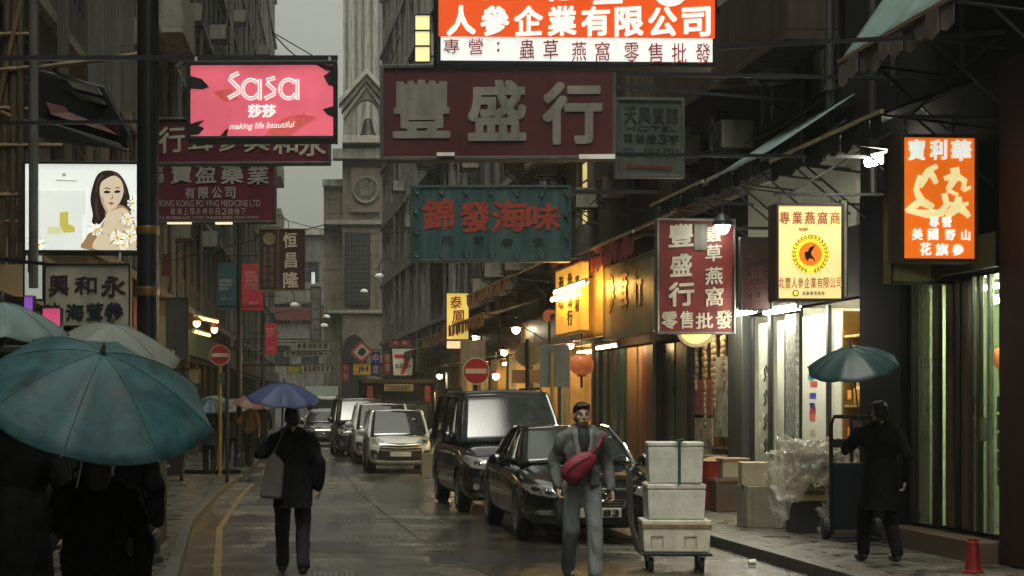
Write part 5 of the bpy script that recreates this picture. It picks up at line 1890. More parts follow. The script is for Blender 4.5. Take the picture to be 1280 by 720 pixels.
# ---- black saloon ----------------------------------------------------
def saloon(root, paint, detail=True, plate=None):
    rings = [(-2.50, half(.50, .32, .48, .60, .66)), (-2.47, half(.66, .24, .48, .63, .70)), (-2.36, half(.80, .19, .49, .67, .75)), (-2.1, half(.89, .18, .5, .71, .81)), (-1.75, half(.915, .18, .52, .75, .86)), (-1.2, half(.92, .18, .55, .81, .93)),
             (-.95, half(.92, .18, .56, .83, .96)), (-.3, half(.92, .18, .57, .86, .95)), (.8, half(.92, .18, .58, .88, .97)), (1.5, half(.915, .18, .58, .89, 1.0)), (1.85, half(.91, .19, .58, .89, 1.02)), (2.25, half(.88, .24, .58, .88, 1.02)),
             (2.42, half(.80, .3, .58, .85, .98)), (2.5, half(.62, .36, .58, .8, .92))]
    wz = .335
    wh = [(-.93, -1.55, wz), (.93, -1.55, wz), (-.93, 1.40, wz), (.93, 1.40, wz)]
    me, bvh = body_mesh(rings, paint, wh, .385)
    put_mesh('body', me, root)
    MB().box(-.68, .68, -1.98, 1.9, .17, .62).build('underbody', trim_black, root)
    for (x, y, z) in wh:
        wheel(root, x * .865, y, .335, .225, x, 10)
    greenhouse(root, (.76, -.98, .955), (.70, 1.72, 1.0), (.585, -.12, 1.40), (.56, .92, 1.405), paint, .05, (.36, .74))
    for sx in (-1, 1):
        mirror_(root, sx * .88, -.62, .95, paint)
        h = [(sx * .42, .63), (sx * .56, .58), (sx * .80, .615), (sx * .885, .69), (sx * .87, .735), (sx * .72, .735), (sx * .5, .71)]
        project(bvh, h, 'front', .007, 3).build('headlight', lamp_glass, root, smooth=False)
        lens = [(sx * (.60 + .075 * math.cos(a)), .655 + .04 * math.sin(a)) for a in [k * 2 * PI / 12 for k in range(12)]]
        project(bvh, lens, 'front', .011, 1).build('headlight_lens', chrome, root)
        lens = [(sx * (.76 + .05 * math.cos(a)), .68 + .03 * math.sin(a)) for a in [k * 2 * PI / 12 for k in range(12)]]
        project(bvh, lens, 'front', .011, 1).build('headlight_lens', trim_black, root)
        fl = [(sx * .55, .36), (sx * .78, .37), (sx * .80, .42), (sx * .58, .43)]
        project(bvh, fl, 'front', .005, 2).build('fog_light', lamp_glass, root)
        ax = 'left' if sx < 0 else 'right'
        sm = MB()
        for pl in ([(-.98, .9), (-1.02, .6), (-.95, .27)], [(.22, .93), (.24, .5), (.2, .26)], [(1.22, .95), (1.1, .75), (.98, .6)], [(-.95, .25), (1.0, .25)]):
            q = ribbon(bvh, pl, ax, .012)
            sm.add(q.v, q.f)
        sm.build('door_seam', trim_black, root)
        q = ribbon(bvh, [(-1.0, .865), (1.6, .915)], ax, .02, .006)
        q.build('belt_trim', chrome, root)
        for y in (.02, 1.02):
            q = ribbon(bvh, [(y - .1, .79), (y + .1, .795)], ax, .03, .03)
            q.build('door_handle', chrome, root)
        q = project(bvh, [(1.98 if False else -1.96, .58), (-1.88, .6), (-1.86, .62), (-1.95, .61)], ax, .004, 1)
        q.build('side_marker', lamp_glass, root)
        project(bvh, [(sx * .5, .68), (sx * .82, .66), (sx * .8, .84), (sx * .5, .86)], 'rear', .008, 2).build('tail_light', red_lamp, root)
    gr = [(-.36, .69), (.36, .69), (.30, .46), (.22, .42), (-.22, .42), (-.30, .46)]
    project(bvh, gr, 'front', .006, 3).build('grille', trim_black, root)
    sl_ = MB()
    for k in range(7):
        z = .665 - k * .034
        wd = .345 - .012 * k
        q = project(bvh, [(-wd, z), (wd, z), (wd, z - .014), (-wd, z - .014)], 'front', .016, 3, .014)
        sl_.add(q.v, q.f)
    sl_.build('grille_slats', chrome, root)
    fr = MB()
    for a, b in zip(gr, gr[1:] + gr[:1]):
        q = ribbon(bvh, [a, b], 'front', .024, .014)
        fr.add(q.v, q.f)
    fr.build('grille_frame', chrome, root)
    ring = MB()
    for k in range(18):
        a, b = k * PI / 9, (k + 1) * PI / 9
        ring.tube([(.085 * math.cos(a), -2.535, .60 + .06 * math.sin(a)), (.085 * math.cos(b), -2.535, .60 + .06 * math.sin(b))], .008, 6)
    ring.build('badge', chrome, root)
    project(bvh, [(-.62, .33), (.62, .33), (.5, .24), (-.5, .24)], 'front', .004, 3).build('air_intake', trim_black, root)
    if plate:
        MB().box(-.26, .26, -2.56, -2.53, .34, .455).build('number_plate', plate_w, root, bevel=.004)
        mb_ = MB()
        put_text(mb_, plate, .13, .397, .2, .08, -2.562, .02, 0)
        mb_.build('plate_number', plate_ink, root)
    hl = MB()
    for sx in (-1, 1):
        q = ribbon(bvh, [(sx * .38, -2.3), (sx * .52, -1.7), (sx * .62, -1.02)], 'top', .012, .003)
        hl.add(q.v, q.f)
    hl.build('bonnet_seam', trim_black, root)
    wp = MB()
    for x0 in (-.55, .08):
        wp.tube([(x0, -1.02, .985), (x0 + .55, -.86, 1.05)], .008, 6)
    wp.build('wiper', trim_black, root)
    MB().box(.42, .56, -.40, -.385, 1.22, 1.30, Matrix.Rotation(0, 4, 'X')).build('permit_sticker', plate_w, root)
    return bvh


car = thing('saloon_car', 'glossy black saloon parked nearest on the right, behind the man with the red bag', 'car', (3.05, 21.75 + 2.5, 0), R(2.5))
saloon(car, paint_black, plate='83')


# ---- vans ------------------------------------------------------------
def van(root, paint, W, H, L, grille_style, screen=screen_glass, roof_rack=False, plate=True, trim=chrome):
    h = L / 2
    w_ = W / 2
    bl = H * .56
    low = .10 if grille_style == 'bars' else 0
    rings = [(-h, half(w_ * .72, .34, .50, .58, .78 - low)), (-h + .04, half(w_ * .88, .25, .52, .66, .86 - low)), (-h + .16, half(w_ * .97, .2, .54, .76, .93 - low)), (-h + .5, half(w_, .2, .56, .84, 1.0 - low * .6)), (-h + .95, half(w_, .2, .58, .95, bl + .02)),
             (-h + 1.2, half(w_, .2, .6, 1.0, bl + .05)), (0, half(w_, .2, .6, 1.0, bl + .05)), (h - .5, half(w_, .2, .6, 1.0, bl + .05)), (h - .1, half(w_ * .98, .22, .6, 1.0, bl + .04)), (h, half(w_ * .9, .3, .6, .95, bl))]
    wz = .345
    wh = [(-w_, -h + .95, wz), (w_, -h + .95, wz), (-w_, h - 1.0, wz), (w_, h - 1.0, wz)]
    me, bvh = body_mesh(rings, paint, wh, .40)
    put_mesh('body', me, root)
    MB().box(-w_ + .26, w_ - .26, -h + .5, h - .5, .19, .66).build('underbody', trim_black, root)
    for (x, y, z) in wh:
        wheel(root, x * (1 - .125 / w_), y, .345, .225, x, 7)
    greenhouse(root, (w_ * .92, -h + .98 - low * 3, bl + .03 - low * .25), (w_ * .92, h - .08, bl + .05), (w_ * .78, -h + 1.62 + low, H - .06), (w_ * .80, h - .28, H - .05), paint, .05, (.26, .62), screen=screen)
    for sx in (-1, 1):
        mirror_(root, sx * w_ * .98, -h + 1.2, bl + .10, paint, .85)
        hd = [(sx * w_ * .50, .80), (sx * w_ * .56, .70), (sx * w_ * .86, .74), (sx * w_ * .955, .86), (sx * w_ * .93, .93), (sx * w_ * .7, .89)]
        project(bvh, hd, 'front', .008, 3).build('headlight', lamp_glass, root)
        lens = [(sx * (w_ * .74 + .06 * math.cos(a)), .80 + .035 * math.sin(a)) for a in [k * 2 * PI / 12 for k in range(12)]]
        project(bvh, lens, 'front', .012, 1).build('headlight_lens', chrome, root)
        ax = 'left' if sx < 0 else 'right'
        sm = MB()
        for pl in ([(-h + 1.2, bl), (-h + 1.35, .3)], [(-h + 2.3, bl), (-h + 2.3, .28)], [(-h + 3.3, bl), (-h + 3.3, .6)], [(-h + 1.35, .29), (h - 1.4, .29)]):
            q = ribbon(bvh, pl, ax, .012)
            sm.add(q.v, q.f)
        sm.build('door_seam', trim_black, root)
        for y in (-h + 2.12, -h + 2.5):
            ribbon(bvh, [(y - .09, .93), (y + .09, .93)], ax, .03, .03).build('door_handle', trim, root)
        it = [(sx * w_ * .58, .38), (sx * w_ * .9, .36), (sx * w_ * .92, .60), (sx * w_ * .74, .58)]
        project(bvh, it, 'front', .005, 2).build('air_intake', trim_black, root)
        fg = [(sx * (w_ * .77 + .05 * math.cos(a)), .44 + .05 * math.sin(a)) for a in [k * 2 * PI / 10 for k in range(10)]]
        project(bvh, fg, 'front', .01, 1).build('fog_light', lamp_glass, root)
    if grille_style == 'dark':
        gr = [(-w_ * .5, .80), (w_ * .5, .80), (w_ * .44, .62), (-w_ * .44, .62)]
        project(bvh, gr, 'front', .006, 3).build('grille', trim_black, root)
        q = MB()
        for z in (.78, .71):
            p_ = project(bvh, [(-w_ * .48, z), (w_ * .48, z), (w_ * .48, z - .025), (-w_ * .48, z - .025)], 'front', .016, 3)
            q.add(p_.v, p_.f)
        q.build('grille_slats', M('smoked_chrome', (.2, .2, .19), .2, .9), root)
        project(bvh, [(.09 * math.cos(k * PI / 8), .715 + .05 * math.sin(k * PI / 8)) for k in range(16)], 'front', .02, 1).build('badge', M('badge_red', (.2, .02, .02), .3, .3), root)
        project(bvh, [(-w_ * .7, .42), (w_ * .7, .42), (w_ * .6, .3), (-w_ * .6, .3)], 'front', .005, 3).build('bumper_intake', trim_black, root)
    else:
        gr = [(-w_ * .60, .76), (w_ * .60, .76), (w_ * .72, .36), (w_ * .5, .33), (-w_ * .5, .33), (-w_ * .72, .36)]
        project(bvh, gr, 'front', .006, 3).build('grille', trim_black, root)
        q = MB()
        for z in (.74, .67, .60):
            p_ = project(bvh, [(-w_ * .62, z + .01), (0, z - .02), (w_ * .62, z + .01), (w_ * .62, z - .018), (0, z - .048), (-w_ * .62, z - .018)], 'front', .014, 3)
            q.add(p_.v, p_.f)
        q.build('grille_slats', M('brass_chrome', (.6, .54, .40), .2, .9), root)
        project(bvh, [(-w_ * .8, .33), (w_ * .8, .33), (w_ * .75, .29), (-w_ * .75, .29)], 'front', .01, 3).build('bumper_trim', trim, root)
    if plate:
        MB().box(-.26, .26, -h - .045, -h - .02, .43, .545).build('number_plate', plate_w, root, bevel=.004)
    wp = MB()
    for x0 in (-.6, .05):
        wp.tube([(x0, -h + .97, bl + .075), (x0 + .6, -h + 1.1, bl + .18)], .009, 6)
    wp.build('wiper', trim_black, root)
    MB().box(w_ * .45, w_ * .56, -h + 1.30, -h + 1.315, bl + .4, bl + .47).build('permit_sticker', plate_w, root)
    if roof_rack:
        MB().patch([(-w_ * .8, -h + 1.75, H), (w_ * .8, -h + 1.75, H), (w_ * .8, -h + 2.5, H + .0), (-w_ * .8, -h + 2.5, H)], 10, 4, .05, .1, (0, 0, 1)).build('roof_spoiler', trim_black, root, smooth=True)
        rb = MB()
        for sx in (-1, 1):
            rb.tube([(sx * w_ * .74, -h + 1.9, H - .02), (sx * w_ * .74, -h + 2.0, H + .07), (sx * w_ * .74, h - .7, H + .07), (sx * w_ * .74, h - .6, H)], .02, 8)
        rb.build('roof_rail', trim_black, root)


v1 = thing('van', 'tall black van with a dark roof box parked behind the black saloon', 'van', (2.62, 27.6 + 2.45, 0), R(3.5))
van(v1, paint_dark, 1.80, 1.93, 4.9, 'dark', roof_rack=True)
v2 = thing('minivan', 'pearl white minivan with brassy grille bars parked further down the right side', 'van', (1.34, 43.6 + 2.3, 0), R(1.5))
van(v2, paint_pearl, 1.62, 1.60, 4.6, 'bars', screen=car_glass)
v3 = inst(v2, None, (1.1, 52.6, 0), (0, 0, R(1)), (1.08, 1, 1.10))
v3['label'] = 'cream minivan half hidden directly behind the pearl white minivan'
for ch in v3.children:
    pass
v4 = thing('van', 'dark van showing its flank left of the two pale minivans', 'van', (.50, 56.5 + 2.45, 0), R(3))
for ch in v1.children:
    if ch.name.split('.')[0] != 'roof_spoiler':
        inst(ch, v4)

# black tarpaulin-sided truck behind the minivans
tk = thing('truck', 'tall dark box truck with a cream nameboard standing behind the minivans', 'truck', (1.95, 62, 0), R(1))
dkp = M('truck_green', (.010, .012, .011), .7, streak=.3, spec=.1)
MB().box(-1.28, 1.28, .5, 6.0, 1.0, 3.05).build('cargo_box', dkp, tk, bevel=.03)
MB().box(-1.32, 1.32, .42, 6.05, 3.05, 3.14).box(-1.33, 1.33, .40, .46, 2.96, 3.05).build('roof_edge', M('truck_gold', (.05, .038, .02), .7, spec=.15), tk, bevel=.01)
MB().box(-.52, .52, .4, .47, 2.62, 2.92).build('nameboard', M('nameboard_cream', (.22, .18, .11), .5), tk, bevel=.01)
mb = MB(); put_text(mb, 'LOCKHART', 0, 2.77, .86, .2, .395, .02); mb.build('lettering', M('nameboard_ink', (.03, .02, .015), .5), tk)
for sx in (-1, 1):
    MB().box(sx * 1.02 - .1, sx * 1.02 + .1, .43, .49, 2.0, 2.85).build('side_sign', M('side_red', (.2, .025, .025), .5, var=.6, scale=4), tk)
MB().box(-1.05, 1.05, -1.2, .38, .55, 2.2).build('cab', dkp, tk, bevel=.12)
MB().box(-.92, .92, -1.23, -1.2, 1.35, 2.05).build('windscreen', screen_glass, tk, bevel=.02)
MB().box(-.5, .5, -1.22, -1.19, .75, 1.15).build('grille', trim_black, tk)
for sx in (-1, 1):
    MB().box(sx * .8 - .14, sx * .8 + .14, -1.23, -1.2, .8, 1.0).build('headlight', lamp_glass, tk)
    MB().box(sx * 1.35 - .03, sx * 1.35 + .03, -1.25, -1.1, 1.3, 1.9).build('wing_mirror', trim_black, tk)
for sx in (-1, 1):
    wheel(tk, sx * .95, -.3, .42, .28, sx, 6)
    wheel(tk, sx * .95, 4.6, .42, .28, sx, 6)
MB().box(-1.0, 1.0, -.9, 5.8, .42, .99).build('chassis', trim_black, tk)

# far traffic on the left half of the road
f1 = thing('saloon_car', 'small dark saloon with red tail trim far down the road beside the blue umbrella', 'car', (-.85, 73.5, 0), R(1))
saloon(f1, paint_black)
f1.scale = (.95, .95, .98)
for k, (x, y, lb2) in enumerate(((-.95, 82, 'white saloon far down the road just behind the small dark saloon'), (-.35, 91, 'second white saloon further back, right of the first white one'), (-1.1, 97, 'pale saloon farthest back below the cargo truck'))):
    if k == 0:
        f2 = thing('saloon_car', lb2, 'car', (x, y, 0), R(1))
        saloon(f2, paint_white)
    else:
        again(f2, lb2, (x, y, 0))
t2 = thing('truck', 'small pale green cargo truck at the far end of the road', 'truck', (-1.35, 104, 0))
MB().box(-.98, .98, 1.6, 6, 1.0, 2.75).build('cargo_box', M('truck_pale', (.42, .46, .40), .5, streak=.2), t2, bevel=.03)
MB().box(-.95, .95, 0, 1.5, .5, 2.15).build('cab', paint_white, t2, bevel=.1)
MB().box(-.82, .82, -.03, 0, 1.3, 1.95).build('windscreen', car_glass, t2)
MB().box(-.75, .75, -.04, -.005, .7, 1.0).build('grille', trim_black, t2)
for sx in (-1, 1):
    wheel(t2, sx * .82, .8, .38, .25, sx, 6)
    wheel(t2, sx * .82, 4.6, .38, .25, sx, 6)
MB().box(-.85, .85, .2, 5.8, .45, .98).build('chassis', trim_black, t2)

# motorcycle leaning by the dark van
tk.scale = (1, 1, .83)
mc = thing('motorcycle', 'small dark motorcycle parked at the left side of the dark van', 'motorcycle', (.05, 60, 0), R(10))
mcb = M('moto_black', (.014, .014, .014), .4)
for y in (-.65, .62):
    k_ = Matrix.Translation((0, y, .3)) @ Matrix.Rotation(R(90), 4, 'Y')
    MB().lathe([(.22, -.05), (.30, -.04), (.30, .04), (.22, .05), (.22, -.05)], 22, k_).lathe([(0, -.03), (.06, -.03), (.06, .03), (0, .03)], 10, k_).build('wheel', tyre_m, mc)
MB().ell((0, -.05, .85), (.14, .3, .13), 14, 8).build('fuel_tank', mcb, mc, smooth=True)
MB().box(-.13, .13, .15, .75, .78, .86).build('seat', mcb, mc, bevel=.03)
MB().tube([(0, -.65, .3), (0, -.42, .95)], .035, 8).tube([(-.33, -.36, 1.02), (0, -.42, .98), (.33, -.36, 1.02)], .018, 8).build('handlebar', steel, mc)
MB().ell((0, -.58, .86), (.09, .06, .09), 12, 8).build('headlight', lamp_glass, mc, smooth=True)
MB().box(-.15, .15, -.25, .35, .3, .68).build('engine', dark_metal, mc, bevel=.04)
MB().patch([(-.22, -.5, 1.0), (.22, -.5, 1.0), (.17, -.42, 1.3), (-.17, -.42, 1.3)], 5, 4, .04, .01, (0, -1, .2)).build('windshield', car_glass, mc, smooth=True)
# ------------------------------------------------------------------ awnings on the right facade
teal_canvas = M('teal_canvas', (.17, .27, .25), .5, streak=.4, bump=.1)
black_canvas = M('black_canvas', (.012, .013, .014), .7, streak=.2, bump=.1, spec=.1)
grey_canvas = M('grey_canvas', (.05, .05, .045), .6, streak=.4, bump=.1)
red_canvas = M('red_canvas', (.22, .02, .028), .6, streak=.3, bump=.1)
tan_canvas = M('tan_canvas', (.34, .17, .06), .6, streak=.35, bump=.1)
striped = M('striped_valance', (.13, .10, .09), .6, var=.8, scale=3)
edge_cream = M('edge_cream', (.36, .28, .15), .5, streak=.3)


def awning(label, da, db, z_out, out, rise=.55, val=.28, canvas=black_canvas, val_m=None, edge=edge_cream, group='awnings over the shop fronts', scal=.3):
    """da near end, db far end along the right facade; canvas falls from the wall to its outer edge"""
    root = thing('awning', label, 'awning', (XRF(da), da, 0), ANG_R, group)
    L = db - da
    MB().patch([(0, .03, z_out + rise), (L, .03, z_out + rise), (L, out, z_out), (0, out, z_out)], 14, 8, -.03, .02, (0, .3, 1)).build('canopy', canvas, root, smooth=True)
    MB().bar((-.02, out, z_out), (L + .02, out, z_out), .045, .045).build('front_rail', edge, root)
    v = MB()
    n = max(4, int(L / scal))
    for i in range(n):
        x0, x1 = L * i / n, L * (i + 1) / n
        d_ = val * (1 + .12 * math.sin(i * 2.3))
        k = [(x0, z_out - .02), (x1, z_out - .02), (x1, z_out - d_ * .85), ((x0 + x1) / 2, z_out - d_), (x0, z_out - d_ * .85)]
        w_ = .02 * math.sin(i * 1.7)
        v.prism(k, out - .006 + w_, out + .006 + w_)
    v.build('valance', val_m or canvas, root)
    for x in (.08, L / 2, L - .08):
        a = MB()
        a.tube([(x, .02, z_out - .15), (x, out - .03, z_out - .02)], .016, 6)
        a.tube([(x, .02, z_out - .75), (x, out * .7, z_out - .04)], .014, 6)
        a.build('arm', dark_metal, root)
    return root


awning('weathered teal awning with a striped valance, high up in the right corner', 16.3, 19.4, up(18, 46), 1.2, 1.7, .28, teal_canvas, striped, M('edge_brown', (.2, .12, .08), .5))
awning('black awning with a cream front rail, just above the orange lightbox', 18.0, 21.7, 4.72, 1.25, .45, .26, black_canvas)
awning('grey blue awning with a pale rail, left of the black awning', 22.2, 24.6, 4.86, 1.25, .8, .25, M('bluegrey_canvas', (.14, .22, .23), .5, streak=.3), black_canvas, M('edge_pale', (.4, .42, .4), .5))
awning('dull black awning above the tall red board', 24.9, 28.0, 4.88, 1.25, .5, .22, grey_canvas, black_canvas)
awning('dark red awning above the gilt fascia boards', 29.5, 37.0, 4.62, 1.2, .55, .42, red_canvas)
awning('upper tan awning above the market stalls', 41.5, 49.0, 4.72, 1.45, .6, .3, tan_canvas, edge=M('edge_tan', (.4, .25, .1), .5))
awning('lower tan awning over the warm lamps of the market stalls', 43.5, 52.5, 3.95, 1.75, .5, .3, tan_canvas, edge=M('edge_tan', (.4, .25, .1), .5))
awning('farthest tan awning just right of the slim yellow lightbox', 53.0, 60.0, 3.9, 1.6, .5, .28, tan_canvas, edge=M('edge_tan', (.4, .25, .1), .5))
awning('grey awning beyond the slim yellow lightbox, near the store sign', 63, 72, 3.7, 1.4, .4, .3, grey_canvas)

# warm bulbs and lamps in the market stalls
def bulb_lamp(label, p, r=.09, m=None, group='warm lamps in the far shops'):
    o = thing('hanging_lamp', label, 'lamp', p, 0, group)
    MB().ell((0, 0, 0), (r, r, r * 1.1), 12, 8).build('bulb', m or lit('bulb_warm', (1, .70, .30, 1), 55, 0), o, smooth=True)
    MB().lathe([(.02, r * 1.9), (r * .6, r * 1.6), (r * 1.7, r * .6), (r * 1.75, r * .5)], 14).build('lamp_shade', M('shade_red', (.2, .03, .02), .5), o)
    MB().tube([(0, 0, r * 1.8), (0, 0, r * 1.8 + .5)], .01, 6).build('cord', black_metal, o)
    return o


bw_ = lit('bulb_white', (1, .90, .62, 1), 60, 0)
for px, py, d, m, lb2 in ((645, 412, 46, bw_, 'bright white bulb under the lower tan awning'), (609, 422, 56, bw_, 'white bulb under the farthest tan awning, right of the slim yellow lightbox'), (620, 470, 50, None, 'warm bulb hanging left of the round sign back'), (553, 470, 66, bw_, 'small bright bulb left of the right no entry sign'),
                         (572, 504, 64, None, 'low warm bulb beside the roof of the black van'), (668, 446, 44, None, 'warm bulb behind the round sign back'), (545, 492, 70, None, 'distant warm bulb right of the dark truck'), (634, 440, 50, None, 'warm bulb over the second market stall'), (720, 432, 40, bw_, 'white bulb just above the red lantern'), (600, 446, 58, None, 'warm bulb at the far end of the market stalls')):
    c = P(px, py, d)
    c.x = min(c.x, XRF(d) - .25)
    bulb_lamp(lb2, c, .10 if d > 45 else .07, m)
# left row lamps
for px, py, d, lb2 in ((246, 404, 46, 'warm lamp high over the left pavement, behind the grey box sign'), (268, 412, 50, 'bright warm lamp above the left no entry sign'), (226, 432, 47, 'warm lamp between the grey box sign and the left no entry sign'), (240, 478, 44, 'low warm lamp over the left pavement near the umbrellas')):
    bulb_lamp(lb2, P(px, py, d), .10, lit('bulb_amber', (1, .66, .26, 1), 5, 0))
for px0, px1, py0, py1, d, lb2 in ((243, 272, 396, 402, 48, 'slanting warm tube over a left hand shop, upper one'), (242, 262, 414, 418, 46, 'slanting warm tube over a left hand shop, lower one')):
    tube_lamp(lb2, P(px0, py0, d), P(px1, py1, d + 3), .04, lit('tube_amber', (1, .6, .18, 1), 5, 0), group='warm lamps in the far shops')

# red paper lantern
o = thing('paper_lantern', 'round red paper lantern hanging behind the grey road sign back', 'lantern', P(727, 456, 38.5))
la = MB()
prof = []
for i in range(13):
    th = PI * i / 12
    prof.append((.26 * math.sin(th) ** .8 + .005, .23 * math.cos(th)))
la.lathe(prof, 24)
la.build('paper_shade', lit('lantern_red', (.72, .19, .06, 1), .36, .35, 6), o, smooth=True)
MB().lathe([(.0, .26), (.1, .26), (.1, .21), (0, .21)], 14).lathe([(.0, -.26), (.1, -.26), (.1, -.21), (0, -.21)], 14).build('rim', gold, o)
MB().tube([(0, 0, -.26), (0, 0, -.5)], .03, 6).build('tassel', M('tassel_red', (.3, .02, .02), .6), o)
MB().tube([(0, 0, .26), (0, 0, .9)], .01, 6).build('cord', black_metal, o)
o2 = again(o, 'orange red paper lantern farther back under the tan awning', P(688, 395, 43))
o2.scale = (.7, .7, .7)
o2 = again(o, 'tiny red paper lantern just inside the right hand glass door', P(1249, 447, 19.8))
o2.scale = (.28, .28, .5)

# ------------------------------------------------------------------ air conditioners, drying racks, street lamps on walls
ac_m = M('ac_case', (.26, .25, .21), .5, streak=.5)
ac_mesh = {}


def aircon(label, root, x, z, out=.0, group='air conditioners on the facades', s=1.0):
    M4 = root.matrix_basis
    o = thing('air_conditioner', label, 'air conditioner', M4 @ Vector((x, out, z)), root.rotation_euler.z, group)
    if not ac_mesh:
        a = MB().box(-.33, .33, 0.02, .50, .02, .44).mesh('case', ac_m)
        f = MB()
        f.lathe([(.17, 0), (.19, .02), (.19, 0)], 20, Matrix.Translation((.08, .51, .23)) @ Matrix.Rotation(R(-90), 4, 'X'))
        for k in range(7):
            f.box(-.30, .30, .503, .515, .05 + k * .055, .062 + k * .055)
        f = f.mesh('grille', M('ac_grille', (.05, .05, .045), .5))
        b = MB().bar((-.28, .0, -.02), (-.28, .52, -.02), .03, .03).bar((.28, 0, -.02), (.28, .52, -.02), .03, .03).bar((-.28, 0, -.35), (-.28, .48, -.03), .025, .025).bar((.28, 0, -.35), (.28, .48, -.03), .025, .025).mesh('bracket', dark_metal)
        ac_mesh.update(a=a, f=f, b=b)
    for nm, k in (('case', 'a'), ('grille', 'f'), ('bracket', 'b')):
        q = bpy.data.objects.new(nm, ac_mesh[k])
        COL.objects.link(q)
        q.parent = o
    o.scale = (s, s, s)
    return o


def spot_right(px, py, roots):
    """facade root and local spot seen at a picture position on the right wall"""
    d = rx(px)
    for rt_, a, b in roots:
        if a <= d < b:
            return rt_, (d - a) * 1.0018, up(d, py)
    return roots[0][0], 1, 5


RROOTS = [(r1, -44.0, rx(1083)), (r2, rx(1083), rx(862)), (r3, rx(862), rx(742)), (RF[0][0], rx(742), 51), (RF[1][0], 51, 62), (RF[2][0], 62, 78), (RF[3][0], 78, 95.5)]
for px, py, lb2 in ((985, 104, 'air conditioner with a lit rim high on the dark wall left of the teal awning'), (935, 190, 'air conditioner on the dark wall right of the guest house board'), (900, 120, 'air conditioner high on the wall under the bracket of the orange and white lightbox'), (870, 205, 'air conditioner between the guest house board and the dull black awning'),
                    (780, 250, 'air conditioner on the wall right of the teal neon sign'), (800, 190, 'air conditioner higher on the wall right of the teal neon sign'), (745, 262, 'air conditioner just above the dark red awning'), (628, 348, 'air conditioner below the right end of the teal neon sign'), (655, 340, 'air conditioner above the upper tan awning'),
                    (612, 370, 'air conditioner just left of the upper tan awning'), (540, 210, 'air conditioner on the pale tenement above the teal neon sign'), (506, 240, 'air conditioner on the farthest tenement left of the teal neon sign'), (522, 285, 'air conditioner at the left edge of the teal neon sign'), (598, 212, 'air conditioner between the maroon board and the teal neon sign'),
                    (660, 215, 'second air conditioner between the maroon board and the teal neon sign'), (700, 222, 'air conditioner right above the right half of the teal neon sign')):
    rt_, x, z = spot_right(px, py, RROOTS)
    aircon(lb2, rt_, x, z, s=1.0 if px > 700 else 1.15)


def spot_left(px, py):
    lo, hi = 16.0, 120.0
    for _ in range(40):
        mid = (lo + hi) / 2
        if VX + XLF(mid) * F / mid < px:
            lo = mid
        else:
            hi = mid
    d = lo
    for (rr, L, n, bw), (a, b) in zip(LF, ((-44, 31), (31, 52), (52, 80), (80, 121))):
        if a <= d < b:
            return rr, (b - d) * L / (b - a), up(d, py), d


for px, py, lb2 in ((210, 70, 'air conditioner on the stained grey tenement left of the pink lightbox'), (228, 30, 'air conditioner higher on the stained grey tenement'), (262, 52, 'air conditioner on the dark tenement above the pink lightbox'), (290, 30, 'air conditioner nearest the strip of sky above the pink lightbox'), (140, 60, 'air conditioner on the dark old tenement above the folded tarpaulin'), (250, 310, 'air conditioner under the maroon medicine board'),
                    (212, 300, 'air conditioner just below the left end of the maroon medicine board'), (322, 70, 'air conditioner on the farthest left tenement, right above the pink lightbox')):
    rr, x, z, d = spot_left(px, py)
    aircon(lb2, rr, x, z, s=1.15)

# balconies of the old tenements: slab and railing, each a thing
def balcony(label, root, x0, x1, z, out=.9, mat=concrete, group='balconies of the old tenements', h=1.0, solid=True):
    o = thing('balcony', label, 'balcony', root.matrix_basis @ Vector((x0, 0, z)), root.rotation_euler.z, group)
    W = x1 - x0
    MB().box(0, W, .01, out, -.14, 0).build('slab', mat, o, bevel=.01)
    if solid:
        MB().box(0, W, out - .1, out - .003, .002, h).box(0, .1, .01, out - .1, .002, h).box(W - .1, W, .01, out - .1, .002, h).build('parapet', mat, o, bevel=.01)
    else:
        g_ = MB()
        n = int(W / .12)
        for i in range(n + 1):
            x = .02 + (W - .04) * i / n
            g_.tube([(x, out - .04, 0), (x, out - .04, h)], .01, 6)
        g_.bar((0, out - .04, h), (W, out - .04, h), .04, .03)
        g_.build('railing', dark_metal, o)
    return o


balcony('dark solid balcony above the bright shop, under the orange and white lightbox', r2, 1.0, 4.2, 6.6, .7, render_brown)
balcony('brown balcony beyond the guest house board', r2, 4.6, 8.2, 6.6, .7, render_brown)
balcony('brown balcony above the dark red awning', r3, 1.5, 5.5, 7.4, .8, render_brown)
balcony('railed balcony on the near grey tenement right of the teal neon sign', RF[0][0], 1.0, 4.5, 7.6, .8, concrete, solid=False)
balcony('solid balcony on the near grey tenement above the teal neon sign', RF[0][0], 6, 10, 8.6, .8, render_pale)
for k, (x, z) in enumerate(((1.5, 7.5), (6.5, 10.8))):
    balcony(('lower', 'upper')[k] + ' grey balcony on the stained left tenement behind the pink lightbox', LF[1][0], x, x + 3.2, z, .7, render_pale)
for k, z in enumerate((9.5, 12.6, 15.7)):
    balcony(('lowest', 'middle', 'topmost')[k] + ' pale balcony on the farthest left tenement beside the strip of sky', LF[3][0], 8, 14, z, .9, render_pale)
for k, z in enumerate((8.2, 11.3, 14.4)):
    balcony(('lowest', 'middle', 'topmost')[k] + ' balcony on the pale stained tenement behind the teal neon sign', RF[2][0], 3, 8, z, .8, render_pale)

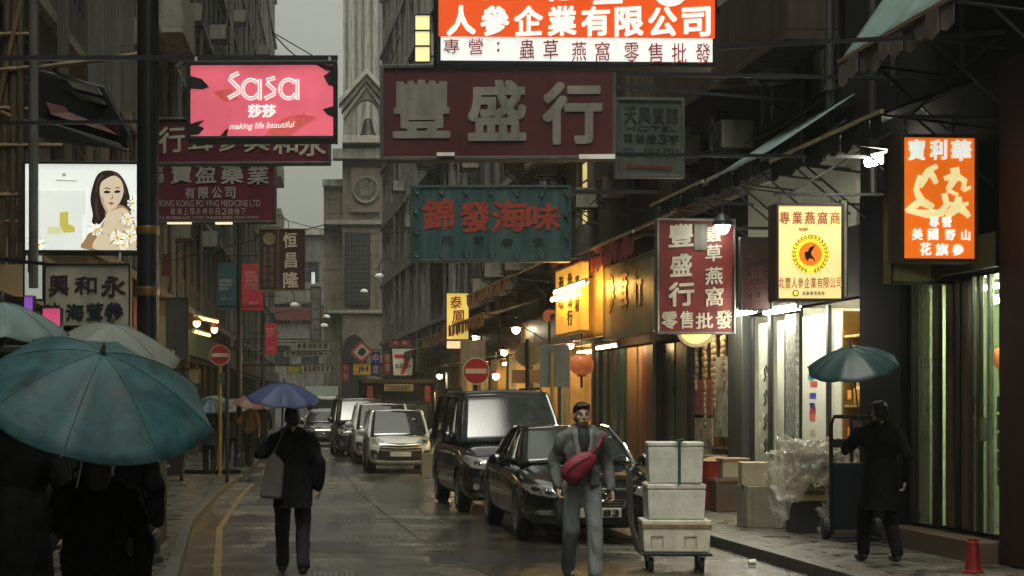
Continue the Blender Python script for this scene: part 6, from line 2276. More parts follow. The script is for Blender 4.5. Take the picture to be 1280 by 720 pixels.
# wall lamps with curved arms
def wall_lamp(label, p, wall_x, group='white domed wall lamps far down the street'):
    o = thing('wall_lamp', label, 'lamp', p, 0, group)
    dx = wall_x - p.x
    MB().lathe([(0, .18), (.1, .17), (.2, .1), (.24, 0), (0, -.02)], 16).build('lamp_shade', M('lamp_white', (.75, .74, .66), .4, emit=.25), o, smooth=True)
    pts_ = [(0, 0, .18), (0, 0, .55), (dx * .15, 0, .85), (dx * .5, 0, .95), (dx, 0, .6)]
    MB().tube(pts_, .03, 8).build('arm', dark_metal, o)
    return o


wall_lamp('domed wall lamp with a curved arm below the left edge of the teal neon sign', P(474, 346, 88), XRF(88))
for px, py, d, lb2 in ((368, 382, 90, 'domed lamp under the small dark brown hanging board'), (455, 365, 104, 'domed lamp in front of the grille window'), (408, 397, 104, 'upper of two domed lamps at the left corner of the stone church'), (405, 408, 100, 'lower of two domed lamps at the left corner of the stone church')):
    wall_lamp(lb2, P(px, py, d), -4.7 if px < 420 else XRF(min(d, 95)), )
# lit window strip box left of the big lightbox
o = thing('light_panel', 'yellow glowing upright window panel left of the big orange lightbox', 'light panel', P(528, 78, 60) , 0)
MB().box(-.24, .24, -.02, .02, 0, 1.62).build('panel', lit('lit_window', (.95, .82, .38, 1), .85), o)
fb = MB()
for z in (0, .55, 1.08, 1.62):
    fb.box(-.27, .27, -.05, .03, z - .03, z + .03)
fb.box(-.28, -.24, -.05, .03, 0, 1.62).box(.24, .28, -.05, .03, 0, 1.62).build('frame', dark_metal, o)
xx = XRF(60) - P(528, 78, 60).x
MB().bar((.28, 0, .2), (xx, 0, .2), .07, .07).bar((.28, 0, 1.4), (xx, 0, 1.4), .07, .07).build('bracket', dark_metal, o)

# ------------------------------------------------------------------ left edge: bamboo scaffold, folded tarpaulin, kiosk
sc = thing('scaffolding', 'bamboo scaffolding of lashed poles at the left edge above the advert', 'scaffolding', (-4.05, 20.5, 0))
sd = 20.5
q = lambda px, py, dd=0: P(px, py, sd + dd) - sc.location
poles = [((2, 330), (10, -30)), ((15, 330), (18, -30)), ((27, 330), (25, -30)), ((40, 340), (41, -30)), ((-6, 150), (30, -20)), ((-5, 43), (48, 43)), ((-5, 88), (46, 84)), ((40, 86), (172, 68)), ((-5, 182), (78, 182)), ((-5, 244), (108, 243)), ((-5, 277), (48, 278)),
         ((-5, 135), (44, 137)), ((0, 140), (45, 158)), ((-8, 66), (12, 200))]
for (a, b) in poles:
    thick = .045 if abs(a[0] - b[0]) < 20 else .03
    mb = MB()
    A, B_ = q(*a), q(*b, .02 + .12 * rnd.random())
    pts_ = [A.lerp(B_, t / 6) + Vector((0, rnd.uniform(-.01, .01), 0)) for t in range(7)]
    mb.tube(pts_, [thick * (1.12 if k in (0, 2, 4, 6) else .95) for k in range(7)], 8)
    mb.build('pole', bamboo if abs(a[0] - b[0]) > 20 else M('bamboo_dark', (.10, .07, .045), .6, var=.5, scale=4), sc)
MB().tube([q(42, 360, -.3), q(42, -30, -.3)], .055, 10).build('steel_pole', pipe_grey, sc)

tp = thing('tarpaulin', 'folded dark tarpaulin awning with pale and red stripes at the left above the advert', 'tarpaulin', P(110, 190, 23.5))
q = lambda px, py, dd=0: P(px, py, 23.5 + dd) - tp.location
cl = [('black', [(45, 90), (128, 112), (160, 165), (160, 186), (45, 150)], black_canvas, 0), ('pale', [(70, 92), (124, 112), (130, 122), (76, 106)], M('tarp_pale', (.33, .33, .28), .6, streak=.4), -.10), ('pale2', [(80, 112), (128, 126), (134, 134), (92, 124)], M('tarp_grey', (.22, .21, .18), .6, streak=.4), -.14),
      ('red', [(60, 130), (100, 138), (148, 158), (151, 172), (100, 158), (66, 146)], M('tarp_red', (.11, .018, .022), .6, streak=.4), -.10), ('lower', [(50, 150), (150, 180), (158, 190), (50, 172)], M('tarp_dark', (.04, .04, .042), .6, streak=.4), -.12)]
for nm, pts_, m, off in cl:
    mb = MB()
    poly_ = [q(*p) for p in pts_]
    n = len(poly_)
    vv = [Vector((p.x, off + .10 * math.sin(p.x * 6 + p.z * 4), p.z)) for p in poly_] + [Vector((p.x, off + .06 + .5 * (k % 2), p.z + .02)) for k, p in enumerate(poly_)]
    mb.add(vv, [tuple(range(n)), tuple(range(n, 2 * n))[::-1]] + [(i, (i + 1) % n, (i + 1) % n + n, i + n) for i in range(n)])
    mb.build('fold', m, tp, bevel=.015)
fr_ = MB()
fr_.tube([q(45, 88, .1), q(130, 110, .0), q(162, 170, -.05)], .03, 8).tube([q(60, 152, .1), q(160, 188, .0)], .03, 8).bar(q(45, 100, .2), Vector((-4.3, 23.7, P(0, 100, 23.5).z)) - tp.location, .04, .04)
fr_.build('frame', dark_metal, tp)
# pale hanging blinds on the left tenement
for px0, px1, lb2 in ((110, 152, 'wide grey green blind hanging on the dark old tenement, left of the black post'), (153, 168, 'narrow grey blind hanging beside the wide grey green one'), (72, 86, 'slim upright window shutter on the dark old tenement, farthest left')):
    d = 26.5
    a, b = P(px0, 140, d), P(px1, -20, d)
    o = thing('hanging_blind', lb2, 'blind', a)
    mb = MB()
    n = 10
    for k in range(n):
        x0, x1 = (b.x - a.x) * k / n, (b.x - a.x) * (k + 1) / n
        mb.box(x0, x1 - .004, -.012 + .012 * (k % 2), .02 + .012 * (k % 2), 0, b.z - a.z)
    mb.build('cloth', M('blind_green', (.13, .135, .11), .7, streak=.4), o)
    MB().bar((0, .03, b.z - a.z), (b.x - a.x, .03, b.z - a.z), .05, .05).bar((0, .03, b.z - a.z), (-4.3 - a.x, .05, b.z - a.z), .04, .04).build('rail', dark_metal, o)

# black post and the dark kiosk it stands against
po = thing('lamp_post', 'thick black post on the left kerb running up past the pink lightbox', 'post', (P(185, 504, 18.0).x, 18.0, .12))
MB().lathe([(.13, 0), (.13, .5), (.115, .55), (.108, 9.0), (0, 9.0)], 20).build('post', black_metal, po)
MB().lathe([(.16, 0), (.16, .06), (.13, .1)], 20).build('base_plate', dark_metal, po)
MB().lathe([(.118, 2.72), (.122, 2.74), (.122, 2.80), (.118, 2.82)], 20).lathe([(.118, 3.35), (.122, 3.37), (.122, 3.42), (.118, 3.44)], 20).build('clamp_band', M('band_brass', (.25, .16, .06), .4, .6), po)
ki = thing('kiosk', 'dark closed kiosk on the left pavement behind the teal umbrella', 'kiosk', (-4.0, 18.6, .12))
MB().box(0, 1.98, 0, 1.5, .06, 2.15).build('body', M('kiosk_green', (.008, .011, .011), .6, streak=.3, spec=.2), ki, bevel=.02)
for k in range(4):
    MB().box(.06 + k * .48, .50 + k * .48, -.02, -.002, .15, 2.0).build('shutter_panel', M('kiosk_panel', (.008, .011, .011), .6, streak=.3, spec=.2), ki, bevel=.008)
MB().box(-.08, 2.06, -.12, 1.58, 2.15, 2.24).build('roof', M('kiosk_roof', (.03, .035, .035), .4), ki, bevel=.02)
MB().box(.0, 1.98, .02, 1.48, .0, .06).build('plinth', concrete, ki)

# wheeled bin beyond the kiosk
bn_ = thing('wheeled_bin', 'black wheeled bin with a steel handle on the left pavement beyond the kiosk', 'bin', P(215, 504, 37) - Vector((0, 0, CH - .12)))
MB().prism([(-.24, .12), (.24, .12), (.3, .82), (-.3, .82)], -.25, .25).build('body', M('bin_black', (.014, .014, .015), .4), bn_, bevel=.02)
MB().box(-.32, .32, -.28, .28, .825, .88).build('lid', M('bin_lid', (.02, .02, .022), .4), bn_, bevel=.02)
MB().tube([(-.3, -.29, .78), (-.3, -.36, .9), (.3, -.36, .9), (.3, -.29, .78)], .018, 8).build('handle', steel, bn_)
for sx in (-1, 1):
    MB().lathe([(0, -.03), (.1, -.03), (.1, .03), (0, .03)], 16, Matrix.Translation((sx * .2, .0, .1)) @ Matrix.Rotation(R(90), 4, 'Y')).build('wheel', tyre_m, bn_)
MB().box(-.18, -.02, -.262, -.255, .3, .34).build('sticker', plate_w, bn_)

# ------------------------------------------------------------------ right pavement: trolley with foam boxes, wrapped cartons, hand truck, cone
tx = P(843, 712, 18.4).x
tr = thing('platform_trolley', 'low steel platform trolley carrying three white foam boxes', 'trolley', (tx, 18.4, 0), R(-4))
MB().box(-.36, .36, -.25, .3, .17, .205).build('platform', M('trolley_blue', (.02, .025, .04), .4, streak=.3), tr, bevel=.008)
MB().tube([(-.37, .2, .19), (-.45, .2, .5), (-.47, .2, 1.05), (-.43, .16, 1.1), (-.43, -.12, 1.1), (-.47, -.16, 1.05), (-.45, -.16, .5), (-.37, -.16, .19)], .014, 8).build('handle', steel, tr)
for (x, y) in ((-.26, -.15), (.26, -.15), (-.26, .2), (.26, .2)):
    e = MB().bar((x - .03, y, .11), (x - .03, y, .17), .012, .05).bar((x + .03, y, .11), (x + .03, y, .17), .012, .05).build('caster', steel, tr)
    MB().lathe([(0, -.022), (.075, -.022), (.075, .022), (0, .022)], 16, Matrix.Translation((x, y, .076)) @ Matrix.Rotation(R(90), 4, 'Y')).build('wheel', tyre_m, e)
foam = M('foam_white', (.84, .82, .72), .65, var=.22, scale=5, streak=.22, streak_col=(.5, .45, .33, 1), bump=.2, bscale=30)
foam_d = M('foam_dirty', (.78, .73, .60), .65, var=.3, scale=5, streak=.4, streak_col=(.40, .32, .2, 1), bump=.2, bscale=30)


def foam_box(label, x, z, W, Dp, Hh, m, rot=0, lid=.06, extra=None):
    o = thing('foam_box', label, 'box', (tx + x, 18.4 + .02, z), R(-4) + rot, 'foam boxes on the trolley')
    MB().prism([(-W / 2 + .015, 0), (W / 2 - .015, 0), (W / 2, Hh - lid), (-W / 2, Hh - lid)], -Dp / 2, Dp / 2).build('body', m, o, bevel=.015)
    MB().box(-W / 2 - .004, W / 2 + .004, -Dp / 2 - .004, Dp / 2 + .004, Hh - lid, Hh).build('lid', m, o, bevel=.015)
    return o


b1_ = foam_box('lowest foam box on the trolley, with moulded handles and stained tape', 0, .207, .70, .48, .335, foam_d)
MB().box(-.358, .358, -.248, -.2445, .25, .285).build('tape', M('stained_tape', (.35, .22, .09), .5, var=.6, scale=12), b1_)
hm = MB()
for x in (-.2, .14):
    hm.bar((x - .06, -.245, .06), (x - .06, -.245, .17), .012, .012).bar((x - .06, -.245, .17), (x + .06, -.245, .17), .012, .012).bar((x + .06, -.245, .17), (x + .06, -.245, .06), .012, .012)
hm.build('moulded_handle', M('foam_shade', (.42, .4, .32), .6), b1_)
b2_ = foam_box('middle foam box on the trolley, cleanest and plain white', -.005, .545, .60, .44, .37, foam, R(2))
b3_ = foam_box('topmost foam box on the trolley, tied with green string', 0, .918, .57, .44, .43, foam, R(-2), .05)
gs = MB()
gs.box(.02, .05, -.238, -.234, 0.0, .435).box(.02, .05, -.235, .235, .431, .435).tube([(.035, -.24, .43), (-.02, -.25, .46), (.0, -.24, .44), (.09, -.25, .465), (.05, -.24, .43)], .01, 6)
gs.build('string', M('green_string', (.015, .12, .07), .5), b3_)

# wrapped carton heap
hp = thing('carton', 'lower tan carton with black printed lettering under clear plastic wrap', 'carton', (P(1016, 504, 22.2).x, 22.2, .12), R(6), 'cartons in the wrapped heap')
def carton(o, W, Dp, Hh, txt=None, m=cardboard):
    MB().box(-W / 2, W / 2, -Dp / 2, Dp / 2, 0, Hh).build('body', m, o, bevel=.01)
    MB().box(-W / 2 + .02, W / 2 - .02, -.03, .03, Hh, Hh + .003).build('tape', M('clear_tape', (.4, .3, .16), .3), o)
    if txt:
        mb = MB()
        for i, t in enumerate(txt):
            put_text(mb, t, 0, Hh * (.68 - .3 * i), W * .7, Hh * .17, -Dp / 2 - .002, .02, 0)
        mb.build('printed_lettering', M('print_black', (.03, .025, .02), .6), o)
carton(hp, .56, .42, .40, None, M('bin_dark', (.03, .03, .035), .5))
o = thing('carton', 'yellow carton with printed lettering in the middle of the wrapped heap', 'carton', (P(1016, 504, 22.2).x, 22.18, .525), R(4), 'cartons in the wrapped heap')
carton(o, .58, .42, .30, ('NEW ZEALAND', 'VENISON'), M('carton_yellow', (.42, .30, .10), .7))
o = thing('carton', 'tan carton on the yellow one in the wrapped heap', 'carton', (P(1014, 504, 22.2).x, 22.2, .83), R(-3), 'cartons in the wrapped heap')
carton(o, .55, .42, .30, ('NEW ZEALAND', 'VENISON'))
o = thing('carton', 'brown carton standing left of the wrapped heap', 'carton', (P(955, 504, 23.2).x, 23.2, .12), R(5), 'cartons in the wrapped heap')
carton(o, .6, .45, .55, None, M('carton_grey', (.30, .27, .20), .8, streak=.4, bump=.2))
o = thing('carton', 'small pale carton on the brown carton left of the wrapped heap', 'carton', (P(950, 504, 23.2).x, 23.25, .674), R(-6), 'cartons in the wrapped heap')
carton(o, .5, .4, .3, None, M('carton_pale', (.42, .36, .24), .7))


def wrap_sheet(label, cx_, cy_, wx, wy, z0, z1, seed, over=.0):
    """crumpled clear plastic sheet draped over a heap"""
    rr = random.Random(seed)
    o = thing('plastic_sheet', label, 'plastic sheet', (cx_, cy_, 0))
    from mathutils import noise as mn
    mb = MB()
    nu, nv = 96, 48
    for j in range(nv + 1):
        v = j / nv
        for i in range(nu):
            a = 2 * PI * i / nu
            r_ = min(1, .03 + 1.15 * v)
            x = wx * r_ * math.copysign(abs(math.cos(a)) ** .7, math.cos(a))
            y = wy * r_ * math.copysign(abs(math.sin(a)) ** .7, math.sin(a))
            z = z1 + .10 * math.sin(a * 2 + seed) * v - (z1 - z0) * max(0, (v - .55) / .45) ** 1.2 * (1 + .3 * math.sin(a * 3 + seed))
            p = Vector((x, y, z))
            n1 = abs(mn.noise(p * 7 + Vector((seed, 0, 0)))) * 2
            n2 = abs(mn.noise(p * 15 + Vector((0, seed, 0)))) * 2
            k = (.075 * (n1 - .5) + .035 * (n2 - .5)) * min(1, v * 4)
            mb.v.append(p + Vector((math.cos(a) * k, math.sin(a) * k, k * 1.1)))
    for j in range(nv):
        for i in range(nu):
            mb.f.append((j * nu + i, j * nu + (i + 1) % nu, (j + 1) * nu + (i + 1) % nu, (j + 1) * nu + i))
    mb.build('sheet', M('clear_plastic', (.8, .77, .66), .1, var=.5, scale=9, ior=1.7, alpha=.36, bump=.5, bscale=30), o, smooth=True)
    return o


wrap_sheet('crumpled clear plastic sheet draped over the carton heap', P(1010, 504, 22.2).x, 22.2, .50, .38, .50, 1.26, 3)
wrap_sheet('second clear plastic bundle right of the carton heap, behind the hand truck', P(1058, 504, 22.0).x, 22.15, .36, .32, .25, 1.12, 9)
o = thing('carton', 'tan carton wrapped in the second plastic bundle behind the hand truck', 'carton', (P(1056, 504, 22.0).x, 22.15, .12), R(8), 'cartons in the wrapped heap')
carton(o, .5, .42, .75, None, M('carton_tan', (.3, .2, .09), .7))

ht = thing('hand_truck', 'dark blue upright hand truck standing in front of the bright shop', 'hand truck', (P(1065, 504, 21.0).x, 21.0, .12), R(-6))
blu = M('truck_blue', (.006, .009, .015), .5, streak=.3, spec=.25)
MB().tube([(-.24, 0, .05), (-.24, .03, 1.38), (-.2, .03, 1.47), (.2, .03, 1.47), (.24, .03, 1.38), (.24, 0, .05)], .025, 10).build('frame', blu, ht)
MB().box(-.23, .23, -.02, .0, .12, .92).build('back_panel', blu, ht, bevel=.01)
MB().box(-.23, .23, .01, .05, 1.10, 1.20).box(-.02, .02, .01, .04, .93, 1.45).build('crossbar', blu, ht)
MB().box(-.27, .27, -.36, -.01, .03, .055).build('toe_plate', blu, ht)
for sx in (-1, 1):
    MB().lathe([(0, -.035), (.13, -.035), (.13, .035), (0, .035)], 18, Matrix.Translation((sx * .3, .06, .13)) @ Matrix.Rotation(R(90), 4, 'Y')).build('wheel', tyre_m, ht)

co = thing('traffic_cone', 'small dark red bollard cone at the bottom right corner', 'cone', (P(1216, 504, 16.9).x, 16.9, .12))
MB().lathe([(.16, 0), (.16, .03), (.125, .04), (.085, .36), (.09, .37), (.09, .41), (.07, .42), (.07, .46), (0, .46)], 20).build('body', M('cone_red', (.22, .015, .015), .4, streak=.2), co, smooth=False)
co.scale = (.62, .62, .72)
# red plastic crates and baskets at the dim stall
for k, (px, z, lb2) in enumerate(((896, .12, 'lower red plastic tub at the dim stall'), (898, .5, 'upper red plastic tub at the dim stall'))):
    o = thing('plastic_tub', lb2, 'tub', (P(px, 504, 27.0).x, 27.0, z), 0, 'red tubs at the dim stall')
    MB().lathe([(.0, 0), (.27, 0), (.34, .36), (.36, .37), (.33, .37), (.26, .03), (0, .03)], 22).build('tub', M('tub_red', (.3, .02, .015), .35), o)
    MB().ell((0, 0, .3), (.3, .3, .14), 16, 8).build('dried_goods', M('dried_goods', (.3, .19, .09)), o)
for px, d, z, lb2, W, Hh in ((910, 26.6, .12, 'dark brown crate right of the red tubs', .5, .5), (884, 28.2, .12, 'dull crate with a cloth left of the red tubs', .7, .8), (915, 26.7, .624, 'small pale box on the dark brown crate', .42, .3)):
    o = thing('crate', lb2, 'crate', (P(px, 504, d).x, d, z), R(3), 'crates at the dim stall')
    MB().box(-W / 2, W / 2, -.25, .25, 0, Hh).build('body', M('crate_%d' % px, {910: (.09, .055, .03), 884: (.14, .12, .09), 915: (.3, .25, .17)}[px], .7, bump=.1), o, bevel=.012)
    MB().box(-W / 2 - .008, W / 2 + .008, -.258, .258, Hh - .05, Hh - .012).build('rim', wood, o)
# crushed paper cup by the kerb
o = tag(MB().lathe([(0, 0), (.05, 0), (.065, .14), (.06, .14), (.045, .01), (0, .01)], 14, Matrix.Rotation(R(86), 4, 'Y')).build('paper_cup', foam, loc=(P(941, 707, 18.9).x - .05, 18.9, .066)), 'crushed white paper cup lying on the road by the right kerb', 'cup')
o.scale = (.55, .55, .55)
o.location.z = .04
# carton beside the minivan
o = thing('carton', 'pale carton standing between the pearl minivan and the black van', 'carton', (P(536, 504, 42).x, 42, .0), R(3))
carton(o, .36, .36, .56, None, M('carton_drab', (.22, .19, .13), .8))

# overhead wires
for a, b, lb2, sag in ((P(340, 40, 30), P(395, 80, 34), 'thin sagging wire across the strip of sky', .12), (P(500, 45, 40), P(470, 120, 42), 'cable loop hanging near the bell gable', .12),
                       (Vector((XRF(19) - .15, 19, 6.3)), Vector((XRF(30) - .15, 30, 6.0)), 'black cable drooping along the dark wall above the swallow lightbox', .5), (Vector((XRF(22) - .2, 22, 5.3)), Vector((XRF(34) - .2, 34, 5.5)), 'lower black cable along the wall above the tall red board', .4),
                       (Vector((XRF(36) - .2, 36, 6.2)), Vector((XRF(60) - .2, 60, 6.4)), 'long cable sagging along the far right facades', .7), (Vector((XLF(24) + .15, 24, 6.2)), Vector((XLF(44) + .15, 44, 6.6)), 'black cable sagging along the left tenement above the pink lightbox', .6),
                       (Vector((XLF(30) + .15, 30, 4.0)), Vector((XLF(50) + .15, 50, 4.2)), 'cable drooping below the maroon medicine board', .5), (Vector((XLF(60) + .1, 60, 9)), Vector((XRF(64) - .1, 64, 8.2)), 'cable crossing high over the far road', .8)):
    mb = MB()
    pts_ = [a.lerp(b, t / 14) + Vector((0, 0, -sag * math.sin(PI * t / 14))) for t in range(15)]
    mb.tube(pts_, .012, 6)
    tag(mb.build('cable', black_metal), lb2, 'cable')
# sacks and price cards along the brown shops and stalls
sack_m = M('sack_cloth', (.36, .30, .20), .9, bump=.6, bscale=18, var=.4)
for k in range(7):
    d = 31.5 + k * 2.4
    o = thing('goods_sack', 'open cloth sack of dried goods standing along the right shopfronts', 'sack', (XRF(d) - .45, d, .12), 0, 'sacks along the right shopfronts')
    MB().lathe([(0, 0), (.24, 0), (.30, .12), (.29, .38), (.25, .48), (.29, .54), (.24, .53), (.2, .44), (0, .44)], 16).build('sack', sack_m, o, smooth=True)
    MB().ell((0, 0, .44), (.22, .22, .12), 14, 8).build('dried_goods', M('dried_goods', (.3, .19, .09)), o)
    MB().box(-.11, .11, -.02, -.012, .52, .70).build('price_card', M('price_card', (.62, .5, .14), .6), o)
for k in range(8):
    d = 43.5 + k * 1.7
    o = thing('goods_crate', 'crate heaped with dried goods on the market stalls', 'crate', (XRF(d) - .7, d, .12), ANG_R, 'crates on the market stalls')
    MB().box(-.34, .34, -.26, .26, 0, .7 + .1 * (k % 2)).build('body', wood, o, bevel=.01)
    hp_ = MB()
    for q in range(14):
        hp_.ell((rnd.uniform(-.26, .26), rnd.uniform(-.18, .18), .72 + .1 * (k % 2) + rnd.uniform(0, .1)), (.09, .08, .06), 8, 6)
    hp_.build('dried_goods', (jar_ms[0], M('dried_goods', (.3, .19, .09)), jar_ms[4])[k % 3], o, smooth=True)
# ------------------------------------------------------------------ people
from mathutils import noise as mnoise
skin = M('skin', (.52, .34, .245), .5, var=.1, scale=12)
hair_m = M('hair_black', (.012, .010, .009), .45, bump=.4, bscale=60)


class Blob:
    """capsules and ellipsoids fused into one continuous skin by a voxel remesh"""
    def __init__(s):
        s.mb = MB()

    def cap(s, p0, r0, p1, r1, n=12, fl=1.0):
        p0, p1 = Vector(p0), Vector(p1)
        steps = 5
        s.mb.tube([p0.lerp(p1, i / steps) for i in range(steps + 1)], [r0 + (r1 - r0) * i / steps for i in range(steps + 1)], n)
        s.mb.ell(p0, r0, 12, 8)
        s.mb.ell(p1, r1, 12, 8)
        return s

    def ell(s, c, r, mat=None):
        s.mb.ell(c, r, 18, 12, mat)
        return s

    def done(s, name, mat, parent, vox=.012, smooth=4, extra=None, wave=0, hem=None):
        o = s.mb.build('tmp', mat)
        m = o.modifiers.new('r', 'REMESH')
        m.mode = 'VOXEL'
        m.voxel_size = vox
        if smooth:
            m = o.modifiers.new('s', 'SMOOTH')
            m.iterations = smooth
            m.factor = .6
        bpy.context.view_layer.update()
        me = baked(o)
        d = o.data
        bpy.data.objects.remove(o)
        bpy.data.meshes.remove(d)
        if wave:
            sd_ = Vector((random.uniform(0, 50), random.uniform(0, 50), random.uniform(0, 50)))
            mv = []
            for v in me.vertices:      # creases: ridged noise drawn out down the cloth, pushed in along the ridges
                p = v.co
                q1 = mnoise.noise(Vector((p.x * 9, p.y * 9, p.z * 4.5 + p.x * 4)) + sd_)
                q2 = mnoise.noise(Vector((p.x * 19, p.y * 19, p.z * 11)) + sd_)
                mv.append(v.normal * wave * (1.5 * (abs(q1) * 2 - .7) + .55 * q2))
            for v, m_ in zip(me.vertices, mv):
                v.co += m_
        if hem is not None:               # cloth ends in a cut hem, not in a rounded bottom
            for v in me.vertices:
                if v.co.z < hem and math.hypot(v.co.x, v.co.y) < .235:
                    v.co.z = hem - .004 * math.sin(v.co.x * 40) - max(0, hem - v.co.z) * .04
        for p in me.polygons:
            p.use_smooth = True
        me.materials.clear()
        me.materials.append(mat)
        q = bpy.data.objects.new(name, me)
        COL.objects.link(q)
        q.parent = parent
        return q


def arm_chain(b, sh, el, wr, r):
    b.cap(sh, r[0], el, r[1]).cap(el, r[1], wr, r[2])


def hand(b, wr, dirv, side, curl=.5, grip=False, up_=Vector((0, -1, 0))):
    """palm, four unequal curled fingers and a thumb from the side of the palm"""
    d = Vector(dirv).normalized()
    n = Vector(up_)
    n = (n - d * n.dot(d)).normalized()          # palm normal
    s = d.cross(n).normalized() * side           # towards the thumb
    wr = Vector(wr)
    c = wr + d * .05
    m = Matrix((s, d, n)).transposed().to_4x4()
    b.ell(c, (.038, .05, .017), m)
    for i, (o_, L) in enumerate(((.027, .072), (.009, .08), (-.009, .075), (-.026, .058))):
        p = wr + d * .088 + s * o_
        ang = 0
        for k in range(3):
            ang += (.5 + curl * 1.1) if k else curl * .9
            q = p + (d * math.cos(ang) + n * math.sin(ang)) * L * (.42, .33, .25)[k]
            b.cap(p, .0088 - .0008 * k, q, .0084 - .0008 * k, 8)
            p = q
    p = wr + d * .03 + s * .032
    q = p + (d * .6 + s * .55 + n * .3).normalized() * .042
    b.cap(p, .0115, q, .0095, 8)
    b.cap(q, .0095, q + (d * .75 + n * .55 - s * .1).normalized() * .03, .008, 8)


def person(label, loc, rotz, sh=1.0, coat=(.02, .02, .022), trouser=(.02, .02, .024), hair='short', stride=.22, lh=None, rh=None, vox=.014, coat_len=.0, coat_w=1.0, group=None, scale=1.0, face=False,
           shoe=(.012, .012, .012), lean=0, collar=None, coat_open=None, lel=None, rel=None, grip=None):
    """figure facing -y; hands lh / rh are wrist positions in local space"""
    root = thing('person', label, 'person', loc, rotz, group)
    hipz = .93
    L = dict(hip=Vector((.095, 0, hipz)), knee=Vector((.105, -stride * .55 - .03, .50)), ank=Vector((.10, -stride, .09)))
    Rr = dict(hip=Vector((-.095, 0, hipz)), knee=Vector((-.105, stride * .28 - .05, .50)), ank=Vector((-.10, stride * .95, .11)))
    shl, shr = Vector((.185, .0, 1.43)), Vector((-.185, .0, 1.43))
    lw = Vector(lh or (.27, -.07, .90))
    rw = Vector(rh or (-.27, .03, .90))
    if grip is not None:              # the hand that closes on an umbrella shaft, given in world space
        g_ = Matrix.Rotation(-rotz, 3, 'Z') @ (Vector(grip) - Vector(loc)) / scale
        left = g_.x > 0
        s_ = shl if left else shr
        v_ = g_ - s_
        if v_.length > .52:
            g_ = s_ + v_.normalized() * .52
        if left:
            lw = g_
        else:
            rw = g_

    def elbow(a, b_, sx, given):
        if given:
            return Vector(given)
        m = (a + b_) / 2
        d = (b_ - a).length
        k = math.sqrt(max(0, .285 ** 2 - (d / 2) ** 2))
        off = Vector((sx * .35, .5, -.75))
        ax = (b_ - a).normalized()
        off = (off - ax * off.dot(ax)).normalized()
        return m + off * k
    el, er = elbow(shl, lw, 1, lel), elbow(shr, rw, -1, rel)
    b = Blob()
    # head: skull, jaw, nose, ears, brow
    hc = Vector((0, -.02, 1.63))
    b.ell(hc + Vector((0, .01, .025)), (.078, .098, .095)).ell(hc + Vector((0, -.035, -.055)), (.058, .062, .065))
    b.cap(hc + Vector((0, -.088, .022)), .010, hc + Vector((0, -.107, -.022)), .0125)
    for sx in (-1, 1):
        b.ell(hc + Vector((sx * .012, -.098, -.026)), (.010, .011, .009)).ell(hc + Vector((sx * .042, -.066, -.022)), (.026, .022, .024))
    b.ell(hc + Vector((0, -.088, -.062)), (.026, .016, .012))
    for sx in (-1, 1):
        b.ell(hc + Vector((sx * .08, .01, -.01)), (.012, .022, .034))
        b.ell(hc + Vector((sx * .034, -.078, .030)), (.024, .014, .010))
    b.cap((0, .02, 1.42), .05, (0, -.005, 1.55), .052)
    b.ell((0, 0, 1.25), (.165, .10, .24)).ell((0, 0, 1.0), (.155, .10, .13)).cap(shr + Vector((.03, 0, -.02)), .045, shl + Vector((-.03, 0, -.02)), .045)
    arm_chain(b, shl + Vector((0, 0, -.02)), el, lw, (.045, .040, .027))
    arm_chain(b, shr + Vector((0, 0, -.02)), er, rw, (.045, .040, .027))
    for w_, e_, sd in ((lw, el, 1), (rw, er, -1)):
        dv = (w_ - e_)
        grip = w_.z > 1.0
        hand(b, w_, (0, -.3, .2) if grip else dv, sd, .95 if grip else .4, up_=Vector((0, -.1, 1)) if grip else Vector((-sd * .9, -.3, 0)))
    for g_ in (L, Rr):
        b.cap(g_['hip'], .085, g_['knee'], .055).cap(g_['knee'], .055, g_['ank'], .038)
        b.ell(g_['ank'] + Vector((0, -.06, -.045)), (.04, .11, .035))
    b.done('body', skin, root, vox if not face else .0075, 3)
    # trousers
    c_ = M('cloth_%s' % '_'.join(str(v) for v in trouser), trouser, .85, bump=.8, bscale=7, spec=.12)
    t = Blob()
    t.ell((0, 0, .97), (.175, .115, .12))
    for g_ in (L, Rr):
        t.cap(g_['hip'], .108, g_['knee'], .083).cap(g_['knee'], .083, g_['ank'] + Vector((0, .005, .02)), .072)
    t.done('trousers', c_, root, vox, 3, wave=.007)
    for g_ in (L, Rr):
        s_ = Blob()
        a = g_['ank']
        s_.ell(a + Vector((0, -.065, -.045)), (.05, .14, .045)).ell(a + Vector((0, .0, -.025)), (.05, .065, .06))
        s_.done('shoe', M('shoe_%s' % str(shoe[0]), shoe, .4), root, vox, 2)
    # coat
    m = M('cloth_%s' % '_'.join(str(v) for v in coat), coat, .85, bump=.9, bscale=7, spec=.12)
    k = Blob()
    k.ell((0, .005, 1.27), (.195 * coat_w, .130, .25)).ell((0, .005, 1.04), (.185 * coat_w, .13, .22))
    k.cap(shr + Vector((.03, .005, -.01)), .076, shl + Vector((-.03, .005, -.01)), .076).cap(shr + Vector((.05, .01, .02)), .06, (-.05, .02, 1.50), .055).cap(shl + Vector((-.05, .01, .02)), .06, (.05, .02, 1.50), .055)
    if coat_len:
        k.cap((0, .01, 1.0), .18 * min(coat_w, 1.1), (0, .02, .88 - coat_len), .20 * min(coat_w, 1.1))
    for s0, e0, w0 in ((shl, el, lw), (shr, er, rw)):
        k.cap(s0 + Vector((0, 0, -.02)), .078, e0, .064).cap(e0, .066, e0.lerp(w0, .93), .052)
    k.done('jacket', m, root, vox, 3, wave=.010, hem=(.94 - coat_len if coat_len else .90))
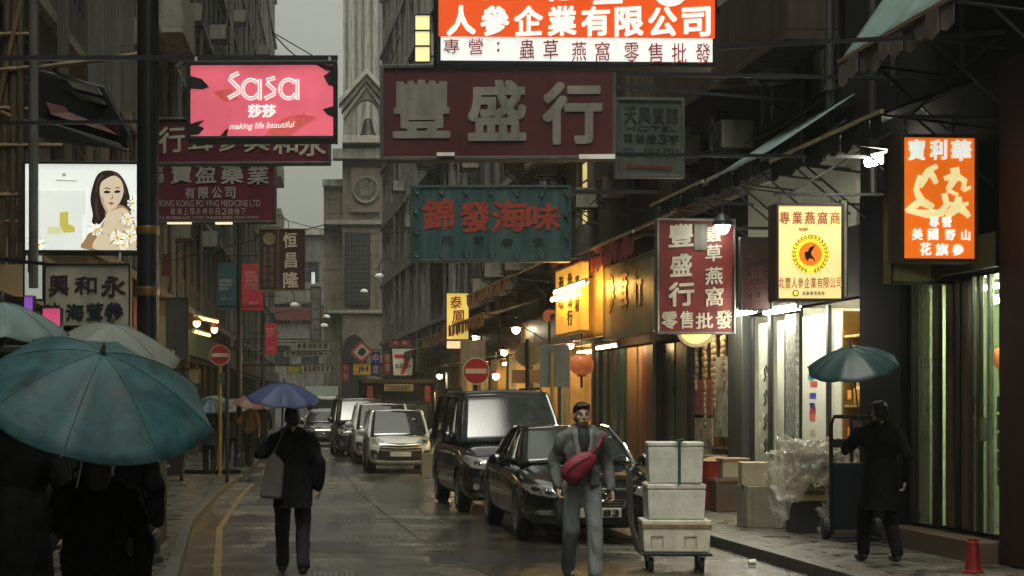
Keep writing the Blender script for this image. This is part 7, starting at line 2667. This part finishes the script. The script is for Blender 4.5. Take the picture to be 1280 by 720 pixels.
    if collar:
        q = Blob()
        q.ell((0, -.06, 1.36), (.085, .088, .17))
        q.done('shirt', M('shirt_%s' % str(collar[0]), collar, .7), root, vox, 2)
    h = Blob()
    if hair == 'short':
        h.ell(hc + Vector((0, .024, .046)), (.086, .098, .092)).ell(hc + Vector((0, .06, .0)), (.080, .06, .09)).ell(hc + Vector((.015, -.05, .092)), (.062, .05, .034)).ell(hc + Vector((-.04, -.045, .085)), (.04, .045, .034))
    else:
        h.ell(hc + Vector((0, .025, .045)), (.092, .105, .094)).ell(hc + Vector((0, .07, -.06)), (.095, .06, .15)).ell(hc + Vector((0, -.055, .092)), (.072, .05, .035))
        for sx in (-1, 1):
            h.ell(hc + Vector((sx * .082, .0, -.03)), (.022, .06, .11))
    h.done('hair', hair_m, root, vox * .8, 2)
    if face:
        for sx in (-1, 1):
            ey = MB().ell(hc + Vector((sx * .032, -.084, .010)), (.013, .009, .0075), 12, 8).build('eye', M('eye_white', (.55, .52, .48), .3), root, smooth=True)
            MB().ell(hc + Vector((sx * .032, -.0905, .010)), (.006, .004, .006), 10, 8).build('iris', M('eye_dark', (.02, .015, .012), .2), ey, smooth=True)
            MB().tube([hc + Vector((sx * .016, -.098, .034)), hc + Vector((sx * .05, -.088, .036))], .0035, 6).build('eyebrow', hair_m, root)
        MB().tube([hc + Vector((-.022, -.100, -.060)), hc + Vector((0, -.106, -.058)), hc + Vector((.022, -.100, -.060))], .005, 6).build('lips', M('lips', (.22, .08, .06), .5), root)
    root.scale = (scale, scale, scale)
    return root


def held(apex, tilt, shaft):
    from mathutils import Euler
    return Vector(apex) + Euler(tilt).to_matrix() @ Vector((0, .035, -shaft + .06))


def umbrella(label, apex, R_=.52, h=.26, mat=None, tilt=(0, 0, 0), group=None, shaft=.78, handle=True):
    """canopy of eight scalloped panels; origin at the apex"""
    o = thing('umbrella', label, 'umbrella', apex, 0, group, tilt)
    mb = MB()
    nr, na = 10, 48
    for lay in (0, 1):
        for i in range(nr + 1):
            t = i / nr
            for j in range(na):
                a = 2 * PI * j / na
                f = abs(math.sin(4 * a))           # 0 on a rib, 1 between ribs
                r_ = R_ * t * (1 - .055 * f * t)
                z = -h * (t ** 1.75) - .045 * f * (t ** 1.4) * (1 - .35 * t) - lay * .004
                mb.v.append(Vector((r_ * math.cos(a), r_ * math.sin(a), z)))
    N = na * (nr + 1)
    for i in range(nr):
        for j in range(na):
            q = (i * na + j, i * na + (j + 1) % na, (i + 1) * na + (j + 1) % na, (i + 1) * na + j)
            mb.f.append(q)
            mb.f.append(tuple(x + N for x in q)[::-1])
    for j in range(na):
        a, b = nr * na + j, nr * na + (j + 1) % na
        mb.f.append((a, b, b + N, a + N))
    mb.build('canopy', mat, o, smooth=True)
    sm_ = MB()
    for k in range(8):
        a = PI * k / 4
        sm_.tube([(R_ * t * math.cos(a), R_ * t * math.sin(a), -h * t ** 1.75 + .001) for t in [q / 8 for q in range(9)]], .0024, 5)
        sm_.ell((R_ * 1.01 * math.cos(a), R_ * 1.01 * math.sin(a), -h - .004), .008, 6, 5)
    sm_.build('seam', mat, o)
    MB().tube([(0, 0, .05), (0, 0, -shaft)], .008, 8).build('shaft', steel, o)
    MB().lathe([(0, .07), (.008, .05), (.014, .012), (0, .012)], 10).build('ferrule', steel, o)
    for k in range(8):
        a = 2 * PI * k / 8
        pts_ = [(R_ * t * math.cos(a), R_ * t * math.sin(a), -h * t ** 1.75 - .012) for t in (0, .25, .5, .75, 1)]
        mid = Vector(pts_[2])
        MB().tube(pts_, .004, 5).tube([(0, 0, -h - .12), mid], .0035, 5).build('rib', steel, o)
    if handle:
        MB().tube([(0, 0, -shaft + .02), (0, 0, -shaft - .1), (.02, 0, -shaft - .135), (.05, 0, -shaft - .14), (.07, 0, -shaft - .11)], .013, 8).build('handle', trim_black, o)
    return o


teal_nylon = M('teal_nylon', (.014, .078, .09), .62, var=.75, scale=6, streak=.25, streak_col=(.10, .15, .15, 1), bump=.25, bscale=9)
grey_nylon = M('grey_nylon', (.17, .185, .165), .6, var=.3, scale=4, bump=.1, bscale=9)
pale_teal = M('pale_teal_nylon', (.12, .19, .185), .55, var=.3, scale=4, bump=.1, bscale=9)
blue_nylon = M('blue_nylon', (.045, .065, .16), .6, var=.3, scale=4, bump=.1, bscale=9)
dteal = M('dark_teal_nylon', (.012, .045, .048), .5, var=.3, scale=4)

# big teal umbrella at the left and the people under it (heads hidden by the canopies)
person('person in a dark coat seen from behind under the big teal umbrella', (P(120, 504, 8.95).x, 8.95, .0), R(186), coat=(.006, .0075, .008), trouser=(.014, .016, .018), coat_len=.25, grip=held(P(128, 442, 8.5), (R(27), R(15), 0), .85), coat_w=1.12, scale=.90, hair='long')
umbrella('big teal umbrella tilted towards the road at the left edge', P(128, 442, 8.5), .60, .25, teal_nylon, (R(27), R(15), 0), shaft=.85)
person('person in dark clothes seen from behind at the left, under the grey umbrella', (P(150, 504, 11.6).x, 11.6, .12), R(178), coat=(.006, .0075, .008), trouser=(.014, .015, .017), coat_len=.3, coat_w=1.15, grip=held(P(140, 405, 11.3), (R(16), R(4), .2), .9), scale=.93)
umbrella('grey umbrella behind the big teal one at the left', P(140, 405, 11.3), .46, .2, grey_nylon, (R(16), R(4), .2), shaft=.9)
person('person in a black coat at the far left edge under the pale teal umbrella', (P(18, 504, 9.9).x, 9.9, .12), R(190), coat=(.006, .0075, .008), trouser=(.013, .014, .016), coat_len=.3, coat_w=1.1, grip=held(P(2, 378, 9.8), (R(8), R(3), .3), .95))
umbrella('pale teal umbrella at the far left edge of the picture', P(2, 378, 9.8), .38, .15, pale_teal, (R(8), R(3), .3), shaft=.95)

# walker with the blue umbrella
wx_ = P(366, 504, 17.9)
person('person in a bulky black coat walking away under the blue umbrella', (wx_.x, 17.9, 0), R(183), coat=(.010, .010, .011), trouser=(.022, .024, .026), coat_len=.22, coat_w=1.25, stride=.26, grip=held(P(355, 479, 17.7), (R(14), R(2), .1), .8), lh=(.34, -.06, .98), scale=.98, hair='short')
umbrella('blue umbrella held by the walker in the bulky black coat', P(355, 479, 17.7), .37, .15, blue_nylon, (R(14), R(2), .1), shaft=.8)
bg_ = thing('shoulder_bag', 'grey beige cloth bag at the left side of the walker in black', 'bag', P(337, 622, 17.7))
bb = MB()
bb.prism([(-.10, 0), (.12, -.02), (.15, .34), (.04, .46), (-.03, .38)], -.06, .06)
bb.build('pouch', M('bag_beige', (.13, .12, .10), .8, bump=.2), bg_, bevel=.03)
MB().tube([(.03, 0, .42), (.12, 0, .62), (.2, .02, .78)], .012, 6).build('strap', M('bag_strap', (.06, .055, .05), .7), bg_)

# man with the red bag
mx0 = P(727, 504, 17.2)
person('man in open grey jacket and light trousers walking with a red bag', (mx0.x, 17.2, 0), R(4), coat=(.14, .15, .145), trouser=(.22, .235, .235), stride=.20, face=True, vox=.012, collar=(.025, .03, .03), scale=1.0, shoe=(.05, .05, .05), lh=(.29, -.02, .9), rh=(-.25, -.08, .92))
man = bpy.data.objects[[o.name for o in bpy.data.objects if o.get('label', '').startswith('man in open grey')][0]]
cl = MB()
for sx in (-1, 1):
    cl.patch([(sx * .025, -.148, 1.20), (sx * .075, -.140, 1.20), (sx * .12, -.075, 1.49), (sx * .06, -.095, 1.50)], 5, 6, .012, .012, (0, -1, .2))
cl.build('lapel', M('lapel_grey', (.19, .20, .19), .8, bump=.5, bscale=9), man, smooth=True)
for sx in (-1, 1):
    MB().box(-.055, .055, -.008, .008, -.07, .07).build('pocket', M('pocket_grey', (.11, .12, .115), .8, bump=.5, bscale=9), man, bevel=.006, loc=(sx * .105, -.128, 1.02), rot=(0, 0, sx * .45))
rb = thing('sling_bag', 'dark red sling bag across the chest of the man in the grey jacket', 'bag', (mx0.x - .055, 17.2 - .19, 1.14), R(4), rot=(0, R(-34), R(4)))
q_ = Blob()
q_.ell((0, 0, 0), (.20, .075, .115)).ell((-.06, .0, -.03), (.13, .07, .10))
q_.done('pouch', M('bag_red', (.26, .018, .04), .55, bump=.2), rb, .01, 2, wave=.002)
MB().tube([(-.15, -.066, .03), (0, -.083, .045), (.15, -.062, .03)], .006, 6).build('zip', trim_black, rb)
st = MB()
st.tube([(.16, -.01, .03), (.26, -.005, .05), (.36, .06, .10), (.40, .16, .10)], .022, 8)
st.build('strap', M('bag_strap_red', (.17, .014, .03), .6), rb)

# figure with the dark teal umbrella in front of the black pillar
person('person in black by the black granite pillar under the dark teal umbrella', (P(1100, 504, 17.95).x, 17.95, .12), R(186), coat=(.004, .0045, .005), trouser=(.004, .0045, .005), coat_len=.35, coat_w=1.05, grip=held(P(1064, 434, 17.7), (R(14), R(-14), .2), .95), scale=.94)
umbrella('dark teal umbrella in front of the bright shop doorway', P(1064, 434, 17.7), .46, .2, dteal, (R(14), R(-14), .2), shaft=.95)

# pedestrians with umbrellas on the left pavement
wk = [(272, 44, 'grey', (.05, .07, .07), (.02, .025, .028), 'person in grey green under a grey green umbrella on the left pavement'), (291, 47, 'pale', (.03, .03, .03), (.02, .02, .02), 'person in dark clothes under the pale umbrella on the left pavement'), (312, 45, 'pink', (.22, .13, .05), (.02, .02, .02), 'person in an ochre jacket under the dusty pink umbrella'),
      (262, 39.5, 'teal2', (.02, .05, .055), (.02, .025, .028), 'person in dark teal nearest the wheeled bin on the left pavement'), (327, 52, 'cream', (.02, .02, .02), (.02, .02, .02), 'person in black under the small cream umbrella at the kerb'), (303, 57, 'grey3', (.06, .03, .03), (.02, .02, .02), 'person in brown farther back under the dark grey umbrella')]
um = {'grey': M('u_grey', (.11, .14, .12), .6), 'pale': M('u_pale', (.22, .24, .20), .6), 'pink': M('u_pink', (.15, .07, .065), .6), 'teal2': dteal, 'cream': M('u_cream', (.34, .35, .28), .6), 'grey3': M('u_grey3', (.07, .075, .07), .6)}
un = {'grey': 'grey green umbrella on the left pavement beside the wheeled bin', 'pale': 'pale grey umbrella in the left pavement crowd', 'pink': 'dusty pink umbrella in the left pavement crowd', 'teal2': 'dark teal umbrella nearest the wheeled bin', 'cream': 'small cream umbrella nearest the kerb in the left crowd', 'grey3': 'dark grey umbrella at the back of the left crowd'}
for k, (px, d, u, c1, c2, lb2) in enumerate(wk):
    c = P(px, 504, d)
    person(lb2, (c.x, d, .12), R(180 + 12 * math.sin(k * 2.1)), coat=c1, trouser=c2, vox=.024, coat_len=.2 if k % 2 else 0, grip=held((c.x + .02, d - .12, 1.93 - .08 * (k % 2)), (R(16), R(4 * (-1) ** k), .3), .78), scale=.95, stride=.18 + .03 * (k % 3))
    umbrella(un[u], (c.x + .02, d - .12, 1.93 - .08 * (k % 2)), .46, .2, um[u], (R(16), R(4 * (-1) ** k), .3), handle=True)

# ------------------------------------------------------------------ rain haze filling the street
hz_ = MB().box(-410, 410, -410, 710, -1.1, 58).build('haze', None)
hm_ = bpy.data.materials.new('rain_haze')
hm_.use_nodes = True
ht_ = hm_.node_tree
ht_.nodes.clear()
ho_ = ht_.nodes.new('ShaderNodeOutputMaterial')
hv_ = ht_.nodes.new('ShaderNodeVolumePrincipled')
hv_.inputs['Color'].default_value = (.86, .93, .88, 1)
hv_.inputs['Density'].default_value = .0010
hv_.inputs['Anisotropy'].default_value = .3
ht_.links.new(hv_.outputs[0], ho_.inputs['Volume'])
hz_.data.materials.append(hm_)
tag(hz_, 'thin grey rain haze filling the street', kind='stuff')
